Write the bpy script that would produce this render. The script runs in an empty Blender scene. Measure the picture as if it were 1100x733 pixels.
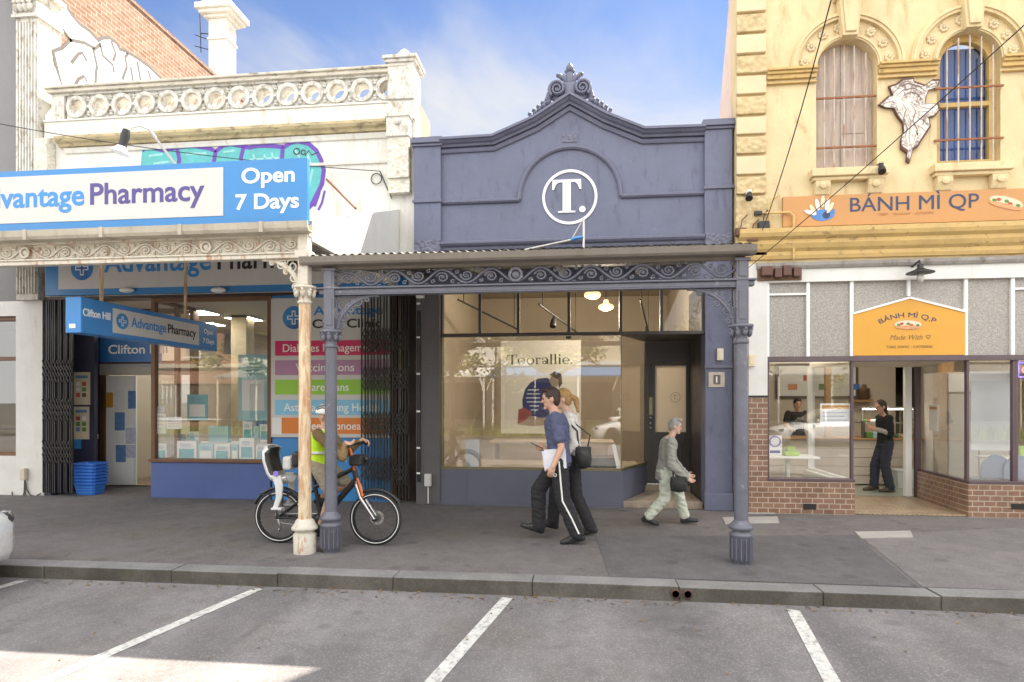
import bpy, bmesh, math, random
from mathutils import Vector, Matrix, noise, Quaternion
R = math.radians
random.seed(7)
S = bpy.context.scene
COL = S.collection

# ---------------------------------------------------------------- camera, sky, sun, exposure
EYE = 1.6
FOC = 647.0                      # focal length in pixels of a 1100 px wide picture
YAW = R(6.4)
HZN = 431.0
cam_d = bpy.data.cameras.new('camera')
cam_d.sensor_width = 36.0
cam_d.lens = 36.0 * FOC / 1100.0
cam_d.shift_y = (HZN - 366.5) / 1100.0
cam_d.clip_start = 0.05
cam_d.clip_end = 2000
cam = bpy.data.objects.new('camera', cam_d)
COL.objects.link(cam)
cam.location = (0, 0, EYE)
cam.rotation_euler = (R(90), 0, YAW)
S.camera = cam

SUN_AZ, SUN_EL = R(34.5), R(49.8)
SUNV = Vector((math.sin(SUN_AZ)*math.cos(SUN_EL), math.cos(SUN_AZ)*math.cos(SUN_EL), math.sin(SUN_EL)))
world = bpy.data.worlds.new('World'); S.world = world
world.use_nodes = True
wt = world.node_tree; wn = wt.nodes; wl = wt.links
wn.clear()
w_out = wn.new('ShaderNodeOutputWorld'); w_bg = wn.new('ShaderNodeBackground')
w_sky = wn.new('ShaderNodeTexSky'); w_sky.sky_type = 'NISHITA'; w_sky.sun_disc = False
w_sky.sun_elevation = SUN_EL; w_sky.sun_rotation = SUN_AZ
w_sky.air_density = 0.62; w_sky.dust_density = 0.15; w_sky.ozone_density = 2.0; w_sky.altitude = 1500
w_tc = wn.new('ShaderNodeTexCoord'); w_sep = wn.new('ShaderNodeSeparateXYZ')
wl.new(w_tc.outputs['Generated'], w_sep.inputs[0])
w_add = wn.new('ShaderNodeMath'); w_add.operation = 'ADD'; w_add.inputs[1].default_value = 0.18
wl.new(w_sep.outputs['Z'], w_add.inputs[0])
w_mx = wn.new('ShaderNodeMath'); w_mx.operation = 'MAXIMUM'; w_mx.inputs[1].default_value = 0.05
wl.new(w_add.outputs[0], w_mx.inputs[0])
w_dx = wn.new('ShaderNodeMath'); w_dx.operation = 'DIVIDE'
w_dy = wn.new('ShaderNodeMath'); w_dy.operation = 'DIVIDE'
wl.new(w_sep.outputs['X'], w_dx.inputs[0]); wl.new(w_mx.outputs[0], w_dx.inputs[1])
wl.new(w_sep.outputs['Y'], w_dy.inputs[0]); wl.new(w_mx.outputs[0], w_dy.inputs[1])
w_cb = wn.new('ShaderNodeCombineXYZ')
wl.new(w_dx.outputs[0], w_cb.inputs[0]); wl.new(w_dy.outputs[0], w_cb.inputs[1])
w_no = wn.new('ShaderNodeTexNoise'); w_no.inputs['Scale'].default_value = 1.5
w_no.inputs['Detail'].default_value = 9; w_no.inputs['Roughness'].default_value = 0.56
w_no.inputs['Distortion'].default_value = 0.5
wl.new(w_cb.outputs[0], w_no.inputs['Vector'])
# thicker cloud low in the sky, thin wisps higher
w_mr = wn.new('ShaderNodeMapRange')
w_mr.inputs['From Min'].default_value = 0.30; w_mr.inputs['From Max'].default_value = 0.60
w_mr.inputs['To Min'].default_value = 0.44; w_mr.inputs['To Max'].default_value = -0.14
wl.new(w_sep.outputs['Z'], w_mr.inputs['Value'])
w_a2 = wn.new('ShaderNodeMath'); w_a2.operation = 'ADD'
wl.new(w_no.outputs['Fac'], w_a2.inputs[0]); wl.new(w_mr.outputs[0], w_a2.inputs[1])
# white cloud added overhead, out of view, as neutral fill light
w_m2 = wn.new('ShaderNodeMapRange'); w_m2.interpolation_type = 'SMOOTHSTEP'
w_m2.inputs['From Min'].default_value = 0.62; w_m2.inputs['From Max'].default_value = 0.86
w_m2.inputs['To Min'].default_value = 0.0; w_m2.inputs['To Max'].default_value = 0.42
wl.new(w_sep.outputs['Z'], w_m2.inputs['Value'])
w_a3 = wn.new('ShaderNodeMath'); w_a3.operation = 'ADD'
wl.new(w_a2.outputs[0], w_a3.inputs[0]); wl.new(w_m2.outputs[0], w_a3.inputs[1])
w_m3 = wn.new('ShaderNodeMapRange'); w_m3.interpolation_type = 'SMOOTHSTEP'  # extra cloud cover added behind the camera, unseen, to light the fronts
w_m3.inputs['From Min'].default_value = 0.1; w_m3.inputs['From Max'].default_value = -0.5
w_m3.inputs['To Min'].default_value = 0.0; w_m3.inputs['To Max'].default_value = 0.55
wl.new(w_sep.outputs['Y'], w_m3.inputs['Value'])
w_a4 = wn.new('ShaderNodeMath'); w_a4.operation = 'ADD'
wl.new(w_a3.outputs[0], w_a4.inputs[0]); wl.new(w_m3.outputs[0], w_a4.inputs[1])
w_rp = wn.new('ShaderNodeMapRange'); w_rp.interpolation_type = 'SMOOTHSTEP'
w_rp.inputs['From Min'].default_value = 0.40; w_rp.inputs['From Max'].default_value = 0.86
wl.new(w_a4.outputs[0], w_rp.inputs['Value'])
w_mix = wn.new('ShaderNodeMix'); w_mix.data_type = 'RGBA'
w_hs = wn.new('ShaderNodeHueSaturation'); w_hs.inputs['Saturation'].default_value = 1.0; w_hs.inputs['Value'].default_value = 0.80; w_hs.inputs['Hue'].default_value = 0.502
wl.new(w_sky.outputs[0], w_hs.inputs['Color'])
wl.new(w_rp.outputs[0], w_mix.inputs['Factor']); wl.new(w_hs.outputs[0], w_mix.inputs['A'])
# unseen clouds behind the camera, brightened above those ahead to fill the facades
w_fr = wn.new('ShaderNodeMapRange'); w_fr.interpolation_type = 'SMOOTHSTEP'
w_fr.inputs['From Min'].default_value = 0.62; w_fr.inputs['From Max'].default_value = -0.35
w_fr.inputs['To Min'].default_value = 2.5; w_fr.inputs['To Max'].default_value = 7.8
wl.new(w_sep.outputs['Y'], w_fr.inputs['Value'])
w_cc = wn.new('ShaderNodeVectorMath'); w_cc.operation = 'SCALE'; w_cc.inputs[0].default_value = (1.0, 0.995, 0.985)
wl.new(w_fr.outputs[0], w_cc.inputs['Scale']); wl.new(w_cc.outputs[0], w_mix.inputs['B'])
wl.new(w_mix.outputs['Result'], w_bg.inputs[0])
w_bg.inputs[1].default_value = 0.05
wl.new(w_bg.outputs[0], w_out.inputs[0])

sun_d = bpy.data.lights.new('sun', 'SUN'); sun_d.energy = 2.3; sun_d.angle = R(0.5); sun_d.color = (1.0, 0.92, 0.79)
sun = bpy.data.objects.new('sun', sun_d); COL.objects.link(sun)
sun.rotation_euler = SUNV.to_track_quat('Z', 'Y').to_euler(); sun.location = (8, 20, 20)

S.view_settings.view_transform = 'Standard'; S.view_settings.look = 'None'
S.view_settings.exposure = 2.86; S.view_settings.gamma = 1.0; S.view_settings.use_curve_mapping = False
S.render.engine = 'CYCLES'
S.cycles.use_denoising = True
S.cycles.max_bounces = 8; S.cycles.diffuse_bounces = 4; S.cycles.transparent_max_bounces = 16
S.cycles.sample_clamp_indirect = 6.0

# ---------------------------------------------------------------- measuring helpers (photograph pixel + depth of a wall -> metres)
CT, ST = math.cos(YAW), math.sin(YAW)
def wx(px, Y):
    u = (px-550)/FOC; return Y/(CT+u*ST)*(-ST+u*CT)
def wz(px, py, Y):
    u = (px-550)/FOC; return EYE + Y/(CT+u*ST)*(HZN-py)/FOC
def W(px, py, Y): return wx(px, Y), wz(px, py, Y)
def G(px, py, z=0.0):
    t = (EYE-z)*FOC/(py-HZN); u = (px-550)/FOC
    return t*(-ST+u*CT), t*(CT+u*ST)

# ---------------------------------------------------------------- mesh builder
class MB:
    def __init__(s): s.v = []; s.f = []; s.m = []; s.s = []; s.cur = 0
    def add(s, vs, fs, smooth=False):
        o = len(s.v); s.v += [tuple(p) for p in vs]
        for f in fs:
            s.f.append([i+o for i in f]); s.m.append(s.cur); s.s.append(smooth)
    def box(s, x0, x1, y0, y1, z0, z1):
        if x0 > x1: x0, x1 = x1, x0
        if y0 > y1: y0, y1 = y1, y0
        if z0 > z1: z0, z1 = z1, z0
        s.add([(x0,y0,z0),(x1,y0,z0),(x1,y1,z0),(x0,y1,z0),(x0,y0,z1),(x1,y0,z1),(x1,y1,z1),(x0,y1,z1)],
              [(0,3,2,1),(4,5,6,7),(0,1,5,4),(1,2,6,5),(2,3,7,6),(3,0,4,7)])
        return s
    def obox(s, c, hx, hy, hz, M=None):
        M = M or Matrix.Identity(3); c = Vector(c)
        vs = [c + M @ Vector((a*hx, b*hy, d*hz)) for d in (-1,1) for a, b in ((-1,-1),(1,-1),(1,1),(-1,1))]
        s.add(vs, [(0,3,2,1),(4,5,6,7),(0,1,5,4),(1,2,6,5),(2,3,7,6),(3,0,4,7)]); return s
    def quad(s, *p): s.add(p, [tuple(range(len(p)))]); return s
    def prism(s, poly, y0, y1):
        n = len(poly)
        vs = [(x, y0, z) for x, z in poly] + [(x, y1, z) for x, z in poly]
        s.add(vs, [tuple(range(n)), tuple(range(2*n-1, n-1, -1))] + [(i, (i+1) % n, n+(i+1) % n, n+i) for i in range(n)]); return s
    def prismx(s, poly, x0, x1):      # poly in (y, z)
        n = len(poly)
        vs = [(x0, y, z) for y, z in poly] + [(x1, y, z) for y, z in poly]
        s.add(vs, [tuple(range(n)), tuple(range(2*n-1, n-1, -1))] + [(i, (i+1) % n, n+(i+1) % n, n+i) for i in range(n)]); return s
    def prismz(s, poly, z0, z1):
        n = len(poly)
        vs = [(x, y, z0) for x, y in poly] + [(x, y, z1) for x, y in poly]
        s.add(vs, [tuple(range(n)), tuple(range(2*n-1, n-1, -1))] + [(i, (i+1) % n, n+(i+1) % n, n+i) for i in range(n)]); return s
    def tube(s, pts, r, n=8, closed=False, cap=True, smooth=True, asp=1.0):
        pts = [Vector(p) for p in pts]; N = len(pts)
        rs = r if isinstance(r, (list, tuple)) else [r]*N
        up = None; rings = []
        for i, p in enumerate(pts):
            a = pts[(i-1) % N] if (closed or i > 0) else p
            b = pts[(i+1) % N] if (closed or i < N-1) else p
            t = (b-a)
            if t.length < 1e-9: t = Vector((0,0,1))
            t.normalize()
            if up is None:
                up = Vector((0,1,0)) if abs(t.y) < .9 else Vector((1,0,0))
            up = (up - t*up.dot(t))
            if up.length < 1e-6: up = t.orthogonal()
            up.normalize(); sd = t.cross(up)
            rings.append([p + (up*math.cos(2*math.pi*(k+.5)/n)*asp + sd*math.sin(2*math.pi*(k+.5)/n))*rs[i] for k in range(n)])
        vs = [q for ring in rings for q in ring]; fs = []
        for i in range(N if closed else N-1):
            j = (i+1) % N
            for k in range(n): fs.append((i*n+k, i*n+(k+1) % n, j*n+(k+1) % n, j*n+k))
        s.add(vs, fs, smooth)
        if cap and not closed:
            s.add(rings[0], [tuple(range(n))]); s.add(rings[-1], [tuple(range(n))])
        return s
    def lathe(s, prof, c, n=20, smooth=True, ax='z'):
        c = Vector(c); vs = []; fs = []
        for r, h in prof:
            for k in range(n):
                a = 2*math.pi*k/n; x, y = r*math.cos(a), r*math.sin(a)
                vs.append(c + Vector((x, y, h) if ax == 'z' else (x, h, y) if ax == 'y' else (h, x, y)))
        for i in range(len(prof)-1):
            for k in range(n): fs.append((i*n+k, i*n+(k+1) % n, (i+1)*n+(k+1) % n, (i+1)*n+k))
        s.add(vs, fs, smooth)
        m = len(prof)
        s.add(vs[:n], [tuple(range(n))]); s.add(vs[(m-1)*n:], [tuple(range(n))]); return s
    def ell(s, c, rx, ry, rz, M=None, nu=16, nv=10):
        M = M or Matrix.Identity(3); c = Vector(c); vs = [c + M @ Vector((0,0,-rz))]; fs = []
        for j in range(1, nv):
            b = -math.pi/2 + math.pi*j/nv
            for i in range(nu):
                a = 2*math.pi*i/nu
                vs.append(c + M @ Vector((rx*math.cos(a)*math.cos(b), ry*math.sin(a)*math.cos(b), rz*math.sin(b))))
        vs.append(c + M @ Vector((0,0,rz))); L = len(vs)-1
        for i in range(nu):
            fs.append((0, 1+(i+1) % nu, 1+i)); fs.append((L, L-nu+i, L-nu+(i+1) % nu))
            for j in range(nv-2):
                a = 1+j*nu; fs.append((a+i, a+(i+1) % nu, a+nu+(i+1) % nu, a+nu+i))
        s.add(vs, fs, True); return s
    def loft(s, rings, smooth=True, cap=True):
        n = len(rings[0]); vs = [p for r in rings for p in r]; fs = []
        for i in range(len(rings)-1):
            for k in range(n): fs.append((i*n+k, i*n+(k+1) % n, (i+1)*n+(k+1) % n, (i+1)*n+k))
        s.add(vs, fs, smooth)
        if cap:
            s.add(rings[0], [tuple(range(n))], smooth); s.add(rings[-1], [tuple(range(n))], smooth)
        return s
    def caps(s, a, b, ra, rb, n=12):   # tapered capsule
        a = Vector(a); b = Vector(b); d = (b-a); L = d.length or 1e-6; d = d/L
        pts = []; rs = []
        for k in range(5):
            t = math.pi/2*k/4; pts.append(a - d*ra*math.cos(t)); rs.append(max(ra*math.sin(t), 1e-4))
        for k in range(5):
            t = math.pi/2*k/4; pts.append(b + d*rb*math.sin(t)); rs.append(max(rb*math.cos(t), 1e-4))
        return s.tube(pts, rs, n)
    def sheet(s, x0, x1, z0, z1, holes, y0, y1):     # wall in the XZ plane with rectangular openings
        xs = sorted({x0, x1, *[h[0] for h in holes], *[h[1] for h in holes]}); xs = [x for x in xs if x0 <= x <= x1]
        zs = sorted({z0, z1, *[h[2] for h in holes], *[h[3] for h in holes]}); zs = [z for z in zs if z0 <= z <= z1]
        def full(i, j):
            if not (0 <= i < len(xs)-1 and 0 <= j < len(zs)-1): return False
            cx, cz = (xs[i]+xs[i+1])/2, (zs[j]+zs[j+1])/2
            return not any(h[0] < cx < h[1] and h[2] < cz < h[3] for h in holes)
        idx = {}
        def V(i, j, y):
            k = (i, j, y)
            if k not in idx:
                idx[k] = len(s.v); s.v.append((xs[i], y, zs[j]))
            return idx[k]
        def F(*q): s.f.append(list(q)); s.m.append(s.cur); s.s.append(False)
        for i in range(len(xs)-1):
            for j in range(len(zs)-1):
                if not full(i, j): continue
                F(V(i,j,y0), V(i+1,j,y0), V(i+1,j+1,y0), V(i,j+1,y0)); F(V(i,j,y1), V(i,j+1,y1), V(i+1,j+1,y1), V(i+1,j,y1))
                if not full(i-1,j): F(V(i,j,y0), V(i,j+1,y0), V(i,j+1,y1), V(i,j,y1))
                if not full(i+1,j): F(V(i+1,j,y0), V(i+1,j,y1), V(i+1,j+1,y1), V(i+1,j+1,y0))
                if not full(i,j-1): F(V(i,j,y0), V(i,j,y1), V(i+1,j,y1), V(i+1,j,y0))
                if not full(i,j+1): F(V(i,j+1,y0), V(i+1,j+1,y0), V(i+1,j+1,y1), V(i,j+1,y1))
        return s
    def sweep(s, path, prof, y):       # moulding: path in XZ on wall plane y; prof = [(out, up)], closed section
        N = len(path); m = len(prof); rings = []
        for i, (x, z) in enumerate(path):
            a = path[max(i-1, 0)]; b = path[min(i+1, N-1)]
            def nrm(p, q):
                dx, dz = q[0]-p[0], q[1]-p[1]; L = math.hypot(dx, dz) or 1
                return (-dz/L, dx/L)
            n1 = nrm(a, (x, z)) if i > 0 else None; n2 = nrm((x, z), b) if i < N-1 else None
            if n1 is None: n1 = n2
            if n2 is None: n2 = n1
            nx, nz = n1[0]+n2[0], n1[1]+n2[1]; L = math.hypot(nx, nz) or 1; nx, nz = nx/L, nz/L
            k = 1.0/max(.35, nx*n1[0]+nz*n1[1])
            rings.append([Vector((x+nx*u*k, y-o, z+nz*u*k)) for o, u in prof])
        return s.loft(rings, smooth=False)
    def build(s, name, mats, parent=None, bevel=0, flat=True):
        me = bpy.data.meshes.new(name)
        org = ORG.get(parent)
        if org is None:
            xs = [p[0] for p in s.v]; ys = [p[1] for p in s.v]; zs = [p[2] for p in s.v]
            org = Vector(((min(xs)+max(xs))/2, (min(ys)+max(ys))/2, min(zs)))
        me.from_pydata([(p[0]-org.x, p[1]-org.y, p[2]-org.z) for p in s.v], [], s.f)
        if not isinstance(mats, (list, tuple)): mats = [mats]
        for m in mats: me.materials.append(m)
        me.polygons.foreach_set('material_index', s.m)
        me.polygons.foreach_set('use_smooth', s.s)
        bm = bmesh.new(); bm.from_mesh(me)
        bmesh.ops.recalc_face_normals(bm, faces=bm.faces); bm.to_mesh(me); bm.free()
        me.update()
        o = bpy.data.objects.new(name, me); COL.objects.link(o)
        if parent is not None: o.parent = parent
        else: o.location = org
        ORG[o] = org
        if bevel:
            b = o.modifiers.new('bevel', 'BEVEL'); b.width = bevel; b.segments = 2; b.limit_method = 'ANGLE'; b.angle_limit = R(50)
        return o
ORG = {}
def tag(o, label=None, cat=None, group=None, kind=None):
    if label: o['label'] = label
    if cat: o['category'] = cat
    if group: o['group'] = group
    if kind: o['kind'] = kind
    return o
def thing(name, label, cat, loc=(0,0,0), group=None):
    o = bpy.data.objects.new(name, None); COL.objects.link(o); o.location = loc
    o.empty_display_size = .2
    ORG[o] = Vector(loc); return tag(o, label, cat, group)
KIDS = {}
def dup(root, loc, rotz=None, label=None, group=None):
    kids = {}
    for o in COL.objects:
        if o.parent: kids.setdefault(o.parent, []).append(o)
    def cp(o, par):
        c = o.copy(); COL.objects.link(c); c.parent = par
        for ch in kids.get(o, []): cp(ch, c)
        return c
    r = cp(root, None); r.location = loc
    if rotz is not None: r.rotation_euler = (0, 0, rotz)
    if label: r['label'] = label
    if group: r['group'] = group
    return r
def struct(o): o['kind'] = 'structure'; return o

# ---------------------------------------------------------------- materials
def srgb(h):
    if isinstance(h, str):
        h = h.lstrip('#'); c = [int(h[i:i+2], 16)/255 for i in (0,2,4)]
        return tuple(x/12.92 if x <= .04045 else ((x+.055)/1.055)**2.4 for x in c)
    return tuple(h)
class NT:
    def __init__(s, name):
        s.m = bpy.data.materials.new(name); s.m.use_nodes = True; s.t = s.m.node_tree; s.n = s.t.nodes; s.l = s.t.links
        s.b = s.n['Principled BSDF']; s.out = s.n['Material Output']
        s.tc = s.n.new('ShaderNodeTexCoord')
    def node(s, typ, **kw):
        n = s.n.new('ShaderNode'+typ)
        for k, v in kw.items(): setattr(n, k, v)
        return n
    def mapped(s, scale=(1,1,1), swap=None):
        src = s.tc.outputs['Object']
        if swap:
            sp = s.node('SeparateXYZ'); cb = s.node('CombineXYZ'); s.l.new(src, sp.inputs[0])
            for i, ch in enumerate(swap): s.l.new(sp.outputs[ch.upper()], cb.inputs[i])
            src = cb.outputs[0]
        mp = s.node('Mapping'); mp.inputs['Scale'].default_value = scale; s.l.new(src, mp.inputs[0]); return mp.outputs[0]
    def noise(s, scale, detail=6, rough=.6, vec=None, dist=0):
        n = s.node('TexNoise'); n.inputs['Scale'].default_value = scale; n.inputs['Detail'].default_value = detail
        n.inputs['Roughness'].default_value = rough; n.inputs['Distortion'].default_value = dist
        s.l.new(vec if vec is not None else s.tc.outputs['Object'], n.inputs['Vector']); return n.outputs['Fac']
    def ramp(s, fac, a, b, lo=0.0, hi=1.0):
        r = s.node('MapRange', interpolation_type='SMOOTHSTEP'); r.inputs['From Min'].default_value = a; r.inputs['From Max'].default_value = b
        r.inputs['To Min'].default_value = lo; r.inputs['To Max'].default_value = hi
        s.l.new(fac, r.inputs['Value']); return r.outputs[0]
    def mix(s, fac, a, b):
        x = s.node('Mix', data_type='RGBA')
        for k, v in (('Factor', fac), ('A', a), ('B', b)):
            if isinstance(v, (int, float)): x.inputs[k].default_value = v
            elif isinstance(v, tuple): x.inputs[k].default_value = (*v[:3], 1)
            else: s.l.new(v, x.inputs[k])
        return x.outputs['Result']
    def mul(s, col, fac):   # colour times a scalar socket
        x = s.node('VectorMath', operation='SCALE'); s.l.new(col, x.inputs[0]); s.l.new(fac, x.inputs['Scale']); return x.outputs[0]
    def bump(s, h, strength=.3, dist=.01, prev=None):
        b = s.node('Bump'); b.inputs['Strength'].default_value = strength; b.inputs['Distance'].default_value = dist
        s.l.new(h, b.inputs['Height'])
        if prev is not None: s.l.new(prev, b.inputs['Normal'])
        s.l.new(b.outputs[0], s.b.inputs['Normal']); return b.outputs[0]
    def base(s, c):
        if isinstance(c, tuple): s.b.inputs['Base Color'].default_value = (*c[:3], 1)
        else: s.l.new(c, s.b.inputs['Base Color'])
    def rough(s, v): s.b.inputs['Roughness'].default_value = v
def sc(c, k): return tuple(min(1, x*k) for x in c[:3])
def paint(name, col, rough=.55, var=.12, scale=3.0, bump=.0, bscale=60, metal=0, dirt=None, damt=.5, dlo=.5, dhi=.72, dscale=(3,3,.5), spec=.5, chips=None, camt=.6):
    t = NT(name); col = srgb(col)
    n = t.noise(scale, 8, .65)
    c = t.mix(t.ramp(n, .25, .75), sc(col, 1-var), sc(col, 1+var))
    fine = t.noise(scale*14, 5, .7)
    c = t.mix(t.ramp(fine, .35, .75, 0, .35*min(1, var*4)), c, sc(col, 1-var*2.0))
    if dirt:
        v = t.mapped(dscale); d = t.noise(2.2, 8, .68, v, .4)
        c = t.mix(t.ramp(d, dlo, dhi, 0, damt), c, srgb(dirt))
    if chips:
        d = t.noise(9, 10, .72); c = t.mix(t.ramp(d, .60, .64, 0, camt), c, srgb(chips))
    t.base(c); t.rough(rough); t.b.inputs['Metallic'].default_value = metal; t.b.inputs['Specular IOR Level'].default_value = spec
    rn = t.ramp(n, .2, .8, max(0, rough-.1), min(1, rough+.12)); t.l.new(rn, t.b.inputs['Roughness'])
    if bump: t.bump(t.noise(bscale, 6, .65), bump, .01)
    return t.m
def brickmat(name, c1, c2, mortar, w, h, swap, mort=.01, rough=.7, bump=.5, off=.5, spots=None):
    t = NT(name); v = t.mapped((1,1,1), swap)
    b = t.node('TexBrick'); b.offset = off; b.inputs['Scale'].default_value = 1
    b.inputs['Brick Width'].default_value = w; b.inputs['Row Height'].default_value = h; b.inputs['Mortar Size'].default_value = mort
    b.inputs['Mortar Smooth'].default_value = .2; b.inputs['Bias'].default_value = 0
    b.inputs['Color1'].default_value = (*srgb(c1), 1); b.inputs['Color2'].default_value = (*srgb(c2), 1); b.inputs['Mortar'].default_value = (*srgb(mortar), 1)
    t.l.new(v, b.inputs['Vector'])
    c = b.outputs['Color']
    n = t.noise(5, 8, .7); c = t.mul(c, t.ramp(n, .2, .8, .72, 1.18))
    if spots:
        n2 = t.noise(1.3, 6, .7); c = t.mix(t.ramp(n2, .5, .7, 0, .5), c, srgb(spots))
    t.base(c); t.rough(rough)
    if rough > .6: t.b.inputs['Specular IOR Level'].default_value = .08
    inv = t.node('Math', operation='SUBTRACT'); inv.inputs[0].default_value = 1; t.l.new(b.outputs['Fac'], inv.inputs[1])
    p = t.bump(inv.outputs[0], bump, .006); t.bump(t.noise(90, 5, .7), .12, .004, p)
    return t.m
def glassmat(name, ior=2.1, tint=(.93,.95,.94), rough=0.0):
    t = NT(name); t.n.remove(t.b)
    tr = t.node('BsdfTransparent'); tr.inputs[0].default_value = (*tint, 1)
    gl = t.node('BsdfGlossy'); gl.inputs['Roughness'].default_value = rough; gl.inputs[0].default_value = (1,1,1,1)
    f0 = ((ior-1)/(ior+1))**2
    lw = t.node('LayerWeight'); lw.inputs[0].default_value = .5
    pw = t.node('Math', operation='POWER'); t.l.new(lw.outputs['Facing'], pw.inputs[0]); pw.inputs[1].default_value = 4.5
    fr = t.node('MapRange'); t.l.new(pw.outputs[0], fr.inputs['Value']); fr.inputs['To Min'].default_value = f0; fr.inputs['To Max'].default_value = .95
    mx = t.node('MixShader'); t.l.new(fr.outputs[0], mx.inputs[0]); t.l.new(tr.outputs[0], mx.inputs[1]); t.l.new(gl.outputs[0], mx.inputs[2])
    bp = t.node('Bump'); bp.inputs['Strength'].default_value = .012; bp.inputs['Distance'].default_value = .02
    t.l.new(t.noise(1.6, 2, .5), bp.inputs['Height']); t.l.new(bp.outputs[0], gl.inputs['Normal'])
    t.l.new(mx.outputs[0], t.out.inputs[0]); return t.m
def sheer(name, col, k=.55):
    t = NT(name); t.base(srgb(col)); t.rough(.6); tl = t.node('BsdfTranslucent'); tl.inputs[0].default_value = (*srgb(col), 1)
    mx = t.node('MixShader'); mx.inputs[0].default_value = k; t.l.new(t.b.outputs[0], mx.inputs[1]); t.l.new(tl.outputs[0], mx.inputs[2]); t.l.new(mx.outputs[0], t.out.inputs[0]); return t.m
def emit(name, col, k):
    t = NT(name); t.base(srgb(col)); t.b.inputs['Emission Color'].default_value = (*srgb(col), 1); t.b.inputs['Emission Strength'].default_value = k; return t.m
def vermic(name, col, dark, scale=22):
    t = NT(name); v = t.node('TexVoronoi', feature='SMOOTH_F1'); v.inputs['Scale'].default_value = scale; t.l.new(t.tc.outputs['Object'], v.inputs['Vector'])
    n = t.noise(4, 6, .6); c = t.mix(t.ramp(v.outputs['Distance'], .25, .75, 0, .4), srgb(col), srgb(dark)); c = t.mul(c, t.ramp(n, .2, .8, .85, 1.1))
    t.base(c); t.rough(.8); inv = t.node('Math', operation='SUBTRACT'); inv.inputs[0].default_value = 1; t.l.new(v.outputs['Distance'], inv.inputs[1])
    t.bump(inv.outputs[0], .9, .03); return t.m

M = {}
M['white_wall'] = paint('aged_white_render', (.70,.675,.62), .7, .10, 1.5, .25, 30, spec=.15, dirt=(.42,.31,.17), damt=.55, dlo=.52, dhi=.74, dscale=(3.2,3.2,.55))
M['white_ornament'] = paint('aged_white_ornament', (.63,.61,.56), .7, .10, 5, .35, 45, dirt=(.28,.22,.14), damt=.75, dlo=.47, dhi=.66, dscale=(5,5,3), spec=.15)
M['ochre_ledge'] = paint('weathered_ledge', (.50,.41,.24), .8, .2, 4, .4, 40, dirt=(.16,.12,.07), damt=.75, dlo=.50, dhi=.66, dscale=(2.5,2.5,7))
M['white_trim'] = paint('white_trim', (.66,.65,.62), .5, .07, 3, .08, 60, dirt=(.42,.38,.32), damt=.4, dlo=.56, dhi=.75, dscale=(4,4,.5))
M['clean_white'] = paint('clean_white', (.80,.80,.78), .4, .03, 3)
M['grey_render'] = paint('grey_render', (.22,.215,.22), .8, .08, 1.2, .2, 30)
M['navy'] = paint('slate_navy_render', (.148,.158,.226), .66, .12, 1.1, .3, 22, spec=.3, dirt=(.085,.090,.14), damt=.6, dlo=.52, dhi=.70, dscale=(3.2,3.2,.9), chips=(.22,.23,.31), camt=.25)
M['navy_trim'] = paint('slate_navy_trim', (.125,.130,.190), .5, .12, 4, .12, 40, dirt=(.30,.30,.36), damt=.35, dlo=.58, dhi=.72, dscale=(6,6,3))
M['iron_navy'] = paint('painted_iron', (.125,.128,.162), .42, .14, 6, .1, 60, chips=(.33,.33,.37), camt=.4)
M['iron_dark'] = paint('dark_iron', (.028,.024,.022), .5, .2, 8, .05, 80, dirt=(.12,.06,.03), damt=.4, dlo=.56, dhi=.7, dscale=(6,6,2))
M['iron_white'] = paint('rusty_white_iron', (.58,.54,.46), .55, .1, 6, .15, 60, dirt=(.34,.14,.045), damt=.75, dlo=.53, dhi=.66, dscale=(7,7,1.6), chips=(.30,.15,.06), camt=.5)
M['rust_post'] = paint('worn_cream_post', (.66,.55,.38), .6, .15, 9, .2, 60, dirt=(.42,.17,.05), damt=.85, dlo=.42, dhi=.62, dscale=(9,9,1.1), chips=(.72,.70,.64), camt=.6)
M['rust'] = paint('rust', (.28,.11,.05), .8, .3, 12, .2, 60)
M['yellow_wall'] = paint('yellow_render', (.66,.535,.32), .75, .11, 1.2, .3, 26, spec=.2, dirt=(.38,.24,.11), damt=.6, dlo=.50, dhi=.74, dscale=(2.4,2.4,.7))
M['yellow_pale'] = paint('pale_yellow_panel', (.64,.53,.34), .75, .08, 3, .2, 30)
M['yellow_trim'] = paint('deep_yellow_trim', (.56,.385,.15), .7, .14, 3, .25, 36, dirt=(.15,.10,.05), damt=.7, dlo=.56, dhi=.70, dscale=(3,3,5))
M['yellow_vermic'] = vermic('rough_yellow_quoin', (.60,.47,.26), (.34,.22,.10), 16)
M['white_vermic'] = vermic('carved_white_panel', (.70,.66,.56), (.42,.36,.27), 20)
M['navy_vermic'] = vermic('pierced_navy_panel', (.17,.175,.24), (.05,.05,.08), 22)
M['brick_side'] = brickmat('salmon_brick', (.29,.18,.13), (.235,.125,.085), (.34,.28,.23), .24, .085, 'yzx', .011, .85, .5, spots=(.28,.22,.17))
M['brick_tan'] = brickmat('tan_brick', (.48,.36,.24), (.42,.29,.18), (.40,.33,.25), .24, .085, 'yzx', .010, .85, .5)
M['tile_brown'] = brickmat('brown_glazed_brick', (.275,.165,.11), (.215,.12,.08), (.46,.37,.30), .15, .075, 'xzy', .007, .28, .6)
M['tile_brown_side'] = brickmat('brown_glazed_brick_side', (.26,.15,.10), (.20,.105,.07), (.42,.34,.27), .15, .075, 'yzx', .007, .28, .6)
M['tile_floor'] = brickmat('tan_floor_tile', (.42,.31,.20), (.35,.25,.16), (.20,.15,.10), .065, .26, 'xyz', .008, .4, .4)
M['timber'] = paint('brown_timber', (.16,.075,.035), .5, .25, 5, .1, 60)
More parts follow.
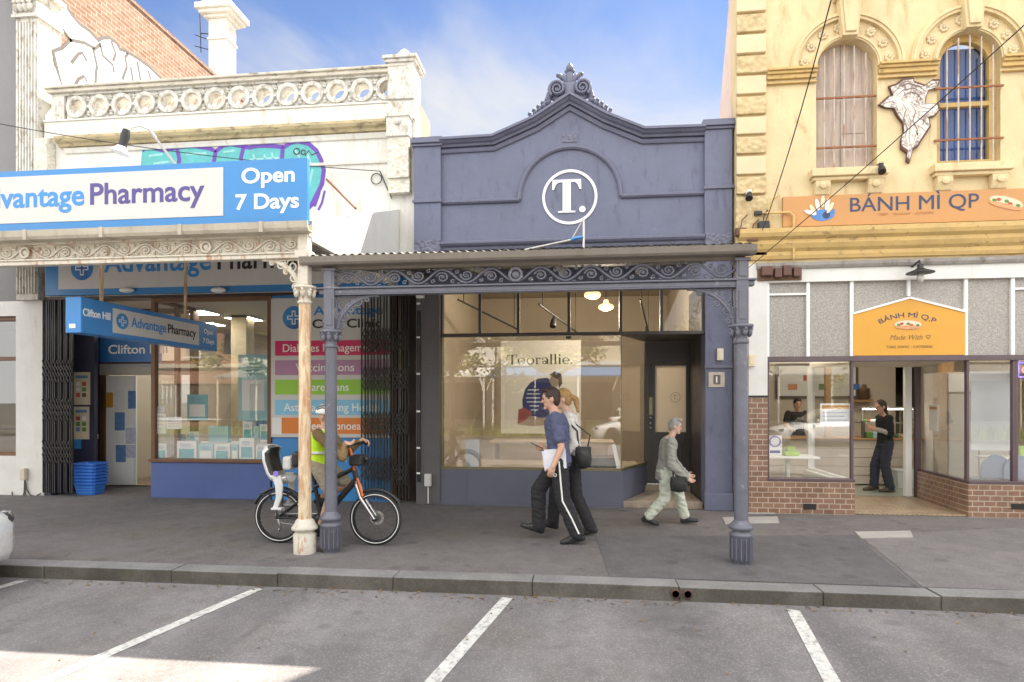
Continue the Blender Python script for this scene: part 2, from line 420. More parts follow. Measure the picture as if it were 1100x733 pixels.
M['dark_timber'] = paint('dark_timber', (.055,.032,.025), .45, .2, 5, .1, 60)
M['door_paint'] = paint('charcoal_door_paint', (.058,.050,.052), .4, .10, 4, .05, 60)
M['pier_paint'] = paint('brown_grey_pier', (.105,.098,.105), .5, .12, 3, .12, 40)
M['riser_paint'] = paint('navy_riser', (.115,.12,.165), .5, .10, 2, .10, 40)
M['blue_paint'] = paint('pharmacy_blue_board', (.075,.115,.30), .5, .08, 2, .05, 40)
M['sign_blue'] = paint('sign_blue', (.042,.22,.52), .4, .05, 2)
M['sign_blue_deep'] = paint('sign_blue_deep', (.03,.16,.45), .4, .05, 2)
M['sign_white'] = paint('sign_white', (.58,.565,.545), .5, .04, 2, dirt=(.55,.48,.38), damt=.25, dscale=(5,5,.4))
M['ink_blue'] = paint('ink_blue', (.04,.24,.60), .5, .03)
M['ink_purple'] = paint('ink_purple', (.075,.06,.24), .5, .03)
M['ink_black'] = paint('ink_black', (.02,.02,.022), .5, .03)
M['ink_white'] = paint('ink_white', (.82,.82,.80), .5, .02)
M['ink_navy'] = paint('ink_navy', (.03,.045,.11), .5, .03)
M['orange_sign'] = paint('orange_sign', (.50,.25,.085), .45, .05, 2)
M['amber_sign'] = paint('amber_sign', (.64,.32,.04), .45, .04, 2)
M['black'] = paint('black_plastic', (.018,.018,.02), .45, .1, 8)
M['rubber'] = paint('rubber', (.022,.022,.023), .8, .15, 10)
M['chrome'] = paint('bare_metal', (.55,.55,.56), .25, .08, 8, metal=1)
M['zinc'] = paint('galvanised_sheet', (.52,.50,.47), .45, .15, 3, metal=.6, dirt=(.28,.22,.16), damt=.5)
M['gutter'] = paint('taupe_gutter', (.20,.175,.15), .5, .1, 3, dirt=(.12,.10,.08), damt=.4)
M['soffit'] = paint('dark_soffit', (.075,.07,.068), .7, .15, 3)
M['soffit_light'] = paint('pale_soffit', (.42,.39,.34), .7, .12, 3)
M['glass'] = glassmat('shop_glass', 2.25, (.97,.98,.97))
M['glass_mild'] = glassmat('transom_glass', 1.55, (.92,.92,.88))
M['glass_up'] = glassmat('upper_glass', 1.5, (.8,.85,.92))
M['interior_cream'] = paint('interior_cream', (.58,.51,.41), .7, .05, 2)
M['interior_tan'] = paint('interior_tan', (.42,.36,.27), .7, .06, 2)
M['interior_dark'] = paint('interior_dark', (.10,.085,.07), .7, .1, 2)
M['interior_floor'] = paint('interior_floor', (.22,.17,.12), .4, .1, 4)
M['wood_board'] = paint('whitewashed_plank', (.56,.49,.42), .6, .14, 4)
M['oak'] = paint('oak_timber', (.42,.24,.10), .5, .2, 6)
M['paper'] = paint('paper', (.74,.74,.72), .7, .03)
M['teal'] = paint('teal_card', (.10,.40,.46), .6, .05)
M['pale_teal'] = paint('pale_teal_card', (.35,.58,.62), .6, .05)
M['lamp_cream'] = emit('lit_cream_glass', (1.0,.66,.34), .22)
M['led_white'] = emit('lit_white_panel', (1.0,.95,.85), 3.6)
M['led_warm'] = emit('lit_warm_panel', (1.0,.90,.74), 7.0)
M['neon_red'] = emit('neon_red', (1.0,.08,.10), .6)
M['neon_blue'] = emit('neon_blue', (.22,.12,.9), .35)
M['skin'] = paint('skin', (.56,.33,.24), .5, .06, 12)
M['skin_b'] = paint('skin_pale', (.60,.38,.29), .5, .06, 12)
M['lip'] = paint('lip', (.40,.15,.12), .5, .05)
M['eye'] = paint('eye', (.03,.02,.02), .3, .05)
# ---------------------------------------------------------------- lettering
def glyph_mesh(body, bold=0.0, depth=.5, space=1.0):
    c = bpy.data.curves.new('lettering', 'FONT'); c.body = body; c.offset = bold; c.extrude = depth; c.resolution_u = 5; c.space_character = space
    o = bpy.data.objects.new('lettering', c); COL.objects.link(o)
    dg = bpy.context.evaluated_depsgraph_get(); me = o.evaluated_get(dg).to_mesh()
    vs = [v.co.copy() for v in me.vertices]; fs = [list(p.vertices) for p in me.polygons]
    bpy.data.objects.remove(o); bpy.data.curves.remove(c)
    return vs, fs
def letters(mb, body, O, h, Rv=(1,0,0), Uv=(0,0,1), align='L', width=None, bold=0.0, depth=.003, space=1.0, arc=None):
    """add raised lettering: O = baseline start (or centre), h = capital height"""
    vs, fs = glyph_mesh(body, bold, 1.0, space)
    x0 = min(v.x for v in vs); x1 = max(v.x for v in vs); k = h/.69
    kx = k if width is None else width/(x1-x0)
    w = (x1-x0)*kx
    off = 0 if align == 'L' else -w/2 if align == 'C' else -w
    O = Vector(O); Rv = Vector(Rv); Uv = Vector(Uv); Nv = Rv.cross(Uv)
    out = []
    for v in vs:
        x = (v.x-x0)*kx+off; z = v.y*k
        if arc:
            a = x/arc; x, z = (arc+z)*math.sin(a), (arc+z)*math.cos(a)-arc
        out.append(O + Rv*x + Uv*z + Nv*(depth if v.z > 0 else 0))
    mb.add(out, fs)
def lettering(parent, body, O, h, mat, name='lettering', **kw):
    mb = MB(); letters(mb, body, O, h, **kw); return mb.build(name, mat, parent)
def disc(mb, c, r, d, n=32, Rv=(1,0,0), Uv=(0,0,1)):
    c = Vector(c); Rv = Vector(Rv); Uv = Vector(Uv); N = Rv.cross(Uv)
    a = [c + Rv*r*math.cos(2*math.pi*k/n) + Uv*r*math.sin(2*math.pi*k/n) for k in range(n)]
    b = [p + N*d for p in a]
    mb.add(a+b, [tuple(range(n)), tuple(range(n, 2*n))] + [(k, (k+1) % n, n+(k+1) % n, n+k) for k in range(n)])
def ring(mb, c, r0, r1, d, n=48, Rv=(1,0,0), Uv=(0,0,1), a0=0, a1=2*math.pi):
    c = Vector(c); Rv = Vector(Rv); Uv = Vector(Uv); N = Rv.cross(Uv); full = abs(a1-a0-2*math.pi) < 1e-6
    m = n if full else n+1; vs = []
    for k in range(m):
        a = a0+(a1-a0)*k/n
        e = Rv*math.cos(a) + Uv*math.sin(a)
        vs += [c+e*r0, c+e*r1, c+e*r1+N*d, c+e*r0+N*d]
    fs = []
    for k in range(n):
        j = (k+1) % m
        for q in range(4): fs.append((k*4+q, k*4+(q+1) % 4, j*4+(q+1) % 4, j*4+q))
    if not full: fs += [(0,1,2,3), (n*4, n*4+1, n*4+2, n*4+3)]
    mb.add(vs, fs)
def flat(mb, poly, O, d, Rv=(1,0,0), Uv=(0,0,1)):
    O = Vector(O); Rv = Vector(Rv); Uv = Vector(Uv); N = Rv.cross(Uv); n = len(poly)
    a = [O + Rv*x + Uv*z for x, z in poly]; b = [p + N*d for p in a]
    mb.add(a+b, [tuple(range(n)), tuple(range(n, 2*n))] + [(k, (k+1) % n, n+(k+1) % n, n+k) for k in range(n)])
def cross_logo(parent, O, r, Rv=(1,0,0), Uv=(0,0,1)):
    """round blue emblem: dark disc, pale crescent, white outlined plus"""
    O = Vector(O); N = Vector(Rv).cross(Vector(Uv))
    mb = MB(); disc(mb, O, r, .004, Rv=Rv, Uv=Uv)
    e = mb.build('emblem', M['logo_blue'], parent)
    mb = MB(); a, b = r*.60, r*.17
    P = [(-b,-a),(b,-a),(b,-b),(a,-b),(a,b),(b,b),(b,a),(-b,a),(-b,b),(-a,b),(-a,-b),(-b,-b)]
    flat(mb, P, O+N*.004, .002, Rv, Uv); mb.build('cross', M['ink_white'], e)
    mb = MB(); k = .60
    P = [(x*(.86) - math.copysign(b*.28, x)*.0, z*.86) for x, z in P]
    a, b = r*.50, r*.085
    P = [(-b,-a),(b,-a),(b,-b),(a,-b),(a,b),(b,b),(b,a),(-b,a),(-b,b),(-a,b),(-a,-b),(-b,-b)]
    flat(mb, P, O+N*.006, .002, Rv, Uv); mb.build('cross', M['logo_blue'], e)
    return e
M['logo_blue'] = None
def _logo():
    t = NT('emblem_blue'); g = t.node('TexGradient', gradient_type='LINEAR')
    v = t.mapped((1,1,1), 'xzy'); t.l.new(v, g.inputs[0]); n = t.noise(1.5, 2, .5)
    t.base(t.mix(t.ramp(n, .35, .65), srgb((.02,.10,.32)), srgb((.05,.26,.58)))); t.rough(.4); return t.m
M['logo_blue'] = _logo()

# ================================================================ GROUND
FP, FT, FR, VY = 9.25, 9.15, 8.97, 6.15
def asphalt(name, c, var, speck, sscale=220, cracks=0, tint=None):
    t = NT(name); c = srgb(c)
    big = t.noise(.45, 8, .62); mid = t.noise(3.5, 8, .7); fine = t.noise(sscale, 3, .8)
    col = t.mix(t.ramp(big, .32, .68), sc(c, 1-var), sc(c, 1+var))
    if tint: col = t.mix(t.ramp(t.noise(.8, 6, .6), .5, .7, 0, .6), col, srgb(tint))
    col = t.mul(col, t.ramp(mid, .25, .75, .84, 1.14))
    col = t.mul(col, t.ramp(fine, .3, .72, 1-speck, 1+speck))
    v = t.node('TexVoronoi'); v.inputs['Scale'].default_value = sscale*.55; t.l.new(t.tc.outputs['Object'], v.inputs['Vector'])
    wn_ = t.node('SeparateColor'); t.l.new(v.outputs['Color'], wn_.inputs[0])
    col = t.mix(t.ramp(wn_.outputs[0], .80, .86, 0, .55), col, sc(c, 1.6))
    if cracks:
        dv = t.noise(1.2, 4, .6); vv = t.node('TexVoronoi', feature='DISTANCE_TO_EDGE'); vv.inputs['Scale'].default_value = .55
        ad = t.node('VectorMath', operation='ADD'); cb = t.node('CombineXYZ'); t.l.new(dv, cb.inputs[0]); t.l.new(mid, cb.inputs[1])
        t.l.new(t.tc.outputs['Object'], ad.inputs[0]); t.l.new(cb.outputs[0], ad.inputs[1]); t.l.new(ad.outputs[0], vv.inputs['Vector'])
        msk = t.node('Math', operation='MULTIPLY'); t.l.new(t.ramp(vv.outputs['Distance'], .0, .022, cracks, 0), msk.inputs[0]); t.l.new(t.ramp(mid, .46, .60), msk.inputs[1])
        col = t.mix(msk.outputs[0], col, sc(c, .35))
    if cracks:
        tv = t.mapped((1.5,.16,1)); col = t.mul(col, t.ramp(t.noise(1.0, 4, .55, tv), .35, .68, .84, 1.10))
        ov = t.node('TexVoronoi'); ov.inputs['Scale'].default_value = .62; av = t.node('VectorMath', operation='ADD'); cv = t.node('CombineXYZ'); t.l.new(t.noise(3, 5, .6), cv.inputs[0]); t.l.new(t.noise(2.4, 5, .6), cv.inputs[1]); t.l.new(t.tc.outputs['Object'], av.inputs[0]); t.l.new(cv.outputs[0], av.inputs[1]); t.l.new(av.outputs[0], ov.inputs['Vector'])
        col = t.mix(t.ramp(ov.outputs['Distance'], .03, .30, .5, 0), col, sc(c, .42))
    gs = t.node('TexVoronoi'); gs.inputs['Scale'].default_value = 2.6; t.l.new(t.tc.outputs['Object'], gs.inputs['Vector'])
    g2 = t.node('SeparateColor'); t.l.new(gs.outputs['Color'], g2.inputs[0])
    for lo, hi, ch, k_ in ((.035,.055,0,.45), (.02,.03,1,1.7), (.13,.24,2,.72)):
        m1 = t.ramp(gs.outputs['Distance'], lo, hi, 1, 0); m2 = t.ramp(g2.outputs[ch], .60, .62); mm = t.node('Math', operation='MULTIPLY'); t.l.new(m1, mm.inputs[0]); t.l.new(m2, mm.inputs[1])
        m3 = t.node('Math', operation='MULTIPLY'); t.l.new(mm.outputs[0], m3.inputs[0]); m3.inputs[1].default_value = .6; col = t.mix(m3.outputs[0], col, sc(c, k_))
    t.base(col); t.rough(.9); t.b.inputs['Specular IOR Level'].default_value = .2
    p = t.bump(fine, .55, .006); t.bump(mid, .15, .02, p); return t.m
M['road'] = asphalt('worn_road_asphalt', (.215,.202,.202), .12, .30, 190, .35, (.21,.188,.168))
M['path'] = asphalt('footpath_asphalt', (.152,.140,.138), .14, .22, 240, 0, (.14,.118,.095))
M['path_new'] = asphalt('darker_footpath_patch', (.122,.116,.120), .10, .18, 240)
M['path_pale'] = asphalt('paler_footpath_patch', (.18,.168,.168), .12, .22, 240)
M['earth'] = asphalt('far_ground', (.13,.13,.11), .2, .2, 60)
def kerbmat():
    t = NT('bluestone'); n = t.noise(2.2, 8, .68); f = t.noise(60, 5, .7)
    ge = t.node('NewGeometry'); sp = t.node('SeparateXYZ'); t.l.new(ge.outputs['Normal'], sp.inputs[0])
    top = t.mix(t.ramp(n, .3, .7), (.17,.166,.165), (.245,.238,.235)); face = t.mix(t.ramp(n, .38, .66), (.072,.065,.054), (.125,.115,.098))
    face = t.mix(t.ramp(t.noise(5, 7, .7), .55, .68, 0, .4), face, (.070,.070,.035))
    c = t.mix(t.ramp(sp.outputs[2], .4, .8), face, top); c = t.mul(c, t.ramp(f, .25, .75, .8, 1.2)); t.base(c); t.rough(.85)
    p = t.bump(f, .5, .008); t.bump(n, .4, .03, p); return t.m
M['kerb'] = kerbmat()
M['line'] = paint('worn_line_paint', (.66,.645,.62), .7, .14, 6, .25, 150, dirt=(.25,.235,.23), damt=.7, dlo=.47, dhi=.62, dscale=(9,9,9), chips=(.24,.225,.22), camt=.85)

mb = MB(); mb.quad((-400,-400,-.135),(400,-400,-.135),(400,400,-.135),(-400,400,-.135)); struct(mb.build('ground', M['earth']))
mb = MB(); mb.quad((-60,-13.5,-.12),(60,-13.5,-.12),(60,5.34,-.12),(-60,5.34,-.12)); struct(mb.build('road', M['road']))
mb = MB(); mb.box(-40,40,5.52,30,-.3,0); struct(mb.build('footpath', M['path']))
mb = MB(); mb.box(-40,40,-17,-13.5,-.3,0); struct(mb.build('far_footpath', M['path_pale']))
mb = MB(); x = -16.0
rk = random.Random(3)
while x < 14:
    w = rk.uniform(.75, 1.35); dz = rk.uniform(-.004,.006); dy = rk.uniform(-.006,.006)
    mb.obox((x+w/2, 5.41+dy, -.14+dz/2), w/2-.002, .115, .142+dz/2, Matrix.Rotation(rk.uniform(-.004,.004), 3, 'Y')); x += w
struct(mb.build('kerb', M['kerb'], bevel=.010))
mb = MB()
for a, b, c, d in (((1.9+.05,7.35),(2.75,5.56),(-.1,5.56),(.35,7.3)),):
    pass
pt = [G(*p) for p in ((640,577),(918,575),(992,634),(655,620))]
mb.quad(*[(x, max(y, 5.53), .004) for x, y in pt]); struct(mb.build('footpath_patch', M['path_new']))
pt = [G(*p) for p in ((922,575),(1125,566),(1160,640),(996,634))]
mb = MB(); mb.quad(*[(x, max(y, 5.53), .004) for x, y in pt]); struct(mb.build('footpath_patch', M['path_pale']))
def park(a, b, w=.10):
    (x0, y0), (x1, y1) = a, b; d = Vector((x1-x0, y1-y0)); L = d.length; d /= L; n = Vector((-d.y, d.x))*w/2
    mb = MB(); mb.quad((x0+n.x,y0+n.y,-.116),(x0-n.x,y0-n.y,-.116),(x1-n.x,y1-n.y,-.116),(x1+n.x,y1+n.y,-.116)); struct(mb.build('parking_line', M['line']))
for a, b in (((-5.29,5.22),(-5.75,1.0)), ((-2.92,5.22),(-3.40,2.6)), ((-.625,5.22),(-1.06,2.6)), ((1.745,5.18),(1.33,2.6)), ((4.1,5.16),(3.8,2.6))): park(a, b)
# utility covers in the footpath
for i, (q, lab) in enumerate(((((918,572),(978,571),(981,578),(925,579)), 'pale rectangular utility cover in the footpath outside the sandwich shop doorway'),
                 (((776,556.5),(835,555.5),(837,562.5),(779,563.5)), 'pale rectangular utility cover in the footpath beside the grey verandah post'),
                 (((800,549.8),(832,549.4),(833,552.4),(801,552.8)), 'narrow pale utility strip in the footpath against the brown brick wall'))):
    pts = [G(*p) for p in q]; cx = sum(p[0] for p in pts)/4; cy = sum(p[1] for p in pts)/4
    mb = MB(); mb.prismz(pts, .002, .010); o = mb.build('utility_cover', M['kerb_pale'] if 'kerb_pale' in M else paint('pale_concrete', (.36,.34,.32), .8, .12, 8, .2, 90))
    tag(o, lab, 'utility cover', 'covers in the footpath')
# drain outlets in the kerb face
for i, (px, lab) in enumerate(((727, 'left of the two dark drain holes in the kerb face'), (740, 'right of the two dark drain holes in the kerb face'))):
    x, y = G(px, 640, -.05)
    mb = MB(); mb.lathe([(.030,0),(.042,0),(.042,.08),(.030,.08),(.030,0)], (x, 5.288, -.055), 16, ax='y'); o = mb.build('drain_outlet', paint('old_drain_iron', (.10,.055,.04), .8, .3, 30))
    tag(o, lab, 'drain', 'kerb drain outlets')
    mb = MB(); mb.lathe([(.029,.0),(.029,.01)], (x, 5.288, -.055), 14, ax='y'); mb.build('bore', M['black'], o)

mb = MB(); rl = random.Random(21)
for k in range(420):
    if k < 300: x, y, z_ = rl.uniform(-7,5), 5.29-abs(rl.gauss(0,.10)), -.113
    elif k < 380: x, y, z_ = rl.uniform(-7,5), rl.choice((5.6+abs(rl.gauss(0,.25)), 8.85-abs(rl.gauss(0,.12)))), .008
    else: x, y, z_ = rl.uniform(-6,5), rl.uniform(3.2,5.2), -.113
    a = rl.uniform(0,6.28); L = rl.uniform(.010,.026); w = L*.45; d = Vector((math.cos(a),math.sin(a),0)); n_ = Vector((-d.y,d.x,0)); p = Vector((x,y,z_)); mb.cur = rl.choice((0,0,1))
    mb.quad(p-d*L, p+n_*w+Vector((0,0,rl.uniform(0,.006))), p+d*L+Vector((0,0,rl.uniform(0,.008))), p-n_*w)
tag(mb.build('leaf_litter', [paint('dry_leaf', (.24,.15,.06), .8, .3, 30), paint('dark_leaf', (.10,.075,.04), .8, .3, 30)]), 'small dry leaves scattered along the gutter and footpath', None, None, 'stuff')
# ================================================================ LEFT EDGE BUILDING
lb = thing('corner_shop', 'grey and white two storey shop with salmon brick side wall at the left edge', 'building', (-10.5, 9.3, 0))
XL = -9.02
mb = MB(); mb.sheet(-24, XL-.47, 3.3, 9.7, [], 9.25, 9.6); mb.build('front_wall', M['grey_render'], lb)
mb = MB(); mb.sheet(-24, XL, 0, 3.3, [(-12.5, wx(17,FP), wz(8,490,FP), 3.05)], 9.25, 9.6); mb.build('shopfront_wall', M['white_trim'], lb)
mb = MB(); mb.box(XL-.27, XL, 9.61, 20, 0, 9.68); mb.box(XL-.30, XL+.03, 9.61, 20, 9.68, 9.74); sw = mb.build('side_wall', M['brick_side'], lb)
# fluted pilaster with leafy capital
mb = MB(); px0, px1 = wx(23.5,FP), XL
mb.box(px0, px1, 9.14, 9.605, 3.3, wz(35,24,FP))
for k in range(7):
    xx = px0+.04+(px1-px0-.08)*k/6; mb.box(xx-.017, xx+.017, 9.115, 9.14, 3.4, wz(35,28,FP))
pil = mb.build('pilaster', M['white_ornament'], lb, bevel=.006)
mb = MB(); zt = wz(35,24,FP); zc = (px0+px1)/2
mb.box(px0-.04, px1+.04, 9.09, 9.605, zt, zt+.05)
mb.box(px0-.02, px1+.02, 9.10, 9.605, zt+.05, zt+.42); mb.box(px0-.10, px1+.10, 9.02, 9.605, zt+.42, zt+.50); mb.box(px0, px1, 9.12, 9.6, zt+.5, 9.7)
for row, (zz, n, s_) in enumerate(((zt+.10, 4, .075), (zt+.24, 3, .085))):
    for k in range(n):
        xx = px0+.03+(px1-px0-.06)*(k+.5)/n
        mb.ell((xx, 9.07-row*.02, zz+.04), s_*.62, .05, s_); mb.ell((xx, 9.03-row*.02, zz+.10), s_*.4, .035, s_*.38)
for xx in (px0-.04, px1+.04):
    mb.lathe([(.02,0),(.085,0),(.085,.09),(.05,.10),(.05,.12)], (xx, 9.0, zt+.36), 16, ax='y')
mb.build('capital', M['white_ornament'], pil)
# white outlined lettering-like graffiti on the brick side wall
def gpt(px, py):   # a point on the side wall plane
    u = (px-550)/FOC; r = (-ST+u*CT)/(CT+u*ST); Y = XL/r; return Y, wz(px, py, Y)
gfill = [(59,0),(64,12),(69,22),(69,30),(74,38),(81,32),(80,20),(91,22),(99,30),(105,42),(112,39),(119,41),(124,52),(127,53),(133,50),(137,56),(143,62),(150,66),(157,70),(165,77),(174,84),(176,92),(66,94),(62,78),(58,62),(57,54),(66,50),(73,45),(64,30)]
gfill = [(58,0),(60,14),(66,30),(76,43),(66,52),(57,55),(60,70),(67,93),(176,93),(172,84),(160,72),(146,62),(134,55),(128,53),(125,47),(118,41),(110,41),(105,44),(100,38),(94,32),(86,27),(78,18),(70,6),(66,0)]
mb = MB(); flat(mb, [gpt(*p) for p in gfill], (XL+.004,0,0), .003, (0,1,0), (0,0,1)); gr = mb.build('graffiti', M['ink_white'], sw)
mb = MB()
def gl(pts, w=.045):
    P = [Vector((XL+.009, *gpt(*p))) for p in pts]; mb.tube(P, w, 4, smooth=False, asp=1)
for pts in (gfill+[gfill[0]], [(76,68),(84,58),(88,57),(93,66)], [(80,92),(84,85),(90,82),(93,88)], [(102,92),(103,76),(104,72),(100,54),(107,48)], [(107,46),(110,60),(121,70),(122,78)], [(119,44),(124,58),(121,66)],
            [(131,86),(136,72),(134,62),(137,58)], [(143,90),(140,72)], [(151,88),(147,66)], [(162,88),(159,76)], [(74,43),(90,46),(101,52)]): gl(pts)
for i, v in enumerate(mb.v): mb.v[i] = (XL+.008+(v[0]-XL-.009)*.05, v[1], v[2])
mb.build('outline', M['ink_grey'] if 'ink_grey' in M else paint('graffiti_grey', (.075,.065,.06), .7, .1), gr)
# chimney
mb = MB(); mb.box(-9.60,-9.10,14.7,15.14,9.3,11.55); mb.box(-9.63,-9.07,14.67,15.17,11.0,11.06)
mb.box(-9.68,-9.02,14.62,15.22,11.55,11.63); mb.box(-9.77,-8.93,14.53,15.31,11.63,11.72); mb.box(-9.84,-8.86,14.46,15.38,11.72,11.86)
for k in range(3): mb.box(-9.72+k*.0,-8.98,14.58,15.26,11.86,11.96)
mb.v = mb.v[:-16]; mb.f = mb.f[:-12]; mb.m = mb.m[:-12]; mb.s = mb.s[:-12]
mb.build('chimney', M['white_wall'], lb, bevel=.01)
# shop window
x1 = wx(17,FP); z0 = wz(8,490,FP); wf = MB()
wf.sheet(-12.48, x1-.002, z0, 3.04, [(-12.4, x1-.05, z0+.06, 2.3), (-12.4, x1-.05, 2.36, 2.98)], 9.30, 9.42); f = wf.build('window', M['timber'], lb)
mb = MB(); mb.quad((-12.4,9.36,z0+.06),(x1-.05,9.36,z0+.06),(x1-.05,9.36,2.98),(-12.4,9.36,2.98)); mb.build('pane', M['glass'], f)
mb = MB(); mb.box(-24,-9.3,9.62,12.5,.02,.06); mb.box(-24,-9.3,12.4,12.5,.06,3.2); mb.box(-24,-9.3,9.62,12.5,3.2,3.25); mb.build('interior_room', M['interior_tan'], lb)
# conduit and meter on the white pier
mb = MB(); xx = wx(28,FP)
mb.obox((xx, 9.21, wz(28,509,FP)), .045, .035, .10); cb = mb.build('meter_box', M['interior_cream'], lb, bevel=.01)
mb = MB(); z = wz(28,517,FP)
for pts in ([(0,-.02),(-.01,-.2),(-.05,-.33),(-.13,-.38),(-.22,-.33),(-.24,-.2)], [(0.01,-.02),(.03,-.15),(.10,-.25),(.20,-.27),(.30,-.22)], [(0,0),(0.01,-.42)]):
    mb.tube([(xx+a, 9.225, z+b+.02) for a, b in pts], .010, 6)
mb.build('cable', M['interior_dark'], cb)
an = MB(); ax, az = wx(216, 15.2), wz(216,56,15.2)
an.tube([(ax,15.2,az),(wx(214,15.2),15.2,12.9)], .018, 6)
for k, (dz, w) in enumerate(((.05,.35),(.35,.22),(1.9,.3))): an.tube([(ax-.05,15.0,az+dz),(ax+w,15.3,az+dz)], .012, 5)
an.tube([(ax+.30,15.25,az+.02),(ax+.30,15.25,az+.42)], .012, 5); an.tube([(ax,15.2,az+.5),(-9.5,15.2,az+.42)], .015, 5)
tag(an.build('tv_antenna', M['black']), 'thin dark television antenna pole beside the white chimney', 'antenna')

# ================================================================ PHARMACY
ph = thing('pharmacy_building', 'white rendered shop with a pierced ring balustrade parapet and blue shopfront', 'building', (-5.8, 9.4, 0))
X0, X1 = -9.0, -2.57
zb0 = wz(256,119,FP); zb1 = wz(256,92,FP); zrail = wz(256,83,FP); zband = wz(256,139,FP); zled = wz(256,150,FP)
mb = MB(); mb.sheet(X0, X1, 3.35, zband, [], FP, FP+.3); mb.box(X0+.02, X1, FP-.03, FP+.32, zband, zb0-.03)
mb.box(X0+.02, X1, FP-.05, FP+.33, zb0-.03, zb0)
mb.build('front_wall', M['white_wall'], ph, bevel=.006)
# pierced balustrade
nx = 14; xa = wx(83,FP)-.21; xb = wx(416,FP)+.21; cw = (xb-xa)/nx; zc = wz(256,105,FP); hh = zb1-zb0
mb = MB()
for k in range(nx):
    cx = xa+cw*(k+.5); n = 32; r = .118
    zz0, zz1 = zb0, zb1
    pts = []
    for i in range(n):
        a = 2*math.pi*i/n; ca, sa = math.cos(a), math.sin(a)
        tx = (cw/2)/abs(ca) if abs(ca) > 1e-6 else 9e9; tz = ((zz1-zc) if sa > 0 else (zc-zz0))/abs(sa) if abs(sa) > 1e-6 else 9e9
        tt = min(tx, tz); pts.append(((cx+r*ca, zc+r*sa), (cx+tt*ca, zc+tt*sa)))
    vs = []
    for (p, q) in pts: vs += [(p[0],FP+.02,p[1]),(q[0],FP+.02,q[1]),(q[0],FP+.17,q[1]),(p[0],FP+.17,p[1])]
    fs = []
    for i in range(n):
        j = (i+1) % n
        fs += [(i*4,j*4,j*4+1,i*4+1), (i*4+3,i*4+2,j*4+2,j*4+3), (i*4,i*4+3,j*4+3,j*4)]
    mb.add(vs, fs)
    ring(mb, (cx, FP+.02, zc), .125, .185, .045, 32); ring(mb, (cx, FP+.17, zc), .118, .15, -.03, 24)
    # foliate spandrels: small bosses between the rings
    for dx, dz in ((cw/2, .10), (cw/2, -.10), (cw/2, .14), (cw/2,-.14)):
        mb.ell((cx+dx, FP+.01, zc+dz), .035, .03, .022)
    mb.box(cx+cw/2-.05, cx+cw/2+.05, FP-.015, FP+.02, zc-.022, zc+.022)
mb.box(xa-.02, xb+.02, FP-.02, FP+.2, zb1, zb1+.035)
mb.build('balustrade', M['white_ornament'], ph)
mb = MB(); mb.box(X0+.1, xb+.1, FP-.07, FP+.27, zb1+.035, zrail-.04); mb.box(X0+.06, xb+.12, FP-.10, FP+.30, zrail-.04, zrail)
mb.build('coping', M['ochre_pale'] if 'ochre_pale' in M else paint('stained_coping', (.58,.53,.44), .8, .15, 4, .3, 40, dirt=(.12,.10,.08), damt=.7, dlo=.52, dhi=.66, dscale=(2,2,8)), ph, bevel=.01)
mb = MB(); mb.box(X0+.14, xa-.02, FP-.02, FP+.28, zb0, zb1+.035); mb.build('end_pier', M['white_ornament'], ph, bevel=.008)
# right pier with pointed cap, bracket console
mb = MB(); pz0 = zband; pw = .21; pc = X1-pw
mb.box(pc-pw, pc+pw, FP-.09, FP+.34, zb0+.0, zrail+.02); mb.box(pc-pw-.04, pc+pw+.04, FP-.12, FP+.38, zrail+.02, zrail+.07); mb.box(pc-pw-.07, pc+pw+.06, FP-.15, FP+.41, zrail+.07, zrail+.12)
mb.lathe([(.21,0),(.20,.03),(.13,.10),(.11,.13),(.07,.18),(.02,.22),(.002,.225)], (pc, FP+.12, zrail+.12), 16)
mb.box(pc-pw-.01, pc+pw-.01, FP-.07, FP, zband, zb0-.031)
mb.build('corner_pier', M['white_ornament'], ph, bevel=.008)
mb = MB(); cx0, cx1 = wx(419,FP), wx(443,FP); zA, zB, zC, zD = wz(430,127,FP), wz(430,150,FP), wz(430,152,FP), wz(430,195,FP)
mb.box(cx0, cx1, FP-.20, FP, zC, zband); mb.box(cx0-.02, cx1+.02, FP-.22, FP, zband-.03, zband+.03)
mb.lathe([(.0,0),(.045,0),(.055,-.015),(.03,-.03),(.001,-.035)], ((cx0+cx1)/2, FP-.20, (zB+zA)/2+.02), 16, ax='y')
con = mb.build('console', M['white_ornament'], ph, bevel=.008)
mb = MB(); mb.box(cx0+.015, cx1-.015, FP-.17, FP, zD, zC); mb.box(cx0+.01, cx1-.01, FP-.13, FP-.0, zD-.22, zD); mb.build('carved_panel', M['white_vermic'], con)
cxl0, cxl1 = wx(42,FP)+.07, wx(60,FP)
mb = MB(); mb.box(cxl0, cxl1, FP-.18, FP, wz(50,200,FP), zband-.05); mb.build('console', M['white_vermic'], ph, bevel=.008)
# ledge
mb = MB(); lx0, lx1 = wx(66,FP), cx0-.02
mb.sweep([(lx0, zled), (lx1, zled)], [(0,0),(.06,0),(.08,.04),(.13,.06),(.16,.10),(.16,.14),(.0,.19)], FP)
mb.build('ledge', M['ochre_ledge'], ph)
mb = MB(); mb.sweep([(lx0+.1, zled-.03), (lx1, zled-.03)], [(0,-.07),(.03,-.07),(.05,-.03),(.07,0),(0,0)], FP)
zl2 = wz(380,177,FP); mb.sweep([(lx0, zl2), (lx1, zl2)], [(0,0),(.03,0),(.04,.04),(0,.05)], FP)
mb.build('string_course', M['white_wall'], ph)
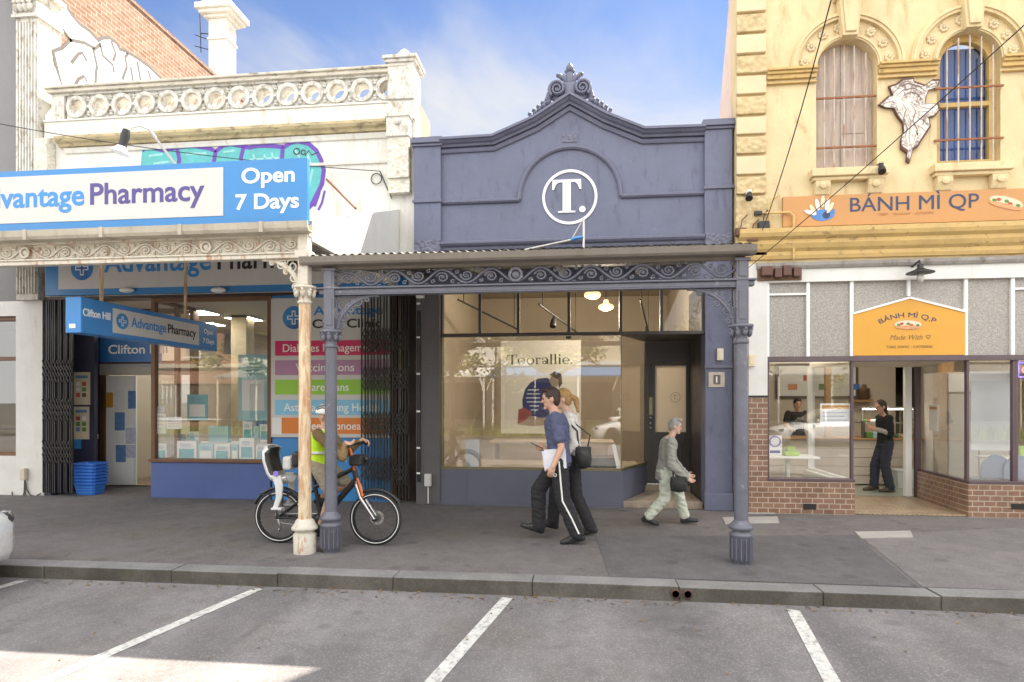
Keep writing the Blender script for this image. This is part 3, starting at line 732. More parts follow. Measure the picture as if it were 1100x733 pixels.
# brick return of the parapet
mb = MB(); mb.box(X1-.28, X1, FP+.301, 10.2, 3.4, 6.42); mb.build('return_wall', M['brick_tan'], ph)
mb = MB(); mb.prismx([(FP+.3,5.6),(16,5.0),(16,4.9),(FP+.3,5.5)], X0, X1-.3); mb.build('roof', M['zinc'], ph)
# teal and purple bubble graffiti
GR = [(153,162),(158,158),(168,160),(176,162),(186,160),(190,158),(196,158),(206,157),(214,158),(226,160),(232,163),(240,157),(248,155),(258,157),(268,159),(276,157),(290,157),(300,158),(306,158),(312,154),(320,152),(332,155),(340,162),(345,172),(348,183),(346,198),(340,210),(335,220),(330,225),(330,190),(150,190)]
for key, col in (('gr_teal', (.10,.42,.42)), ('gr_purple', (.13,.055,.36)), ('gr_pale', (.28,.55,.53))): M[key] = paint('spray_'+key[3:], col, .6, .18, 6)
def fp(px, py): return W(px, py, FP)
mb = MB(); flat(mb, [fp(*p) for p in GR], (0,FP-.003,0), .003); gt = mb.build('graffiti', M['gr_teal'], ph)
mb = MB()
def wl_(pts, w=.035, y=FP-.008):
    i0 = len(mb.v); mb.tube([(*fp(*p)[:1], y, fp(*p)[1]) for p in pts], w, 6, smooth=False)
    for i in range(i0, len(mb.v)): a = mb.v[i]; mb.v[i] = (a[0], y+(a[1]-y)*.06, a[2])
wl_(GR[:-2]); wl_([(190,158),(193,172),(190,184)]); wl_([(232,162),(230,175),(233,186)]); wl_([(262,158),(259,170),(262,182)]); wl_([(304,158),(303,172),(306,184)])
wl_([(345,196),(343,208),(338,222)], .02); wl_([(349,205),(346,218),(342,226)], .018)
mb.build('outline', M['gr_purple'], gt)
mb = MB()
for q in ([(160,168),(175,166)],[(165,176),(182,174)],[(200,166),(222,165)],[(240,164),(252,162)],[(272,166),(276,176)],[(284,166),(286,176)],[(292,164),(296,178)],[(268,172),(300,170)],[(316,160),(322,170)],[(330,164),(334,178)],[(336,182),(332,200)]): wl_(q, .018, FP-.007)
mb.build('highlight', M['gr_pale'], gt)
mb = MB()
for cxp, cyp, r in ((319,163,3.2), (326,164,2.4)): wl_([(cxp+r*math.cos(a), cyp+r*math.sin(a)) for a in [k*.55 for k in range(12)]], .009, FP-.011)
wl_([(328,168),(332,162),(335,167),(342,164)], .008, FP-.011); mb.build('tag_scribble', M['ink_black'], gt)
# lower shopfront of the pharmacy --------------------------------
zh = wz(230,319,FP)      # head of the shopfront
dx0, dx1 = wx(103,FP), wx(162,FP); rx1 = wx(290,FP); DY = 10.3
mb = MB(); mb.box(X0+.02, X1+.0, FP-.02, FP+.25, zh, 3.35); mb.build('head_beam', M['dark_timber'], ph)
mb = MB(); mb.box(dx1, rx1, FP+.0, FP+.14, .0, wz(230,497,FP)); mb.box(dx1, dx1+.14, FP+.14, DY, 0, wz(230,497,FP)); mb.build('stall_riser', M['blue_paint'], ph, bevel=.006)
zs = wz(230,497,FP)
mb = MB(); mb.box(dx1-.02, rx1+.02, FP-.04, FP+.16, zs, zs+.05); mb.box(dx1-.02, dx1+.16, FP+.16, DY, zs, zs+.05)
mb.box(dx1, dx1+.07, FP, FP+.09, zs+.05, zh); mb.box(rx1-.05, rx1+.02, FP, FP+.09, zs+.05, zh); mb.box(dx1+.07, rx1-.05, FP, FP+.09, zh-.07, zh)
mb.box(dx1+.02, dx1+.09, FP+.55, FP+.63, zs+.05, zh); mb.box(dx1+.02, dx1+.09, DY-.08, DY, zs+.05, zh); mb.box(dx1, dx1+.09, FP+.09, DY, zh-.07, zh)
wfr = mb.build('window', M['timber'], ph, bevel=.006)
mb = MB(); mb.quad((dx1+.07,FP+.05,zs+.05),(rx1-.05,FP+.05,zs+.05),(rx1-.05,FP+.05,zh-.07),(dx1+.07,FP+.05,zh-.07)); mb.build('pane', M['glass'], wfr)
mb = MB(); mb.quad((dx1+.05,FP+.09,zs+.05),(dx1+.05,DY-.05,zs+.05),(dx1+.05,DY-.05,zh-.07),(dx1+.05,FP+.09,zh-.07)); mb.build('pane', M['glass'], wfr)
EP = 9.72
mb = MB(); mb.box(XL+.12, wx(101,EP), EP, EP+.08, 0, zh); mb.box(XL+.01, XL+.12, FP+.02, DY+.1, 0, zh); mb.build('entry_pier', paint('dark_navy_gloss', (.03,.032,.065), .35, .1, 3), ph)
# recessed doorway
dL, dR = max(XL+.125, wx(100,DY)), dx1+.0
mb = MB(); zdo = wz(130,403,DY); zbm = wz(130,391,DY)
mb.box(dL, dR, DY, DY+.1, zdo, zbm)
mb.build('door_head', M['interior_cream'], ph)
mb = MB(); mb.box(dL, dL+.11, DY, DY+.1, 0, zdo); mb.box(dR-.02, dR+.08, DY, DY+.1, 0, zh); mb.box(dL, dR, DY, DY+.1, zbm, zbm+.05); mb.box(dL, dL+.06, DY, DY+.1, zbm+.05, zh); mb.box(dL, dR, DY-.0, DY+.1, zh-.1, zh); mb.build('door_frame', M['timber'], ph, bevel=.005)
mb = MB(); xq = wx(112,DY); ang = R(-12)
mb.obox((xq+.27, DY+.10, zdo/2+.01), .27, .022, zdo/2-.02, Matrix.Rotation(R(10), 3, 'Z')); dl = mb.build('door', M['clean_white'], ph, bevel=.005)
cs, sn = math.cos(R(10)), math.sin(R(10)); cols = ['orange_sign','ink_white','ink_blue','paper','pale_teal','ink_blue','paper','paper','paper']
spots = [(-.20,1.62,.06,.14,'amber_sign'),(-.02,1.62,.09,.18,'paper'),(.20,1.62,.07,.17,'ink_blue2'),(-.02,1.22,.09,.17,'ink_blue2'),(.18,1.30,.09,.16,'paper'),(-.02,.92,.08,.10,'paper'),(.18,.95,.09,.15,'paper2'),(0,.62,.09,.16,'ink_blue2'),(.18,.66,.09,.12,'paper2')]
M['ink_blue2'] = paint('notice_blue', (.12,.24,.48), .6, .25, 14); M['paper2'] = paint('notice_lilac', (.50,.50,.62), .6, .2, 14)
for k, (u_, z_, w_, h_, mm) in enumerate(spots):
    c = Vector((xq+.27+u_*cs+.027*sn, DY+.10+u_*sn-.027*cs, z_)); m2 = MB(); m2.obox(c, w_, .002, h_, Matrix.Rotation(R(10), 3, 'Z')); m2.build('notice', M[mm], dl)
mb = MB(); mb.quad((xq+.5,DY+.12,.05),(dR-.03,DY+.02,.05),(dR-.03,DY+.02,zdo),(xq+.5,DY+.12,zdo)); mb.build('glass_door', M['glass'], ph)
# interior shell
mb = MB(); mb.box(XL+.02, X1-.02, DY+.12, 15.0, .012, .03); mb.box(dx1+.16, rx1, FP+.16, DY+.12, .5, zs-.02); mb.build('interior_floor', M['interior_floor'], ph)
mb = MB(); mb.box(XL+.02, X1, 14.9, 15.0, .03, 3.35); mb.box(XL+.02, XL+.1, DY+.12, 14.9, .03, 3.35); mb.box(X1-.1, X1-.02, FP+.4, 14.9, .03, 3.35); mb.build('interior_wall', M['interior_cream'], ph)
mb = MB(); mb.box(XL+.1, X1-.1, FP+.26, 14.9, 3.30, 3.34); mb.build('ceiling', M['interior_cream'], ph)
mb = MB(); mb.box(wx(248,11.2), wx(248,11.2)+.32, 11.2, 11.5, .03, 3.3); mb.build('column', M['yellow_pale'], ph)
# poster wall beside the window: board belongs to its own sign; backing wall
mb = MB(); mb.box(rx1+.03, wx(421,FP), FP+.02, FP+.2, 0, zh); mb.build('side_panel', M['sign_blue'], ph); mb = MB(); mb.box(wx(421,FP)+.06, X1, FP+.25, FP+.35, 0, zh); mb.build('side_panel', M['dark_timber'], ph)
mb = MB(); mb.box(wx(421,FP), wx(421,FP)+.05, FP-.02, FP+.2, 0, zh); mb.build('jamb', M['timber'], ph)

def concertina(parent, x0, x1, z0, z1, y, n, lat):
    mb = MB(); w = (x1-x0)/(n-1)
    for k in range(n):
        x = x0+k*w; d = .018*(k % 2)
        mb.box(x-.009, x+.009, y-.012+d, y+.012+d, z0, z1)
    g = mb.build('security_gate', M['iron_dark'], parent)
    for zc in lat:
        mb = MB()
        for k in range(n-1):
            a = x0+k*w
            for q in (-.11,-.0,.11):
                mb.tube([(a,y-.016,zc+q-.075),(a+w,y-.016,zc+q+.075)], .008, 4, smooth=False); mb.tube([(a,y-.024,zc+q+.075),(a+w,y-.024,zc+q-.075)], .008, 4, smooth=False)
        mb.build('lattice', M['iron_dark'], g)
    return g
concertina(ph, wx(50,FP)+.0, wx(81,FP), .06, zh-.02, FP-.06, 11, (.75,1.45,2.1))
concertina(ph, wx(391,FP), wx(421,FP), .06, zh-.02, FP-.10, 10, (.55,1.25,1.95,2.55))
concertina(ph, wx(423,FP), wx(443,FP)-.04, .06, zh-.02, FP-.06, 6, (.45,1.25,1.95,2.55))
# ================================================================ PHARMACY VERANDAH AND SIGNS
PY = 6.02                                   # front line of the pharmacy verandah
def scroll_band(mb, x0, x1, z0, z1, y, pitch, r=.011, medal=()):
    """running vine scrollwork in cast iron"""
    h = (z1-z0)/2; zc = (z0+z1)/2; n = max(2, round((x1-x0)/pitch)); w = (x1-x0)/n
    P = [(x0+(x1-x0)*i/(n*10), y, zc+h*.78*math.sin(math.pi*i/10)) for i in range(n*10+1)]
    mb.tube(P, r*1.1, 5, asp=1)
    for k in range(n):
        cx = x0+w*(k+.5); sg = 1 if k % 2 == 0 else -1
        if k in medal:
            ring(mb, (cx, y-.012, zc), h*.55, h*.80, .02, 20); mb.ell((cx, y-.005, zc), h*.5, .025, h*.5)
            continue
        cz = zc - sg*h*.12; sp = []
        for i in range(26):
            a = i/25; rr = h*.62*(1-a*.86); an = math.pi*(.95) + sg*(-1)*a*math.pi*3.4
            sp.append((cx+rr*math.cos(an)*min(1.15, w/(2*h)*1.0), y, cz+rr*math.sin(an)*1.0))
        mb.tube(sp, [r*(1.0-.25*i/25) for i in range(26)], 5)
        mb.ell((cx, y-.008, cz), h*.17, .018, h*.17, nu=8, nv=6)
        # small curls above and leaves
        for sx in (-1, 1):
            qx = cx+sx*w*.42; qz = zc - sg*h*.62*(1 if sx > 0 else .8)
            sp = [(qx+h*.25*(1-i/12*.8)*math.cos(sx*i*.55+1), y, qz+h*.25*(1-i/12*.8)*math.sin(sx*i*.55+1)) for i in range(12)]
            mb.tube(sp, r*.75, 4)
            mb.ell((cx+sx*w*.33, y, zc+sg*h*.80), w*.10, .012, h*.10, nu=8, nv=6)
def bracket(mb, x, ztop, sx, w, hgt, y, r=.012):
    """quarter-arch cast iron bracket: post side at x, reaches sx*w sideways below ztop"""
    def arc(k0, k1, s_):
        return [(x+sx*w*s_*(1-math.sin(t))+sx*w*(1-s_)*0, y, ztop-hgt*s_*(1-math.cos(t))) for t in [math.pi/2*(k0+(k1-k0)*i/18) for i in range(19)]]
    A = arc(0, 1, 1.0); mb.tube(A, r*1.5, 6)
    B = [(px_+ -sx*.0, y, pz) for px_, _, pz in arc(0, 1, .86)]; mb.tube(B, r*.9, 5)
    for i in range(1, 8):
        t = math.pi/2*i/8; p = Vector((x+sx*w*(1-math.sin(t)), y, ztop-hgt*(1-math.cos(t)))); q = Vector((x+sx*w*.86*(1-math.sin(t)), y, ztop-hgt*.86*(1-math.cos(t))))
        ring(mb, ((p+q)/2)[:], .012, .026, .012, 10)
    for (fx, fz, rr, sg) in ((.20,.20,.115,1), (.16,.50,.075,-1), (.50,.14,.075,-1), (.36,.34,.05,1), (.13,.74,.045,1), (.74,.10,.04,1)):
        c = Vector((x+sx*w*fx, y, ztop-hgt*fz)); R0 = rr*hgt/.55
        mb.tube([(c.x+R0*(1-i/20*.85)*math.cos(sg*i*.5+.8), y, c.z+R0*(1-i/20*.85)*math.sin(sg*i*.5+.8)) for i in range(20)], r*.8, 5)
    mb.tube([(x, y, ztop), (x, y, ztop-hgt)], r, 5); mb.tube([(x, y, ztop-.01), (x+sx*w, y, ztop-.01)], r, 5)
def corrugated(mb, x0, x1, yf, zf, yb, zb, pitch=.075, amp=.009):
    n = int((x1-x0)/pitch*6); top = []; bot = []
    for i in range(n+1):
        x = x0+(x1-x0)*i/n; d = amp*math.sin(2*math.pi*(x-x0)/pitch)
        top += [(x,yf,zf+d+.004),(x,yb,zb+d+.004)]; bot += [(x,yf,zf+d-.004),(x,yb,zb+d-.004)]
    o = len(top); fs = []
    for i in range(n): fs += [(2*i,2*i+2,2*i+3,2*i+1),(o+2*i,o+2*i+1,o+2*i+3,o+2*i+2),(2*i,o+2*i,o+2*i+2,2*i+2)]
    mb.add(top+bot, fs, False)
def capital(mb, x, y, z0, r):
    mb.lathe([(r*1.0,0),(r*1.25,.012),(r*1.25,.03),(r*.98,.045),(r*1.0,.07),(r*1.3,.12),(r*1.75,.16),(r*1.95,.165),(r*1.95,.19),(r*1.3,.195)], (x,y,z0), 16)
    for k in range(8):
        a = 2*math.pi*k/8+.2; mb.ell((x+r*1.45*math.cos(a), y+r*1.45*math.sin(a), z0+.115), r*.42, r*.42, .045, nu=8, nv=6); mb.ell((x+r*1.7*math.cos(a), y+r*1.7*math.sin(a), z0+.145), r*.28, r*.28, .02, nu=8, nv=6)

pv = thing('verandah', 'rusty cream cast iron lace verandah over the pharmacy footpath', 'verandah', (-6, PY, 0))
vxe = wx(331, PY)
zgt, zgb = 3.45, 3.355; zft, zfb, zrb = 3.335, 3.17, 3.105
mb = MB(); corrugated(mb, -9.6, vxe, PY-.04, 3.465, FP-.01, 4.35); mb.build('roof', M['zinc'], pv)
mb = MB(); prof = [(PY-.10,zgb),(PY+.02,zgb),(PY+.02,zgt-.015),(PY-.0,zgt-.015),(PY-.0,zgb+.02),(PY-.085,zgb+.02),(PY-.115,zgt),(PY-.13,zgt),(PY-.12,zgb+.03)]
mb.prismx(prof, -9.6, vxe+.05)
for k in range(8): xx = vxe-.45-k*.9; mb.box(xx-.02, xx+.02, PY-.135, PY+.0, zgb-.01, zgt+.006)
mb.build('gutter', paint('pale_old_gutter', (.44,.40,.33), .6, .15, 4, .2, 40, dirt=(.20,.15,.10), damt=.5), pv)
mb = MB(); mb.box(-9.6, vxe, PY+.03, PY+.09, zft, zgt-.02); mb.build('fascia_board', M['iron_white'], pv)
mb = MB(); y = PY+.06; scroll_band(mb, -9.6, vxe-.09, zfb+.005, zft-.005, y, .235, .012, medal=(6,14,23))
mb.box(-9.6, vxe-.06, y+.010, y+.016, zfb, zft); mb.build('frieze', M['iron_white'], pv)
mb = MB(); mb.box(-9.6, vxe-.05, y-.045, y+.045, zrb, zfb-.02); mb.box(-9.6, vxe-.05, y-.06, y+.06, zfb-.02, zfb); mb.build('beam', M['iron_white'], pv, bevel=.006)
pxp, pyp = wx(327.5, PY+.06), PY+.06
mb = MB(); mb.lathe([(.072,.0),(.066,.30),(.064,1.6),(.060,2.52)], (pxp,pyp,.27), 20); post = mb.build('post', M['rust_post'], pv)
mb = MB(); mb.lathe([(.115,0),(.118,.20),(.100,.215),(.100,.235),(.135,.25),(.135,.275),(.11,.30),(.095,.34),(.075,.36)], (pxp,pyp,0), 24); mb.build('base', M['iron_white'], post)
mb = MB(); capital(mb, pxp, pyp, 2.62, .062); mb.build('capital', M['iron_white'], post)
mb = MB(); mb.box(pxp-.055, pxp+.055, pyp-.055, pyp+.055, 2.82, zgb); mb.box(pxp-.08, pxp+.08, pyp-.08, pyp+.08, zrb-.01, zfb+.01); mb.build('post_head', M['iron_white'], post, bevel=.008)
mb = MB(); bracket(mb, pxp-.055, zrb, -1, .42, .40, pyp, .012); mb.build('bracket', M['iron_white'], pv)
mb = MB(); mb.prismx([(PY+.1,3.30),(FP-.02,3.36),(FP-.02,4.62),(PY+.1,3.52)], vxe-.05, vxe); mb.build('end_panel', M['white_trim'], pv)
mb = MB(); mb.quad((-9.6,PY+.1,3.28),(vxe-.06,PY+.1,3.28),(vxe-.06,FP-.13,4.0),(-9.6,FP-.13,4.0)); mb.build('soffit', M['soffit_light'], pv)

# roof sign ------------------------------------------------------
SY = PY-.02
rs = thing('roof_sign', 'long blue and white sign standing on the pharmacy verandah roof', 'sign', (-6, SY, 3.45))
sx1 = wx(330,SY); zt, zb = 4.14, 3.455
mb = MB(); mb.box(-9.4, sx1, SY, SY+.06, zb, zt); mb.build('panel', M['sign_blue'], rs, bevel=.004)
mb = MB(); wxr = wx(240,SY); pzt, pzb = wz(240,180,SY), wz(240,232,SY); mb.box(-8.6, wxr, SY-.006, SY, pzb, pzt); mb.build('white_panel', M['sign_white'], rs)
def at(px, py, Y, d=.0): return (wx(px,Y), Y-d, wz(px,py,Y))
xe = wx(220,SY); k = wz(219,214,SY); cap = (wz(150,207,SY), )
base = wz(160,217.5,SY)
lettering(rs, 'Pharmacy', (wx(97.5,SY), SY-.007, base), .225, M['ink_purple'], width=wx(220,SY)-wx(97.5,SY), bold=.016)
gw = lambda q: max(v.x for v in glyph_mesh(q, .018)[0])-min(v.x for v in glyph_mesh(q, .018)[0])
wA = (wx(91,SY)-wx(1,SY))*gw('Advantage')/gw('vantage')
lettering(rs, 'Advantage', (wx(91,SY)-wA, SY-.007, base), .225, M['ink_blue'], width=wA, bold=.018)
lettering(rs, 'Open', (wx(288,SY), SY-.001, wz(288,196,SY)), .155, M['ink_white'], align='C', width=wx(315,SY)-wx(258,SY), bold=.022)
lettering(rs, '7 Days', (wx(287,SY), SY-.001, wz(288,224,SY)), .155, M['ink_white'], align='C', width=wx(321,SY)-wx(253,SY), bold=.022)
mb = MB(); mb.tube([at(351,193,FP,.01), at(382,224,7.2)], .016, 6); mb.build('stay_rod', M['rust'], rs)
# gooseneck lamp over the sign
A0 = Vector(at(187,175,8.6)); A1 = Vector(at(160,139,8.0)); A2 = Vector(at(150,135,7.9)); A3 = Vector(at(141,137,7.8)); A4 = Vector(at(136,142,7.75))
gl_ = thing('gooseneck_lamp', 'black headed lamp on a bent white pole above the blue roof sign', 'lamp', A0)
mb = MB(); mb.tube([Vector((A0.x+.3, FP, A0.z-.35)), A0, A1, A2, A3, A4], .020, 8); mb.build('arm', M['white_trim'], gl_)
mb = MB(); d = Vector((-.25,-.1,-1)).normalized(); mb.tube([A4+Vector((0,0,.03)), A4+d*.06, A4+d*.16, A4+d*.22], [.045,.06,.05,.06], 12); h_ = mb.build('head', M['black'], gl_)
mb = MB(); mb.tube([A4+d*.22, A4+d*.26, A4+d*.31], [.06,.085,.12], 14); mb.build('shade', M['clean_white'], h_)

# fascia sign on the wall under the verandah ----------------------
FS = FP-.10
fs_ = thing('fascia_sign', 'wide white pharmacy fascia board with blue border under the verandah roof', 'sign', (-6, FS, 3.4))
fz0 = wz(250,313.5,FS); mb = MB(); mb.box(wx(49,FS), wx(437,FS), FS, FP-.022, fz0, 3.90); mb.build('panel', M['sign_blue'], fs_, bevel=.004)
mb = MB(); mb.box(wx(63,FS), wx(420,FS), FS-.006, FS, wz(250,307,FS), 3.86); mb.build('white_panel', M['sign_white'], fs_)
zb_ = wz(170,291,FS); cross_logo(fs_, (wx(88.5,FS), FS-.007, wz(88,288.5,FS)), .20)
lettering(fs_, 'Advantage', (wx(112,FS), FS-.007, zb_), .34, M['ink_blue'], width=wx(227,FS)-wx(112,FS), bold=.018)
lettering(fs_, 'Pharmacy', (wx(234,FS), FS-.007, zb_), .34, M['ink_black'], width=(wx(301,FS)-wx(234,FS))*8/5.1, bold=.016)
for px in (139, 237):
    mb = MB(); x, z = W(px, 312.5, FS); mb.ell((x, FS-.06, z), .13, .06, .045); mb.box(x-.02, x+.02, FS-.06, FS, z+.02, z+.05); o = mb.build('sign_light', M['clean_white'])
    tag(o, 'small white oval lamp on the pharmacy fascia, %s hanging sign rod' % ('right of the left' if px == 139 else 'right of the right'), 'lamp', 'lamps on the pharmacy fascia')

# hanging light box -----------------------------------------------
hb = thing('hanging_sign', 'blue lightbox sign hung on two rods under the pharmacy verandah', 'sign', (-5.86, 7.7, 2.4))
hx1 = wx(87,6.4); hx0 = hx1-.20; HY0, HY1 = 6.4, 9.05; hz0, hz1 = 2.395, 2.815
mb = MB(); mb.box(hx0, hx1, HY0, HY1, hz0, hz1); mb.build('box', paint('lightbox_blue', (.045,.22,.55), .35, .05, 2), hb, bevel=.008)
RV, UV = (0,1,0), (0,0,1)
def hy(px): u = (px-550)/FOC; return hx1*(CT+u*ST)/(-ST+u*CT)
mb = MB(); flat(mb, [(hy(121),2.45),(hy(213.5),2.45),(hy(213.5),2.755),(hy(121),2.755)], (hx1+.001,0,0), .004, RV, UV); mb.build('white_panel', M['sign_white'], hb)
lettering(hb, 'Clifton Hill', (hx1+.001, hy(89), 2.60), .085, M['ink_white'], Rv=RV, width=hy(118.5)-hy(89), bold=.02)
lettering(hb, 'Advantage', (hx1+.006, hy(140.5), 2.56), .125, M['ink_blue'], Rv=RV, width=hy(178)-hy(140.5), bold=.014)
lettering(hb, 'Pharmacy', (hx1+.006, hy(180), 2.56), .125, M['ink_black'], Rv=RV, width=hy(210)-hy(180), bold=.014)
lettering(hb, 'Open', (hx1+.001, hy(224), 2.645), .072, M['ink_white'], Rv=RV, align='C', bold=.02); lettering(hb, '7 Days', (hx1+.001, hy(224), 2.50), .072, M['ink_white'], Rv=RV, align='C', bold=.02)
cross_logo(hb, (hx1+.006, hy(131), 2.61), .10, RV, UV)
mb = MB(); mb.box(hx0+.05, hx0+.13, HY0-.003, HY0, 2.45, 2.50); mb.build('maker_plate', M['paper'], hb)
for px in (117, 206):
    mb = MB(); yy = hy(px); mb.tube([((hx0+hx1)/2,yy,hz1),((hx0+hx1)/2,yy,3.42+(yy-PY)*.28)], .022, 8); mb.build('hanger', M['rust_post'], hb)
# sign over the door -----------------------------------------------
DS = DY-.35
dsn = thing('door_sign', 'small blue suburb name sign over the recessed pharmacy door', 'sign', (wx(135,DS), DS, wz(135,388,DS)))
mb = MB(); mb.box(wx(107,DS), wx(172,DS), DS, DS+.05, wz(135,389,DS), wz(135,361,DS)); mb.build('panel', M['sign_blue_deep'], dsn)
lettering(dsn, 'Clifton Hill', (wx(116.5,DS), DS-.001, wz(135,380,DS)), .155, M['ink_white'], width=wx(180,DS)-wx(116.5,DS), bold=.016)
# services board ----------------------------------------------------
BY = FP-.01
sb = thing('services_board', 'white clinic board with coloured service bars behind the parked bicycle', 'sign', (wx(345,BY), BY, wz(345,480,BY)))
bx0, bx1 = wx(291.5,BY), wx(420,BY); mb = MB(); mb.box(bx0, bx1, BY-.012, FP+.019, wz(345,470,BY), wz(345,320,BY)); mb.build('panel', M['sign_white'], sb)
for (y0, y1, col, txt, tx, ex) in ((366,382,(.62,.02,.13),'Diabetes Management',304.5,405),(387,403,(.42,.22,.36),'Vaccinations',318,381),(408,424,(.28,.55,.05),'Care Plans',328,375),(429.5,446,(.22,.52,.72),'Asthma & Lung Health',305.5,408),(449,466,(.68,.20,.03),'Sleep Apnoea',328,388)):
    mb = MB(); yc = (y0+y1)/2; mb.box(wx(296,BY), wx(418,BY), BY-.016, BY-.012, wz(345,y1,BY), wz(345,y0,BY)); b_ = mb.build('service_bar', paint('bar_'+txt.split()[0].lower(), col, .5, .04), sb)
    lettering(b_, txt, (wx(tx,BY), BY-.017, wz(345,yc+4.0,BY)), .125, M['ink_white'], width=wx(ex,BY)-wx(tx,BY), bold=.006)
cross_logo(sb, (wx(316,BY), BY-.013, wz(316,341.5,BY)), .185)
lettering(sb, 'Advantage', (wx(337,BY), BY-.013, wz(345,338.5,BY)), .135, M['ink_blue'], width=wx(411,BY)-wx(337,BY), bold=.02)
lettering(sb, 'Care Clinic', (wx(336,BY), BY-.013, wz(345,352.5,BY)), .135, M['ink_black'], width=wx(410,BY)-wx(336,BY), bold=.02)
lettering(sb, '4 1', (wx(368,BY), FP+.018, wz(345,496,BY)), .09, M['ink_white'], bold=.015)
mb = MB(); mb.box(wx(293,BY), wx(303,BY), BY-.018, BY-.0125, wz(345,467,BY), wz(345,449,BY)); nt = mb.build('notice', M['paper'], sb)

# ================================================================ T SHOP
ts = thing('navy_shop', 'single storey slate navy shop with a scroll topped gable parapet', 'building', (-.2, 9.3, 0))
TX0, TX1 = -2.555, 2.225
p0, p1 = wx(474.5,FT), wx(756,FT)
def z(py, px=612): return wz(px, py, FT)
zfl = (z(153,505)+z(139.5,725))/2     # top of the flat ends of the cornice
zap = z(106); xap = wx(612,FT); xl2 = wx(531,FT); xr2 = wx(690,FT)
off = .10
crn = [(p0,zfl-off),(xl2,zfl-off+.01),(xap-.5,zap-off-.30),(xap,zap-off),(xap+.5,zap-off-.30),(xr2,zfl-off+.01),(p1,zfl-off)]
zlow = 3.40
mb = MB(); mb.prism([(TX0,zlow),(TX1,zlow),(TX1,zfl-off)]+crn[::-1][0:]+[(TX0,zfl-off)], FT, FT+.28); mb.build('parapet', M['navy'], ts)
mb = MB(); mb.sweep(crn, [(-.0,-.0),(.05,.0),(.065,.03),(.10,.045),(.13,.075),(.16,.08),(.16,.115),(.06,.135),(0,.14)], FT)
mb.sweep([(x_, z_-.055) for x_, z_ in crn], [(0,-.03),(.03,-.03),(.045,.0),(.03,.03),(0,.03)], FT); mb.build('cornice', M['navy_trim'], ts)
# scrolled crest (acroterion)
mb = MB(); cy = FT+.02; K = (zap+.02)
zz = lambda py: wz(612, py, FT)
for sx in (-1, 1):
    c = Vector((xap+sx*.19, cy, zap+.14)); r0 = .125
    mb.tube([(c.x+sx*r0*(1-i/34*.88)*math.cos(-.9+i*.42), cy-.05, c.z+r0*(1-i/34*.88)*math.sin(-.9+i*.42)) for i in range(34)], [.028-.010*i/34 for i in range(34)], 6, asp=1.9)
    mb.lathe([(.0,.10),(.118,.10),(.118,-.02),(.0,-.02)], c, 24, ax='y'); mb.ell(c+Vector((0,-.04,0)), .035,.03,.035)
    for k in range(5):
        a = Vector((xap+sx*(.33+.065*k), cy, zap-.0-.052*k-.03)); mb.ell(a, .052-.005*k, .06, .058-.006*k); mb.ell(a+Vector((sx*.02,-.03,.03)), .028, .04, .03)
    mb.tube([(xap+sx*.30,cy,zap+.10),(xap+sx*.345,cy,zap-.04),(xap+sx*.42,cy,zap-.08)], [.05,.05,.02], 8)
    # leaves of the palmette
    for (dx, dz, w, l, an) in ((.075,.30,.035,.11,.30),(.13,.335,.035,.10,.75),(.06,.20,.04,.09,.2),(.175,.36,.03,.045,.9)):
        mb.ell((xap+sx*dx, cy-.01, zap+dz), w, .045, l*.75, Matrix.Rotation(sx*an, 3, 'Y'))
mb.ell((xap,cy,zap+.13), .11,.07,.15); mb.ell((xap,cy,zap+.30), .07,.06,.14); mb.ell((xap,cy-.02,zap+.455), .055,.05,.062); mb.ell((xap,cy-.01,zap+.51), .03,.035,.03)
mb.ell((xap+.05,cy,zap+.42), .03,.03,.03); mb.ell((xap-.05,cy,zap+.42), .03,.03,.03); mb.ell((xap,cy+.02,zap+.03), .3,.06,.07)
mb.build('crest', M['navy_trim'], ts)
# corner piers with caps
for (a, b, pc) in ((TX0+.01, p0, 460), (p1, TX1-.01, 771)):
    zt_ = wz(pc, 150 if pc == 460 else 131, FT)
    mb = MB(); mb.box(a, b, FT-.07, FT+.3, 3.72, zt_-.14); pr = mb.build('pier', M['navy'], ts, bevel=.006)
    mb = MB(); mb.box(a-.03, b+.03, FT-.10, FT+.32, zt_-.14, zt_-.10); mb.box(a-.045, b+.045, FT-.13, FT+.34, zt_-.10, zt_-.04); mb.box(a-.03, b+.03, FT-.11, FT+.33, zt_-.04, zt_); mb.build('cap', M['navy_trim'], pr, bevel=.008)
    zs_ = z(209.5) if pc > 600 else z(212.5)
    mb = MB(); mb.box(a-.02, b+.02, FT-.095, FT-.07, zs_-.02, zs_+.03); mb.build('band', M['navy_trim'], pr, bevel=.006)
    mb = MB(); zv0 = wz(pc, 270 if pc < 600 else 263, FT-.08); zv1 = wz(pc, 258 if pc < 600 else 250.5, FT-.08); mb.box(a+.01, b-.01, FT-.10, FT-.07, zv0-.02, zv1); mb.build('vent_panel', M['navy_vermic'], pr)
# string course that arches over the emblem
ra = (wx(667,FT)-wx(558,FT))/2; xm = (wx(667,FT)+wx(558,FT))/2; zs = z(213.5)
path = [(p0,zs),(xm-ra-.02,zs)]
for i in range(25):
    a = math.pi - math.pi*i/24; path.append((xm+ra*math.cos(a), zs+.02+ra*.98*math.sin(a)))
path += [(xm+ra+.02,zs),(p1,zs)]
mb = MB(); mb.sweep(path, [(0,-.03),(.03,-.03),(.05,-.005),(.05,.02),(.025,.035),(0,.04)], FT); mb.build('string_course', M['navy_trim'], ts)
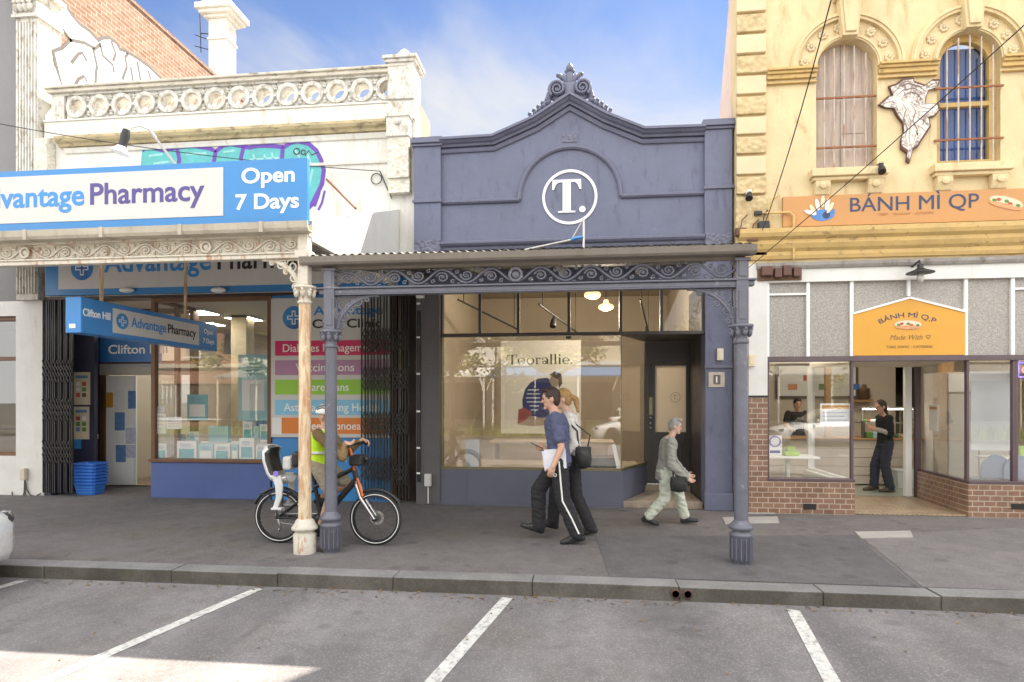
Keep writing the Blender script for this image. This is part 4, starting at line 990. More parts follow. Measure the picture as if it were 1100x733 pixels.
# round emblem: ring and serif T with a full stop
mb = MB(); ex, ez = wx(612,FT), z(212); ring(mb, (ex,FT-.002,ez), .375, .415, .012, 64); em = mb.build('emblem', M['ink_white'], ts)
def serif_T(cx, z0, h):
    w = h*.46
    stem = [(cx-.055*h,z0+.05*h),(cx+.055*h,z0+.05*h),(cx+.055*h,z0+h*.94),(cx-.055*h,z0+h*.94)]
    bar = [(cx-w,z0+h),(cx-w,z0+h*.68),(cx-w+.04*h,z0+h*.68),(cx-w+.11*h,z0+h*.88),(cx-w+.2*h,z0+h*.94),(cx+w-.2*h,z0+h*.94),(cx+w-.11*h,z0+h*.88),(cx+w-.04*h,z0+h*.68),(cx+w,z0+h*.68),(cx+w,z0+h)]
    foot = [(cx-.20*h,z0),(cx+.20*h,z0),(cx+.20*h,z0+.035*h),(cx+.09*h,z0+.06*h),(cx+.055*h,z0+.10*h),(cx-.055*h,z0+.10*h),(cx-.09*h,z0+.06*h),(cx-.20*h,z0+.035*h)]
    return stem, bar, foot
mb = MB(); hT = .50; zT = ez-.235; cxT = ex-.045
hs = hT
flat(mb, [(cxT-.062,zT+.03),(cxT+.062,zT+.03),(cxT+.062,zT+hs*.92),(cxT-.062,zT+hs*.92)], (0,FT-.002,0), .012)
w = .215
flat(mb, [(cxT-w,zT+hs),(cxT-w-.005,zT+hs*.70),(cxT-w+.022,zT+hs*.70),(cxT-w+.05,zT+hs*.85),(cxT-w+.09,zT+hs*.92),(cxT-.062,zT+hs*.92),(cxT+.062,zT+hs*.92),(cxT+w-.09,zT+hs*.92),(cxT+w-.05,zT+hs*.85),(cxT+w-.022,zT+hs*.70),(cxT+w+.005,zT+hs*.70),(cxT+w,zT+hs)], (0,FT-.002,0), .012)
flat(mb, [(cxT-.13,zT),(cxT+.13,zT),(cxT+.13,zT+.022),(cxT+.062,zT+.03),(cxT-.062,zT+.03),(cxT-.13,zT+.022)], (0,FT-.002,0), .012)
disc(mb, (cxT+.235,FT-.002,zT+.045), .048, .012, 24); mb.build('lettering', M['ink_white'], em)
mb = MB(); mb.box(wx(604,FT), wx(620,FT), FT-.012, FT, z(153), z(144)); mb.build('date_plate', M['navy_vermic'], ts)
for px, py in ((519,188),(606,180),(667,150),(572,213)):
    pass
# ledge above the verandah
mb = MB(); zl_ = 3.98; mb.sweep([(p0,zl_),(p1,zl_)], [(0,-.06),(.04,-.06),(.05,-.02),(.08,.0),(.10,.03),(.10,.06),(0,.09)], FT); mb.build('ledge', M['navy_trim'], ts)
mb = MB(); mb.prismx([(FT+.28,5.05),(15,4.6),(15,4.5),(FT+.28,4.95)], TX0+.02, TX1-.02); mb.build('roof', M['zinc'], ts)
# lower shopfront -----------------------------------------------
zl = 3.38
a0, a1 = wx(447.5,FT), wx(473,FT); b0, b1 = wx(757,FT), TX1
mb = MB(); mb.box(a0, a1, FT-.03, FT+.28, 0, zl); lp = mb.build('pier', M['pier_paint'], ts, bevel=.008)
mb = MB(); 
for py in (389,399.5): mb.box(a0-.005, a1+.005, FT-.045, FT-.03, wz(460,py,FT)-.025, wz(460,py,FT)+.015)
mb.build('band', M['pier_paint'], lp)
mb = MB(); mb.box(b0, b1, FT-.03, FT+.28, 0, zl); rp = mb.build('pier', M['navy'], ts, bevel=.008)
mb = MB(); mb.box(b0-.02, b1+.0, FT-.09, FT-.031, 0, wz(772,529,FT)); mb.build('plinth', M['navy'], rp, bevel=.01)
mb = MB(); mb.box(b0-.01, b1, FT-.06, FT-.03, wz(772,394,FT)-.02, wz(772,394,FT)+.03); mb.build('band', M['navy_trim'], rp)
wx0, wx1 = a1, b0
zt1, zt0 = zl+.05, wz(600,357,FT)            # transom
zsl, zsw = wz(600,505.5,FT), wz(600,505.5,FT)
cxR = wx(667.5,FT); XR2 = 1.12; YD = 10.35
mb = MB(); th = .045
for px in (473.5, 515, 556.5, 611, 667, 711, 755.5):
    x_ = wx(px,FT); mb.box(x_-.022, x_+.022, FT+.03, FT+.09, zt0, zt1)
mb.box(wx0, wx1, FT+.01, FT+.11, zt0-.05, zt0); tf = mb.build('transom_window', M['door_paint'], ts, bevel=.004)
mb = MB(); mb.quad((wx0,FT+.06,zt0),(wx1,FT+.06,zt0),(wx1,FT+.06,zt1),(wx0,FT+.06,zt1)); mb.build('pane', M['glass_mild'], tf)
# display window frame with splayed return to the door
brass = paint('dull_brass_trim', (.24,.21,.12), .35, .1, 6, metal=.7)
mb = MB(); mb.box(wx0, cxR, FT+.01, FT+.07, zsl, zsl+.035); mb.box(wx0, wx0+.03, FT+.02, FT+.07, zsl+.035, zt0-.05)
def seg(mb, x0, y0, x1, y1, w, z0_, z1_):
    L = math.hypot(x1-x0, y1-y0); a = math.atan2(y1-y0, x1-x0); mb.obox(((x0+x1)/2,(y0+y1)/2,(z0_+z1_)/2), L/2, w/2, (z1_-z0_)/2, Matrix.Rotation(a, 3, 'Z'))
seg(mb, cxR, FT+.05, XR2-.01, YD-.05, .06, zsl, zsl+.035); mb.box(cxR-.008, cxR+.008, FT+.035, FT+.05, zsl+.035, zt0-.05)
dw = mb.build('display_window', brass, ts)
mb = MB(); mb.quad((wx0+.03,FT+.045,zsl+.035),(cxR,FT+.045,zsl+.035),(cxR,FT+.045,zt0-.05),(wx0+.03,FT+.045,zt0-.05)); mb.build('pane', M['glass'], dw)
mb = MB(); mb.quad((cxR,FT+.05,zsl+.035),(XR2,YD,zsl+.035),(XR2,YD,zt0-.05),(cxR,FT+.05,zt0-.05)); mb.build('pane', M['glass'], dw)
mb = MB(); mb.prismz([(wx0,FT),(cxR+.02,FT),(XR2,YD),(XR2-.12,YD),(cxR-.06,FT+.12),(wx0,FT+.12)], 0.0, zsl)
for px in (501.5,):
    mb.box(wx(px,FT)-.004, wx(px,FT)+.004, FT-.004, FT, .02, zsl-.02)
mb.box(wx0, cxR, FT-.012, FT, .0, .05); mb.build('stall_riser', M['riser_paint'], ts)
mb = MB(); mb.prismz([(wx0,FT+.13),(cxR-.07,FT+.13),(XR2-.13,YD),(XR2-.13,YD+.6),(wx0,YD+.6)], zsl-.10, zsl-.02); mb.build('display_floor', M['interior_tan'], ts)
# recess: soffit, side wall, door
mb = MB(); mb.prismz([(cxR,FT+.11),(b0,FT+.11),(b0,YD),(XR2,YD)], zt0-.05, zt0-.01); mb.build('recess_soffit', M['door_paint'], ts)
mb = MB(); mb.box(b0, b0+.05, FT+.281, YD+.1, 0, zl); mb.build('recess_side', M['door_paint'], ts)
zdh = wz(725,389,YD); zds = .21; d0, d1 = wx(694,YD), b0-.0
mb = MB(); mb.box(XR2-.03, d0+.05, YD, YD+.1, zds, zdh); mb.box(d1-.06, d1, YD, YD+.1, zds, zdh); mb.box(XR2-.03, d1, YD, YD+.1, zdh, zt0-.05); mb.box(XR2, d1, YD-.02, YD, zdh+.0, zdh+.05); mb.box(XR2,d1,YD-.015,YD,zdh+.13,zdh+.16); dfm = mb.build('door_frame', M['door_paint'], ts, bevel=.004)
gx0, gx1 = wx(704,YD), wx(747,YD); gz0, gz1 = wz(725,464.5,YD), wz(725,391.5,YD); q0, q1 = d0+.052, d1-.062
mb = MB(); pz0_, pz1_ = zds+.20, gz0-.17
mb.sheet(q0, q1, zds+.01, zdh-.005, [(gx0,gx1,gz0,gz1-.02)], YD+.03, YD+.08)
for (x_0, x_1) in ((wx(701,YD), wx(719,YD)), (wx(731,YD), wx(751,YD))):
    for (aa, bb, cc, dd) in ((x_0, x_1, pz0_, pz0_+.03), (x_0, x_1, pz1_-.03, pz1_), (x_0, x_0+.03, pz0_+.03, pz1_-.03), (x_1-.03, x_1, pz0_+.03, pz1_-.03)): mb.box(aa, bb, YD+.014, YD+.03, cc, dd)
for (aa, bb, cc, dd) in ((gx0-.05, gx1+.05, gz0-.05, gz0-.0), (gx0-.05, gx1+.05, gz1-.02, gz1+.02), (gx0-.05, gx0, gz0, gz1-.02), (gx1, gx1+.05, gz0, gz1-.02)): mb.box(aa, bb, YD+.012, YD+.03, cc, dd)
dr = mb.build('door', M['door_paint'], ts)
blind = sheer('cream_door_blind', (.86,.78,.64), .5)
mb = MB(); mb.quad((gx0,YD+.045,gz0),(gx1,YD+.045,gz0),(gx1,YD+.045,gz1-.02),(gx0,YD+.045,gz1-.02)); db = mb.build('blind', blind, dr)
mb = MB(); ring(mb, (wx(726,YD),YD+.044,wz(726,427,YD)), .075, .083, .002, 32); letters(mb, 'T.', (wx(726,YD),YD+.044,wz(726,427,YD)-.037), .075, align='C', depth=.002); mb.build('lettering', paint('etched_grey', (.40,.34,.27), .5, .03), db)
mb = MB(); mb.box(wx(697,YD), wx(701,YD), YD+.005, YD+.03, wz(699,446,YD), wz(699,427,YD)); mb.build('push_plate', brass, dr)
mb = MB()
for py in (449,455,460): mb.lathe([(.0,-.02),(.022,-.02),(.022,.0),(.0,.0)], (wx(699,YD), YD+.03, wz(699,py,YD)), 12, ax='y')
mb.build('lock', M['chrome'], dr)
mb = MB(); mb.box(XR2, d1, YD-.06, YD+.08, zds-.02, zds+.01); mb.build('threshold', M['chrome'], ts, bevel=.004)
step = paint('worn_tile_step', (.36,.29,.22), .5, .18, 8, .1, 60, dirt=(.10,.08,.07), damt=.5)
mb = MB(); mb.box(XR2-.1, b0, YD-.05, YD+.2, .0, zds-.02); mb.prismz([(cxR+.03,FT+.02),(b0-.022,FT+.02),(b0-.022,YD-.05),(XR2,YD-.05)], .0, .10); mb.build('step', step, ts, bevel=.006)
# interior
mb = MB(); mb.box(TX0+.05, TX1-.05, FT+.29, 15.0, .012, .03); mb.build('interior_floor', M['interior_floor'], ts)
mb = MB(); mb.box(TX0+.05, TX1-.05, 14.9, 15.0, .03, 4.2); mb.box(TX0+.05, TX0+.13, FT+.29, 14.9, .03, 4.2); mb.box(TX1-.13, TX1-.05, YD+.15, 14.9, .03, 4.2); mb.build('interior_wall', M['interior_cream'], ts)
mb = MB(); mb.box(TX0+.13, TX1-.13, FT+.29, 14.9, 4.15, 4.2); mb.build('ceiling', M['interior_tan'], ts)

# T verandah -------------------------------------------------------
tv = thing('verandah', 'slate grey cast iron lace verandah over the navy shop', 'verandah', (-.5, VY, 0))
vx0, vx1 = wx(335,VY), wx(800,VY)
zg1, zg0 = 3.10, 3.02; zf1, zf0, zr0 = 3.0, 2.80, 2.715
mb = MB(); corrugated(mb, vx0-.05, vx1+.06, VY-.10, 3.125, FT-.005, 3.70, .085, .012); mb.build('roof', paint('old_corrugated_roof', (.06,.055,.05), .7, .2, 3, metal=.2, dirt=(.40,.36,.28), damt=.4), tv)
mb = MB(); mb.prismx([(VY-.17,zg0+.02),(VY-.15,zg0),(VY-.02,zg0),(VY-.02,zg1),(VY-.035,zg1),(VY-.035,zg0+.015),(VY-.14,zg0+.015),(VY-.165,zg1),(VY-.185,zg1)], vx0-.06, vx1+.07)
mb.build('gutter', M['gutter'], tv)
mb = MB(); mb.box(vx0, vx1, VY-.018, VY+.03, zf1-.01, zg1); mb.build('fascia_board', M['gutter'], tv)
postL, postR = wx(355.5,VY), wx(796,VY)
mb = MB(); scroll_band(mb, postL+.06, postR-.06, zf0+.004, zf1-.012, VY, .255, .013, medal=(7,))
mb.build('frieze', M['iron_navy'], tv)
mb = MB(); mb.box(postL-.12, postR+.12, VY-.04, VY+.04, zr0+.015, zf0-.02); mb.box(postL-.14, postR+.14, VY-.065, VY+.065, zf0-.02, zf0); mb.box(postL+.05, postR-.05, VY-.05, VY+.05, zr0, zr0+.015); mb.build('beam', M['iron_navy'], tv, bevel=.008)
for px_ in (postL, postR):
    mb = MB(); mb.lathe([(.066,.34),(.064,1.2),(.059,2.19)], (px_,VY,0), 20); p_ = mb.build('post', M['iron_navy'], tv)
    mb = MB(); mb.lathe([(.085,0),(.088,.03),(.105,.04),(.105,.27),(.112,.28),(.112,.30),(.085,.315),(.085,.33),(.115,.345),(.118,.37),(.09,.40),(.075,.42),(.066,.43)], (px_,VY,0), 24)
    for k in range(14): a = 2*math.pi*k/14; mb.box(px_+.106*math.cos(a)-.006, px_+.106*math.cos(a)+.006, VY+.106*math.sin(a)-.006, VY+.106*math.sin(a)+.006, .05, .26)
    mb.build('base', M['iron_navy'], p_)
    mb = MB(); capital(mb, px_, VY, 2.16, .060); mb.build('capital', M['iron_navy'], p_)
    mb = MB(); mb.box(px_-.058, px_+.058, VY-.058, VY+.058, 2.355, zg0-.03); mb.box(px_-.036, px_+.036, VY-.066, VY-.058, 2.40, zr0-.03); mb.box(px_-.036, px_+.036, VY-.066, VY-.058, zf0+.02, zf1-.02); mb.box(px_-.075, px_+.075, VY-.075, VY+.075, zg0-.05, zg0-.02); mb.build('post_head', M['iron_navy'], p_, bevel=.006)
for px_, sx in ((postL+.058, 1), (postR-.058, -1)):
    mb = MB(); bracket(mb, px_, zr0, sx, .46, .44, VY, .012); mb.build('bracket', M['iron_navy'], tv)
mb = MB(); mb.quad((vx0,VY+.04,zg0+.04),(vx1,VY+.04,zg0+.04),(vx1,FT-.02,3.6),(vx0,FT-.02,3.6)); mb.build('soffit', M['soffit'], tv)
mb = MB()
for k in range(4):
    x_ = vx0+.5+k*1.05
    mb.prismx([(VY+.04,3.0),(FT-.03,3.48),(FT-.03,3.56),(VY+.04,3.08)], x_-.025, x_+.025)
    mb.build('rafter', M['soffit'], tv); mb = MB()
# ================================================================ YELLOW SANDWICH SHOP
ys = thing('yellow_building', 'two storey yellow rendered building with arched windows and a brown brick shopfront', 'building', (5, 9.1, 0))
YX0, YX1 = 2.245, 9.2
def Z(px, py): return wz(px, py, FR)
def X(px): return wx(px, FR)
zc0 = (Z(830,248)+Z(1090,243))/2              # underside of upper wall / top of cornice
wins = []
for (l, r, top, bot, ctr) in ((876,943,41,184,909.5), (1007,1074,35,174,1040)):
    xl, xr = X(l), X(r); rad = (xr-xl)/2; zt_ = Z(ctr, top); wins.append(((xl+xr)/2, rad, zt_-rad, Z(ctr, bot)))
sp = (wins[0][2]+wins[1][2])/2; sl = (wins[0][3]+wins[1][3])/2; rad = (wins[0][1]+wins[1][1])/2
pitch = wins[1][0]-wins[0][0]
cxs = [wins[0][0]+pitch*k for k in range(3)]
ZTOP = 9.6
xq = X(823)
mb = MB(); mb.sheet(YX0, YX1, 3.42, ZTOP, [(c-rad, c+rad, sl, sp+rad) for c in cxs], FR, FR+.32)
for c in cxs:
    for sx in (-1, 1):
        P = [(c+sx*rad, sp)] + [(c+sx*rad*math.cos(a), sp+rad*math.sin(a)) for a in [math.pi/2*i/14 for i in range(1,15)]] + [(c+sx*rad, sp+rad)]
        mb.prism(P, FR, FR+.32)
uw = mb.build('upper_wall', M['yellow_wall'], ys)
mb = MB(); mb.prismx([(FR+.33,3.2),(9.42,7.5),(FR+.33,9.3)][:0]+[(FR+.321,3.2),(10.1,3.2),(10.1,6.1),(9.45,7.55),(9.35,9.2),(FR+.321,9.3)], YX0, YX0+.3)
mb.build('side_wall', paint('peeling_pink_render', (.66,.52,.46), .8, .12, 2, .3, 40, chips=(.75,.72,.68), camt=.6), ys)
# quoins
qz = [55,127,203,274,348,420,491,560,634,704]
bnd = [wz(800, y_/3.333, FR) for y_ in qz]
h0 = bnd[0]-bnd[2]; ups = [bnd[0]+h0*.5*k for k in range(1, 6)]
bl = list(reversed(ups))+bnd
for i in range(len(bl)-1):
    k = (i-(len(ups)))
    mb = MB(); mb.box(YX0-.012, xq-.01, FR-.055, FR, bl[i+1]+.022, bl[i]-.022); mb.build('quoin', M['yellow_vermic'] if k % 2 == 0 else M['yellow_pale'], ys, bevel=.012)
mb = MB(); mb.box(YX0-.02, xq, FR-.06, FR, zc0-.35, bl[-1]-.02); mb.build('quoin_base', M['yellow_vermic'], ys, bevel=.01)
# hoods, rosettes, keystones, imposts, sills
ro = (X(974)-X(851))/2
for c in cxs[:2]+cxs[2:]:
    mb = MB(); ring(mb, (c,FR-.001,sp), ro-.09, ro, .055, 48, a0=0, a1=math.pi); ring(mb, (c,FR-.001,sp), ro-.05, ro-.02, .075, 48, a0=0, a1=math.pi)
    ring(mb, (c,FR-.001,sp), rad, rad+.06, .035, 40, a0=0, a1=math.pi); ring(mb, (c,FR-.001,sp), rad+.02, rad+.045, .05, 40, a0=0, a1=math.pi)
    hd = mb.build('arch_hood', M['yellow_wall'], ys)
    for k in range(8):
        a = math.pi*(k+.5)/8
        if abs(a-math.pi/2) < .12: continue
        rm = (rad+ro)/2-.01; q = Vector((c+rm*math.cos(a), FR-.0, sp+rm*math.sin(a))); mb = MB()
        for j in range(7): b_ = 2*math.pi*j/7; mb.ell(q+Vector((.045*math.cos(b_),-.008,.045*math.sin(b_))), .026,.02,.026, nu=8, nv=6)
        mb.ell(q+Vector((0,-.015,0)), .022,.025,.022, nu=8, nv=6); mb.build('rosette', M['yellow_pale'], hd)
    mb = MB(); mb.prism([(c-.10,sp+rad-.02),(c+.10,sp+rad-.02),(c+.15,sp+ro+.16),(c-.15,sp+ro+.16)], FR-.14, FR-.002); mb.prism([(c-.07,sp+rad+.02),(c+.07,sp+rad+.02),(c+.11,sp+ro+.12),(c-.11,sp+ro+.12)], FR-.17, FR-.14); mb.box(c-.19, c+.19, FR-.19, FR-.002, sp+ro+.16, sp+ro+.24); mb.build('keystone', M['yellow_wall'], ys, bevel=.008)
ed = [xq+.005]+[v for c in cxs for v in (c-rad-.005, c+rad+.005)]+[YX1]
for k in range(0, len(ed), 2):
    mb = MB(); zb_ = sp-.02
    mb.box(ed[k], ed[k+1], FR-.045, FR-.002, zb_-.10, zb_-.04); mb.box(ed[k], ed[k+1], FR-.075, FR-.002, zb_-.04, zb_); mb.box(ed[k]-.0, ed[k+1]+.0, FR-.105, FR-.002, zb_, zb_+.035); mb.box(ed[k], ed[k+1], FR-.05, FR-.002, zb_-.17, zb_-.15); mb.build('impost_band', M['yellow_trim'], ys, bevel=.006)
for c in cxs:
    mb = MB(); mb.box(c-rad-.10, c+rad+.10, FR-.14, FR+.28, sl-.13, sl-.02); mb.box(c-rad-.07, c+rad+.07, FR-.10, FR-.001, sl-.18, sl-.13); si = mb.build('sill', M['yellow_wall'], ys, bevel=.01)
    for sx in (-1, 1):
        mb = MB(); x_ = c+sx*(rad-.06); mb.prismx([(FR-.001,sl-.18),(FR-.10,sl-.18),(FR-.10,sl-.26),(FR-.06,sl-.36),(FR-.001,sl-.40)], x_-.10, x_+.10); mb.lathe([(.0,0),(.05,0),(.05,-.02),(.0,-.03)], (x_,FR-.10,sl-.25), 12, ax='y'); mb.build('sill_bracket', M['yellow_wall'], si, bevel=.006)
# window fillings
ply = paint('weathered_ply', (.49,.40,.34), .75, .12, 3, .2, 60, dirt=(.26,.20,.18), damt=.6, dlo=.45, dhi=.65, dscale=(7,7,.5))
def archpoly(c, r, z0_): return [(c-r,z0_),(c+r,z0_)]+[(c+r*math.cos(a), sp+r*math.sin(a)) for a in [math.pi*i/24 for i in range(25)]]
mb = MB(); mb.prism(archpoly(cxs[0], rad-.003, sl), FR+.14, FR+.17); bd = mb.build('boarded_window', ply, ys)
mb = MB(); mb.box(cxs[0]-.01, cxs[0]+.28, FR+.137, FR+.14, sl+.55, sl+.556); mb.box(cxs[0]-.03, cxs[0]-.024, FR+.137, FR+.14, sl, sp+.5); mb.build('joint', M['interior_dark'], bd)
def bars(c, xs_, zs_, y, parent, r=.011):
    for x_ in xs_:
        zt_ = sp+math.sqrt(max(.001, (rad-.05)**2-(x_-c)**2)) - .02; mb = MB(); mb.tube([(x_,y,sl+.02),(x_,y,zt_)], r, 6); mb.build('bar', rbar, parent)
    for z_ in zs_:
        mb = MB(); mb.box(c-rad-.05, c+rad+.02, y-.012, y+.012, z_-.012, z_+.012); mb.build('cross_bar', M['rust'], parent)
rbar = paint('rusting_white_bar', (.50,.44,.37), .6, .15, 8, dirt=(.34,.15,.06), damt=.9, dlo=.5, dhi=.62, dscale=(9,9,1.2))
bars(cxs[0], [cxs[0]+rad*k for k in (-.7,-.38,-.05,.28,.66)], [sl+.32, sp-.40], FR+.03, bd)
yfr = M['yellow_trim']
mid = (sl+sp+rad)/2-.05
for c in cxs[1:]:
    mb = MB(); ring(mb, (c,FR+.17,sp), rad-.09, rad-.002, .08, 36, a0=0, a1=math.pi)
    mb.box(c-rad+.002, c-rad+.09, FR+.09, FR+.17, sl, sp); mb.box(c+rad-.09, c+rad-.002, FR+.09, FR+.17, sl, sp); mb.box(c-rad+.09, c+rad-.09, FR+.09, FR+.17, sl, sl+.09); mb.box(c-rad+.09, c+rad-.09, FR+.08, FR+.16, mid-.03, mid+.03); wf = mb.build('arched_window', yfr, ys)
    mb = MB(); P = [(c-rad+.09,sl+.09),(c+rad-.09,sl+.09)]+[(c+(rad-.09)*math.cos(a), sp+(rad-.09)*math.sin(a)) for a in [math.pi*i/20 for i in range(21)]]
    mb.add([(x_,FR+.14,z_) for x_, z_ in P], [tuple(range(len(P)))]); mb.build('pane', M['glass_up'], wf)
    mb = MB(); mb.box(c-rad+.01, c+rad-.01, FR+.26, FR+.28, sl+.01, sp+rad-.1); mb.build('blind', paint('dark_blue_blind', (.045,.10,.30), .6, .2, 4, dirt=(.02,.045,.15), damt=.7, dlo=.45, dhi=.6, dscale=(12,12,.2)), wf)
    bars(c, [c+rad*k for k in (-.72,-.36,.0,.36,.72)], [sl+.33, sp-.38], FR-.03, wf)
# cornice over the shop
zA = zc0
mb = MB(); mb.sweep([(YX0+.0, zA-.40), (YX1, zA-.40)], [(0,0),(.04,0),(.06,.05),(.06,.10),(.10,.14),(.13,.20),(.13,.25),(.18,.29),(.20,.34),(.20,.40),(0,.46)], FR); mb.build('cornice', M['yellow_trim'], ys)
mb = MB(); mb.sweep([(X(812), zA-.50), (YX1, zA-.47)], [(0,-.04),(.05,-.04),(.07,.0),(.07,.04),(0,.06)], FR); mb.build('torn_flashing', paint('torn_flashing_grey', (.30,.28,.26), .8, .2, 6, .4, 30, dirt=(.10,.08,.06), damt=.7), ys)
# lower shopfront
zfa = zA-.46; ztr1, ztr0, zhd = (Z(900,302)+Z(1080,299))/2, Z(870,383), Z(870,388.5)
zbr = .46
bx0, bx1, bx2 = X(824), X(917.5), X(1039)
mb = MB(); mb.box(X(804), bx0, FR-.02, FR+.3, Z(813,425), zfa); mb.box(bx0, YX1, FR-.02, FR+.3, ztr1, zfa); mb.box(YX0, X(804)-.002, FR+.0, FR+.3, 0, zfa); mb.build('white_wall', M['white_trim'], ys)
mb = MB(); mb.box(X(804), bx0, FR-.025, FR+.3, 0, Z(813,425)-.03); mb.box(bx0, bx1, FR-.025, FR+.14, 0, zbr); mb.box(bx2, YX1, FR-.025, FR+.14, 0, zbr); mb.build('brick_base', M['tile_brown'], ys)
mb = MB(); mb.box(X(804), bx0, FR-.03, FR, Z(813,425)-.03, Z(813,425)); mb.build('dado_line', M['black'], ys)
mb = MB(); xa_, ya_, xb_, yb_ = bx2, FR+.02, 5.48, 10.58
mb.prismz([(bx2+.001,FR+.142),(xb_,yb_),(xb_+.14,yb_),(bx2+.15,FR+.142)], 0, zbr); mb.build('return_brick', M['tile_brown_side'], ys)
# vents in the brick
for px in (869, 1092):
    mb = MB(); xv = X(px); mb.box(xv-.085, xv+.085, FR-.032, FR-.025, Z(px,547), Z(px,541)); v_ = mb.build('vent', M['black'], ys)
# transom with obscured glass
obs = paint('obscured_glass', (.38,.355,.325), .22, .30, 60, .35, 150, dirt=(.22,.20,.19), damt=.6, dlo=.45, dhi=.6, dscale=(18,18,18))
mb = MB(); mb.box(bx0, YX1, FR+.05, FR+.07, ztr0, ztr1); tg = mb.build('transom_glass', obs, ys)
for px in (825, 868.5, 915.5, 1038.5, 1089): x_ = X(px); mb = MB(); mb.box(x_-.022, x_+.022, FR+.01, FR+.05, ztr0, ztr1); mb.build('glazing_bar', M['clean_white'], tg)
mb = MB(); mb.box(X(977)-.02, X(977)+.02, FR+.01, FR+.05, Z(977,318), ztr1); mb.box(X(826), X(868), FR+.012, FR+.05, Z(847,317), Z(847,315)); mb.box(X(1090), YX1, FR+.012, FR+.05, Z(1095,311), Z(1095,309))
for k in range(3): mb.box(X(1089)+.9*(k+1)-.02, X(1089)+.9*(k+1)+.02, FR+.012, FR+.05, ztr0, ztr1)
mb.build('glazing_bar', M['clean_white'], tg)
mb = MB(); mb.box(bx0, YX1, FR-.01, FR+.14, zhd, ztr0); mb.build('head_rail', paint('plum_brown_rail', (.11,.075,.085), .4, .1, 4), ys, bevel=.005)
# display windows
plum = paint('plum_frame', (.10,.065,.075), .4, .1, 4)
def bigwin(x0, x1):
    mb = MB(); mb.box(x0, x1, FR-.035, FR+.15, zbr, zbr+.04); mb.box(x0, x0+.035, FR+.01, FR+.07, zbr+.04, zhd); mb.box(x1-.035, x1, FR+.01, FR+.07, zbr+.04, zhd); f = mb.build('window', plum, ys, bevel=.004)
    mb = MB(); mb.quad((x0+.035,FR+.04,zbr+.04),(x1-.035,FR+.04,zbr+.04),(x1-.035,FR+.04,zhd),(x0+.035,FR+.04,zhd)); mb.build('pane', M['glass'], f); return f
wl1 = bigwin(bx0, bx1); wr1 = bigwin(bx2, X(1089)+.03); bigwin(X(1089)+.03, YX1)
mb = MB(); seg(mb, bx2+.07, FR+.145, xb_+.07, yb_, .09, zbr, zbr+.035); seg(mb, xb_-.02, yb_-.03, xb_+.06, yb_-.03, .06, 0, zhd); rf = mb.build('return_window', plum, ys)
mb = MB(); mb.quad((bx2+.04,FR+.15,zbr+.035),(xb_+.04,yb_-.04,zbr+.035),(xb_+.04,yb_-.04,zhd),(bx2+.04,FR+.15,zhd)); mb.build('pane', M['glass'], rf)
lx = bx1-.02
mb = MB(); mb.box(lx-.04, lx+.02, 10.52, 10.58, 0, zhd); mb.box(lx-.04, lx+.02, FR+.15, 10.52, zbr, zbr+.035); mb.box(lx-.12, lx+.01, FR+.15, 10.52, 0, zbr); lr = mb.build('return_window', M['clean_white'], ys)
mb = MB(); mb.quad((lx,FR+.15,zbr+.035),(lx,10.52,zbr+.035),(lx,10.52,zhd),(lx,FR+.15,zhd)); mb.build('pane', M['glass'], lr)
mb = MB(); dz = wz(950,393,10.58); mb.box(lx+.02, xb_-.06, 10.55, 10.63, dz, dz+.06); mb.box(xb_-.16, xb_-.06, 10.55, 10.63, .03, dz); mb.box(lx+.02,lx+.08,10.55,10.63,.03,dz); mb.box(lx+.02, xb_-.06, 10.57, 10.61, dz+.06, zhd+.3); mb.build('door_frame', M['clean_white'], ys, bevel=.005)
mb = MB(); mb.prismz([(lx,FR+.0),(bx2,FR+.0),(xb_,10.6),(lx,10.6)], .006, .024); mb.build('recess_floor', M['tile_floor'], ys)
mb = MB(); mb.prismz([(lx,FR+.141),(bx2,FR+.141),(xb_,10.55),(lx,10.55)], zhd+.001, zhd+.03); mb.build('recess_soffit', M['interior_cream'], ys)
# interior
BW = 14.2
mb = MB(); mb.box(YX0+.2, YX1, 10.6, BW, .012, .03); mb.box(YX0+.3, lx-.13, FR+.16, 10.6, .012, .03); mb.box(xb_+.2, YX1, FR+.16, 10.6, .012, .03); mb.build('interior_floor', paint('pale_green_floor', (.28,.29,.24), .4, .1, 3), ys)
k0, k1 = wx(962,BW), wx(990,BW)
mb = MB(); mb.sheet(YX0+.2, YX1, .03, 3.15, [(k0, k1, .031, 2.35)], BW, BW+.1); mb.box(YX0+.25, YX0+.3, FR+.31, BW, .03, 3.15); mb.box(YX1-.1, YX1, FR+.31, BW, .03, 3.15); mb.build('interior_wall', M['interior_cream'], ys)
mb = MB(); mb.box(k0-.3, k1+.4, BW+1.2, BW+1.3, 0, 3); mb.box(k0-.3, k1+.4, BW+.1, BW+1.3, 2.6, 3); mb.box(k0-.4, k0-.3, BW+.1, BW+1.3, 0, 3); mb.box(k1+.4, k1+.5, BW+.1, BW+1.3, 0, 3); mb.box(k0+.1, k1, BW+.5, BW+.9, 0, 1.75); mb.build('kitchen', M['interior_dark'], ys)
mb = MB(); mb.box(YX0+.2, YX1, FR+.31, BW, 3.15, 3.2); mb.build('ceiling', M['interior_tan'], ys)
mb = MB(); xw = wx(1008,11.6); mb.box(xw, xw+.2, 11.5, 11.6, .03, 3.15); mb.build('timber_post', M['oak'], ys)
mb = MB(); xw = wx(885,12.2); mb.box(xw, xw+.10, 12.1, 12.2, .03, 3.15); mb.build('timber_post', M['oak'], ys)
mb = MB(); mb.prismx([(FR+.321,6.0),(15,5.5),(15,5.4),(FR+.321,5.9)], YX0+.3, YX1); mb.build('roof', M['zinc'], ys)

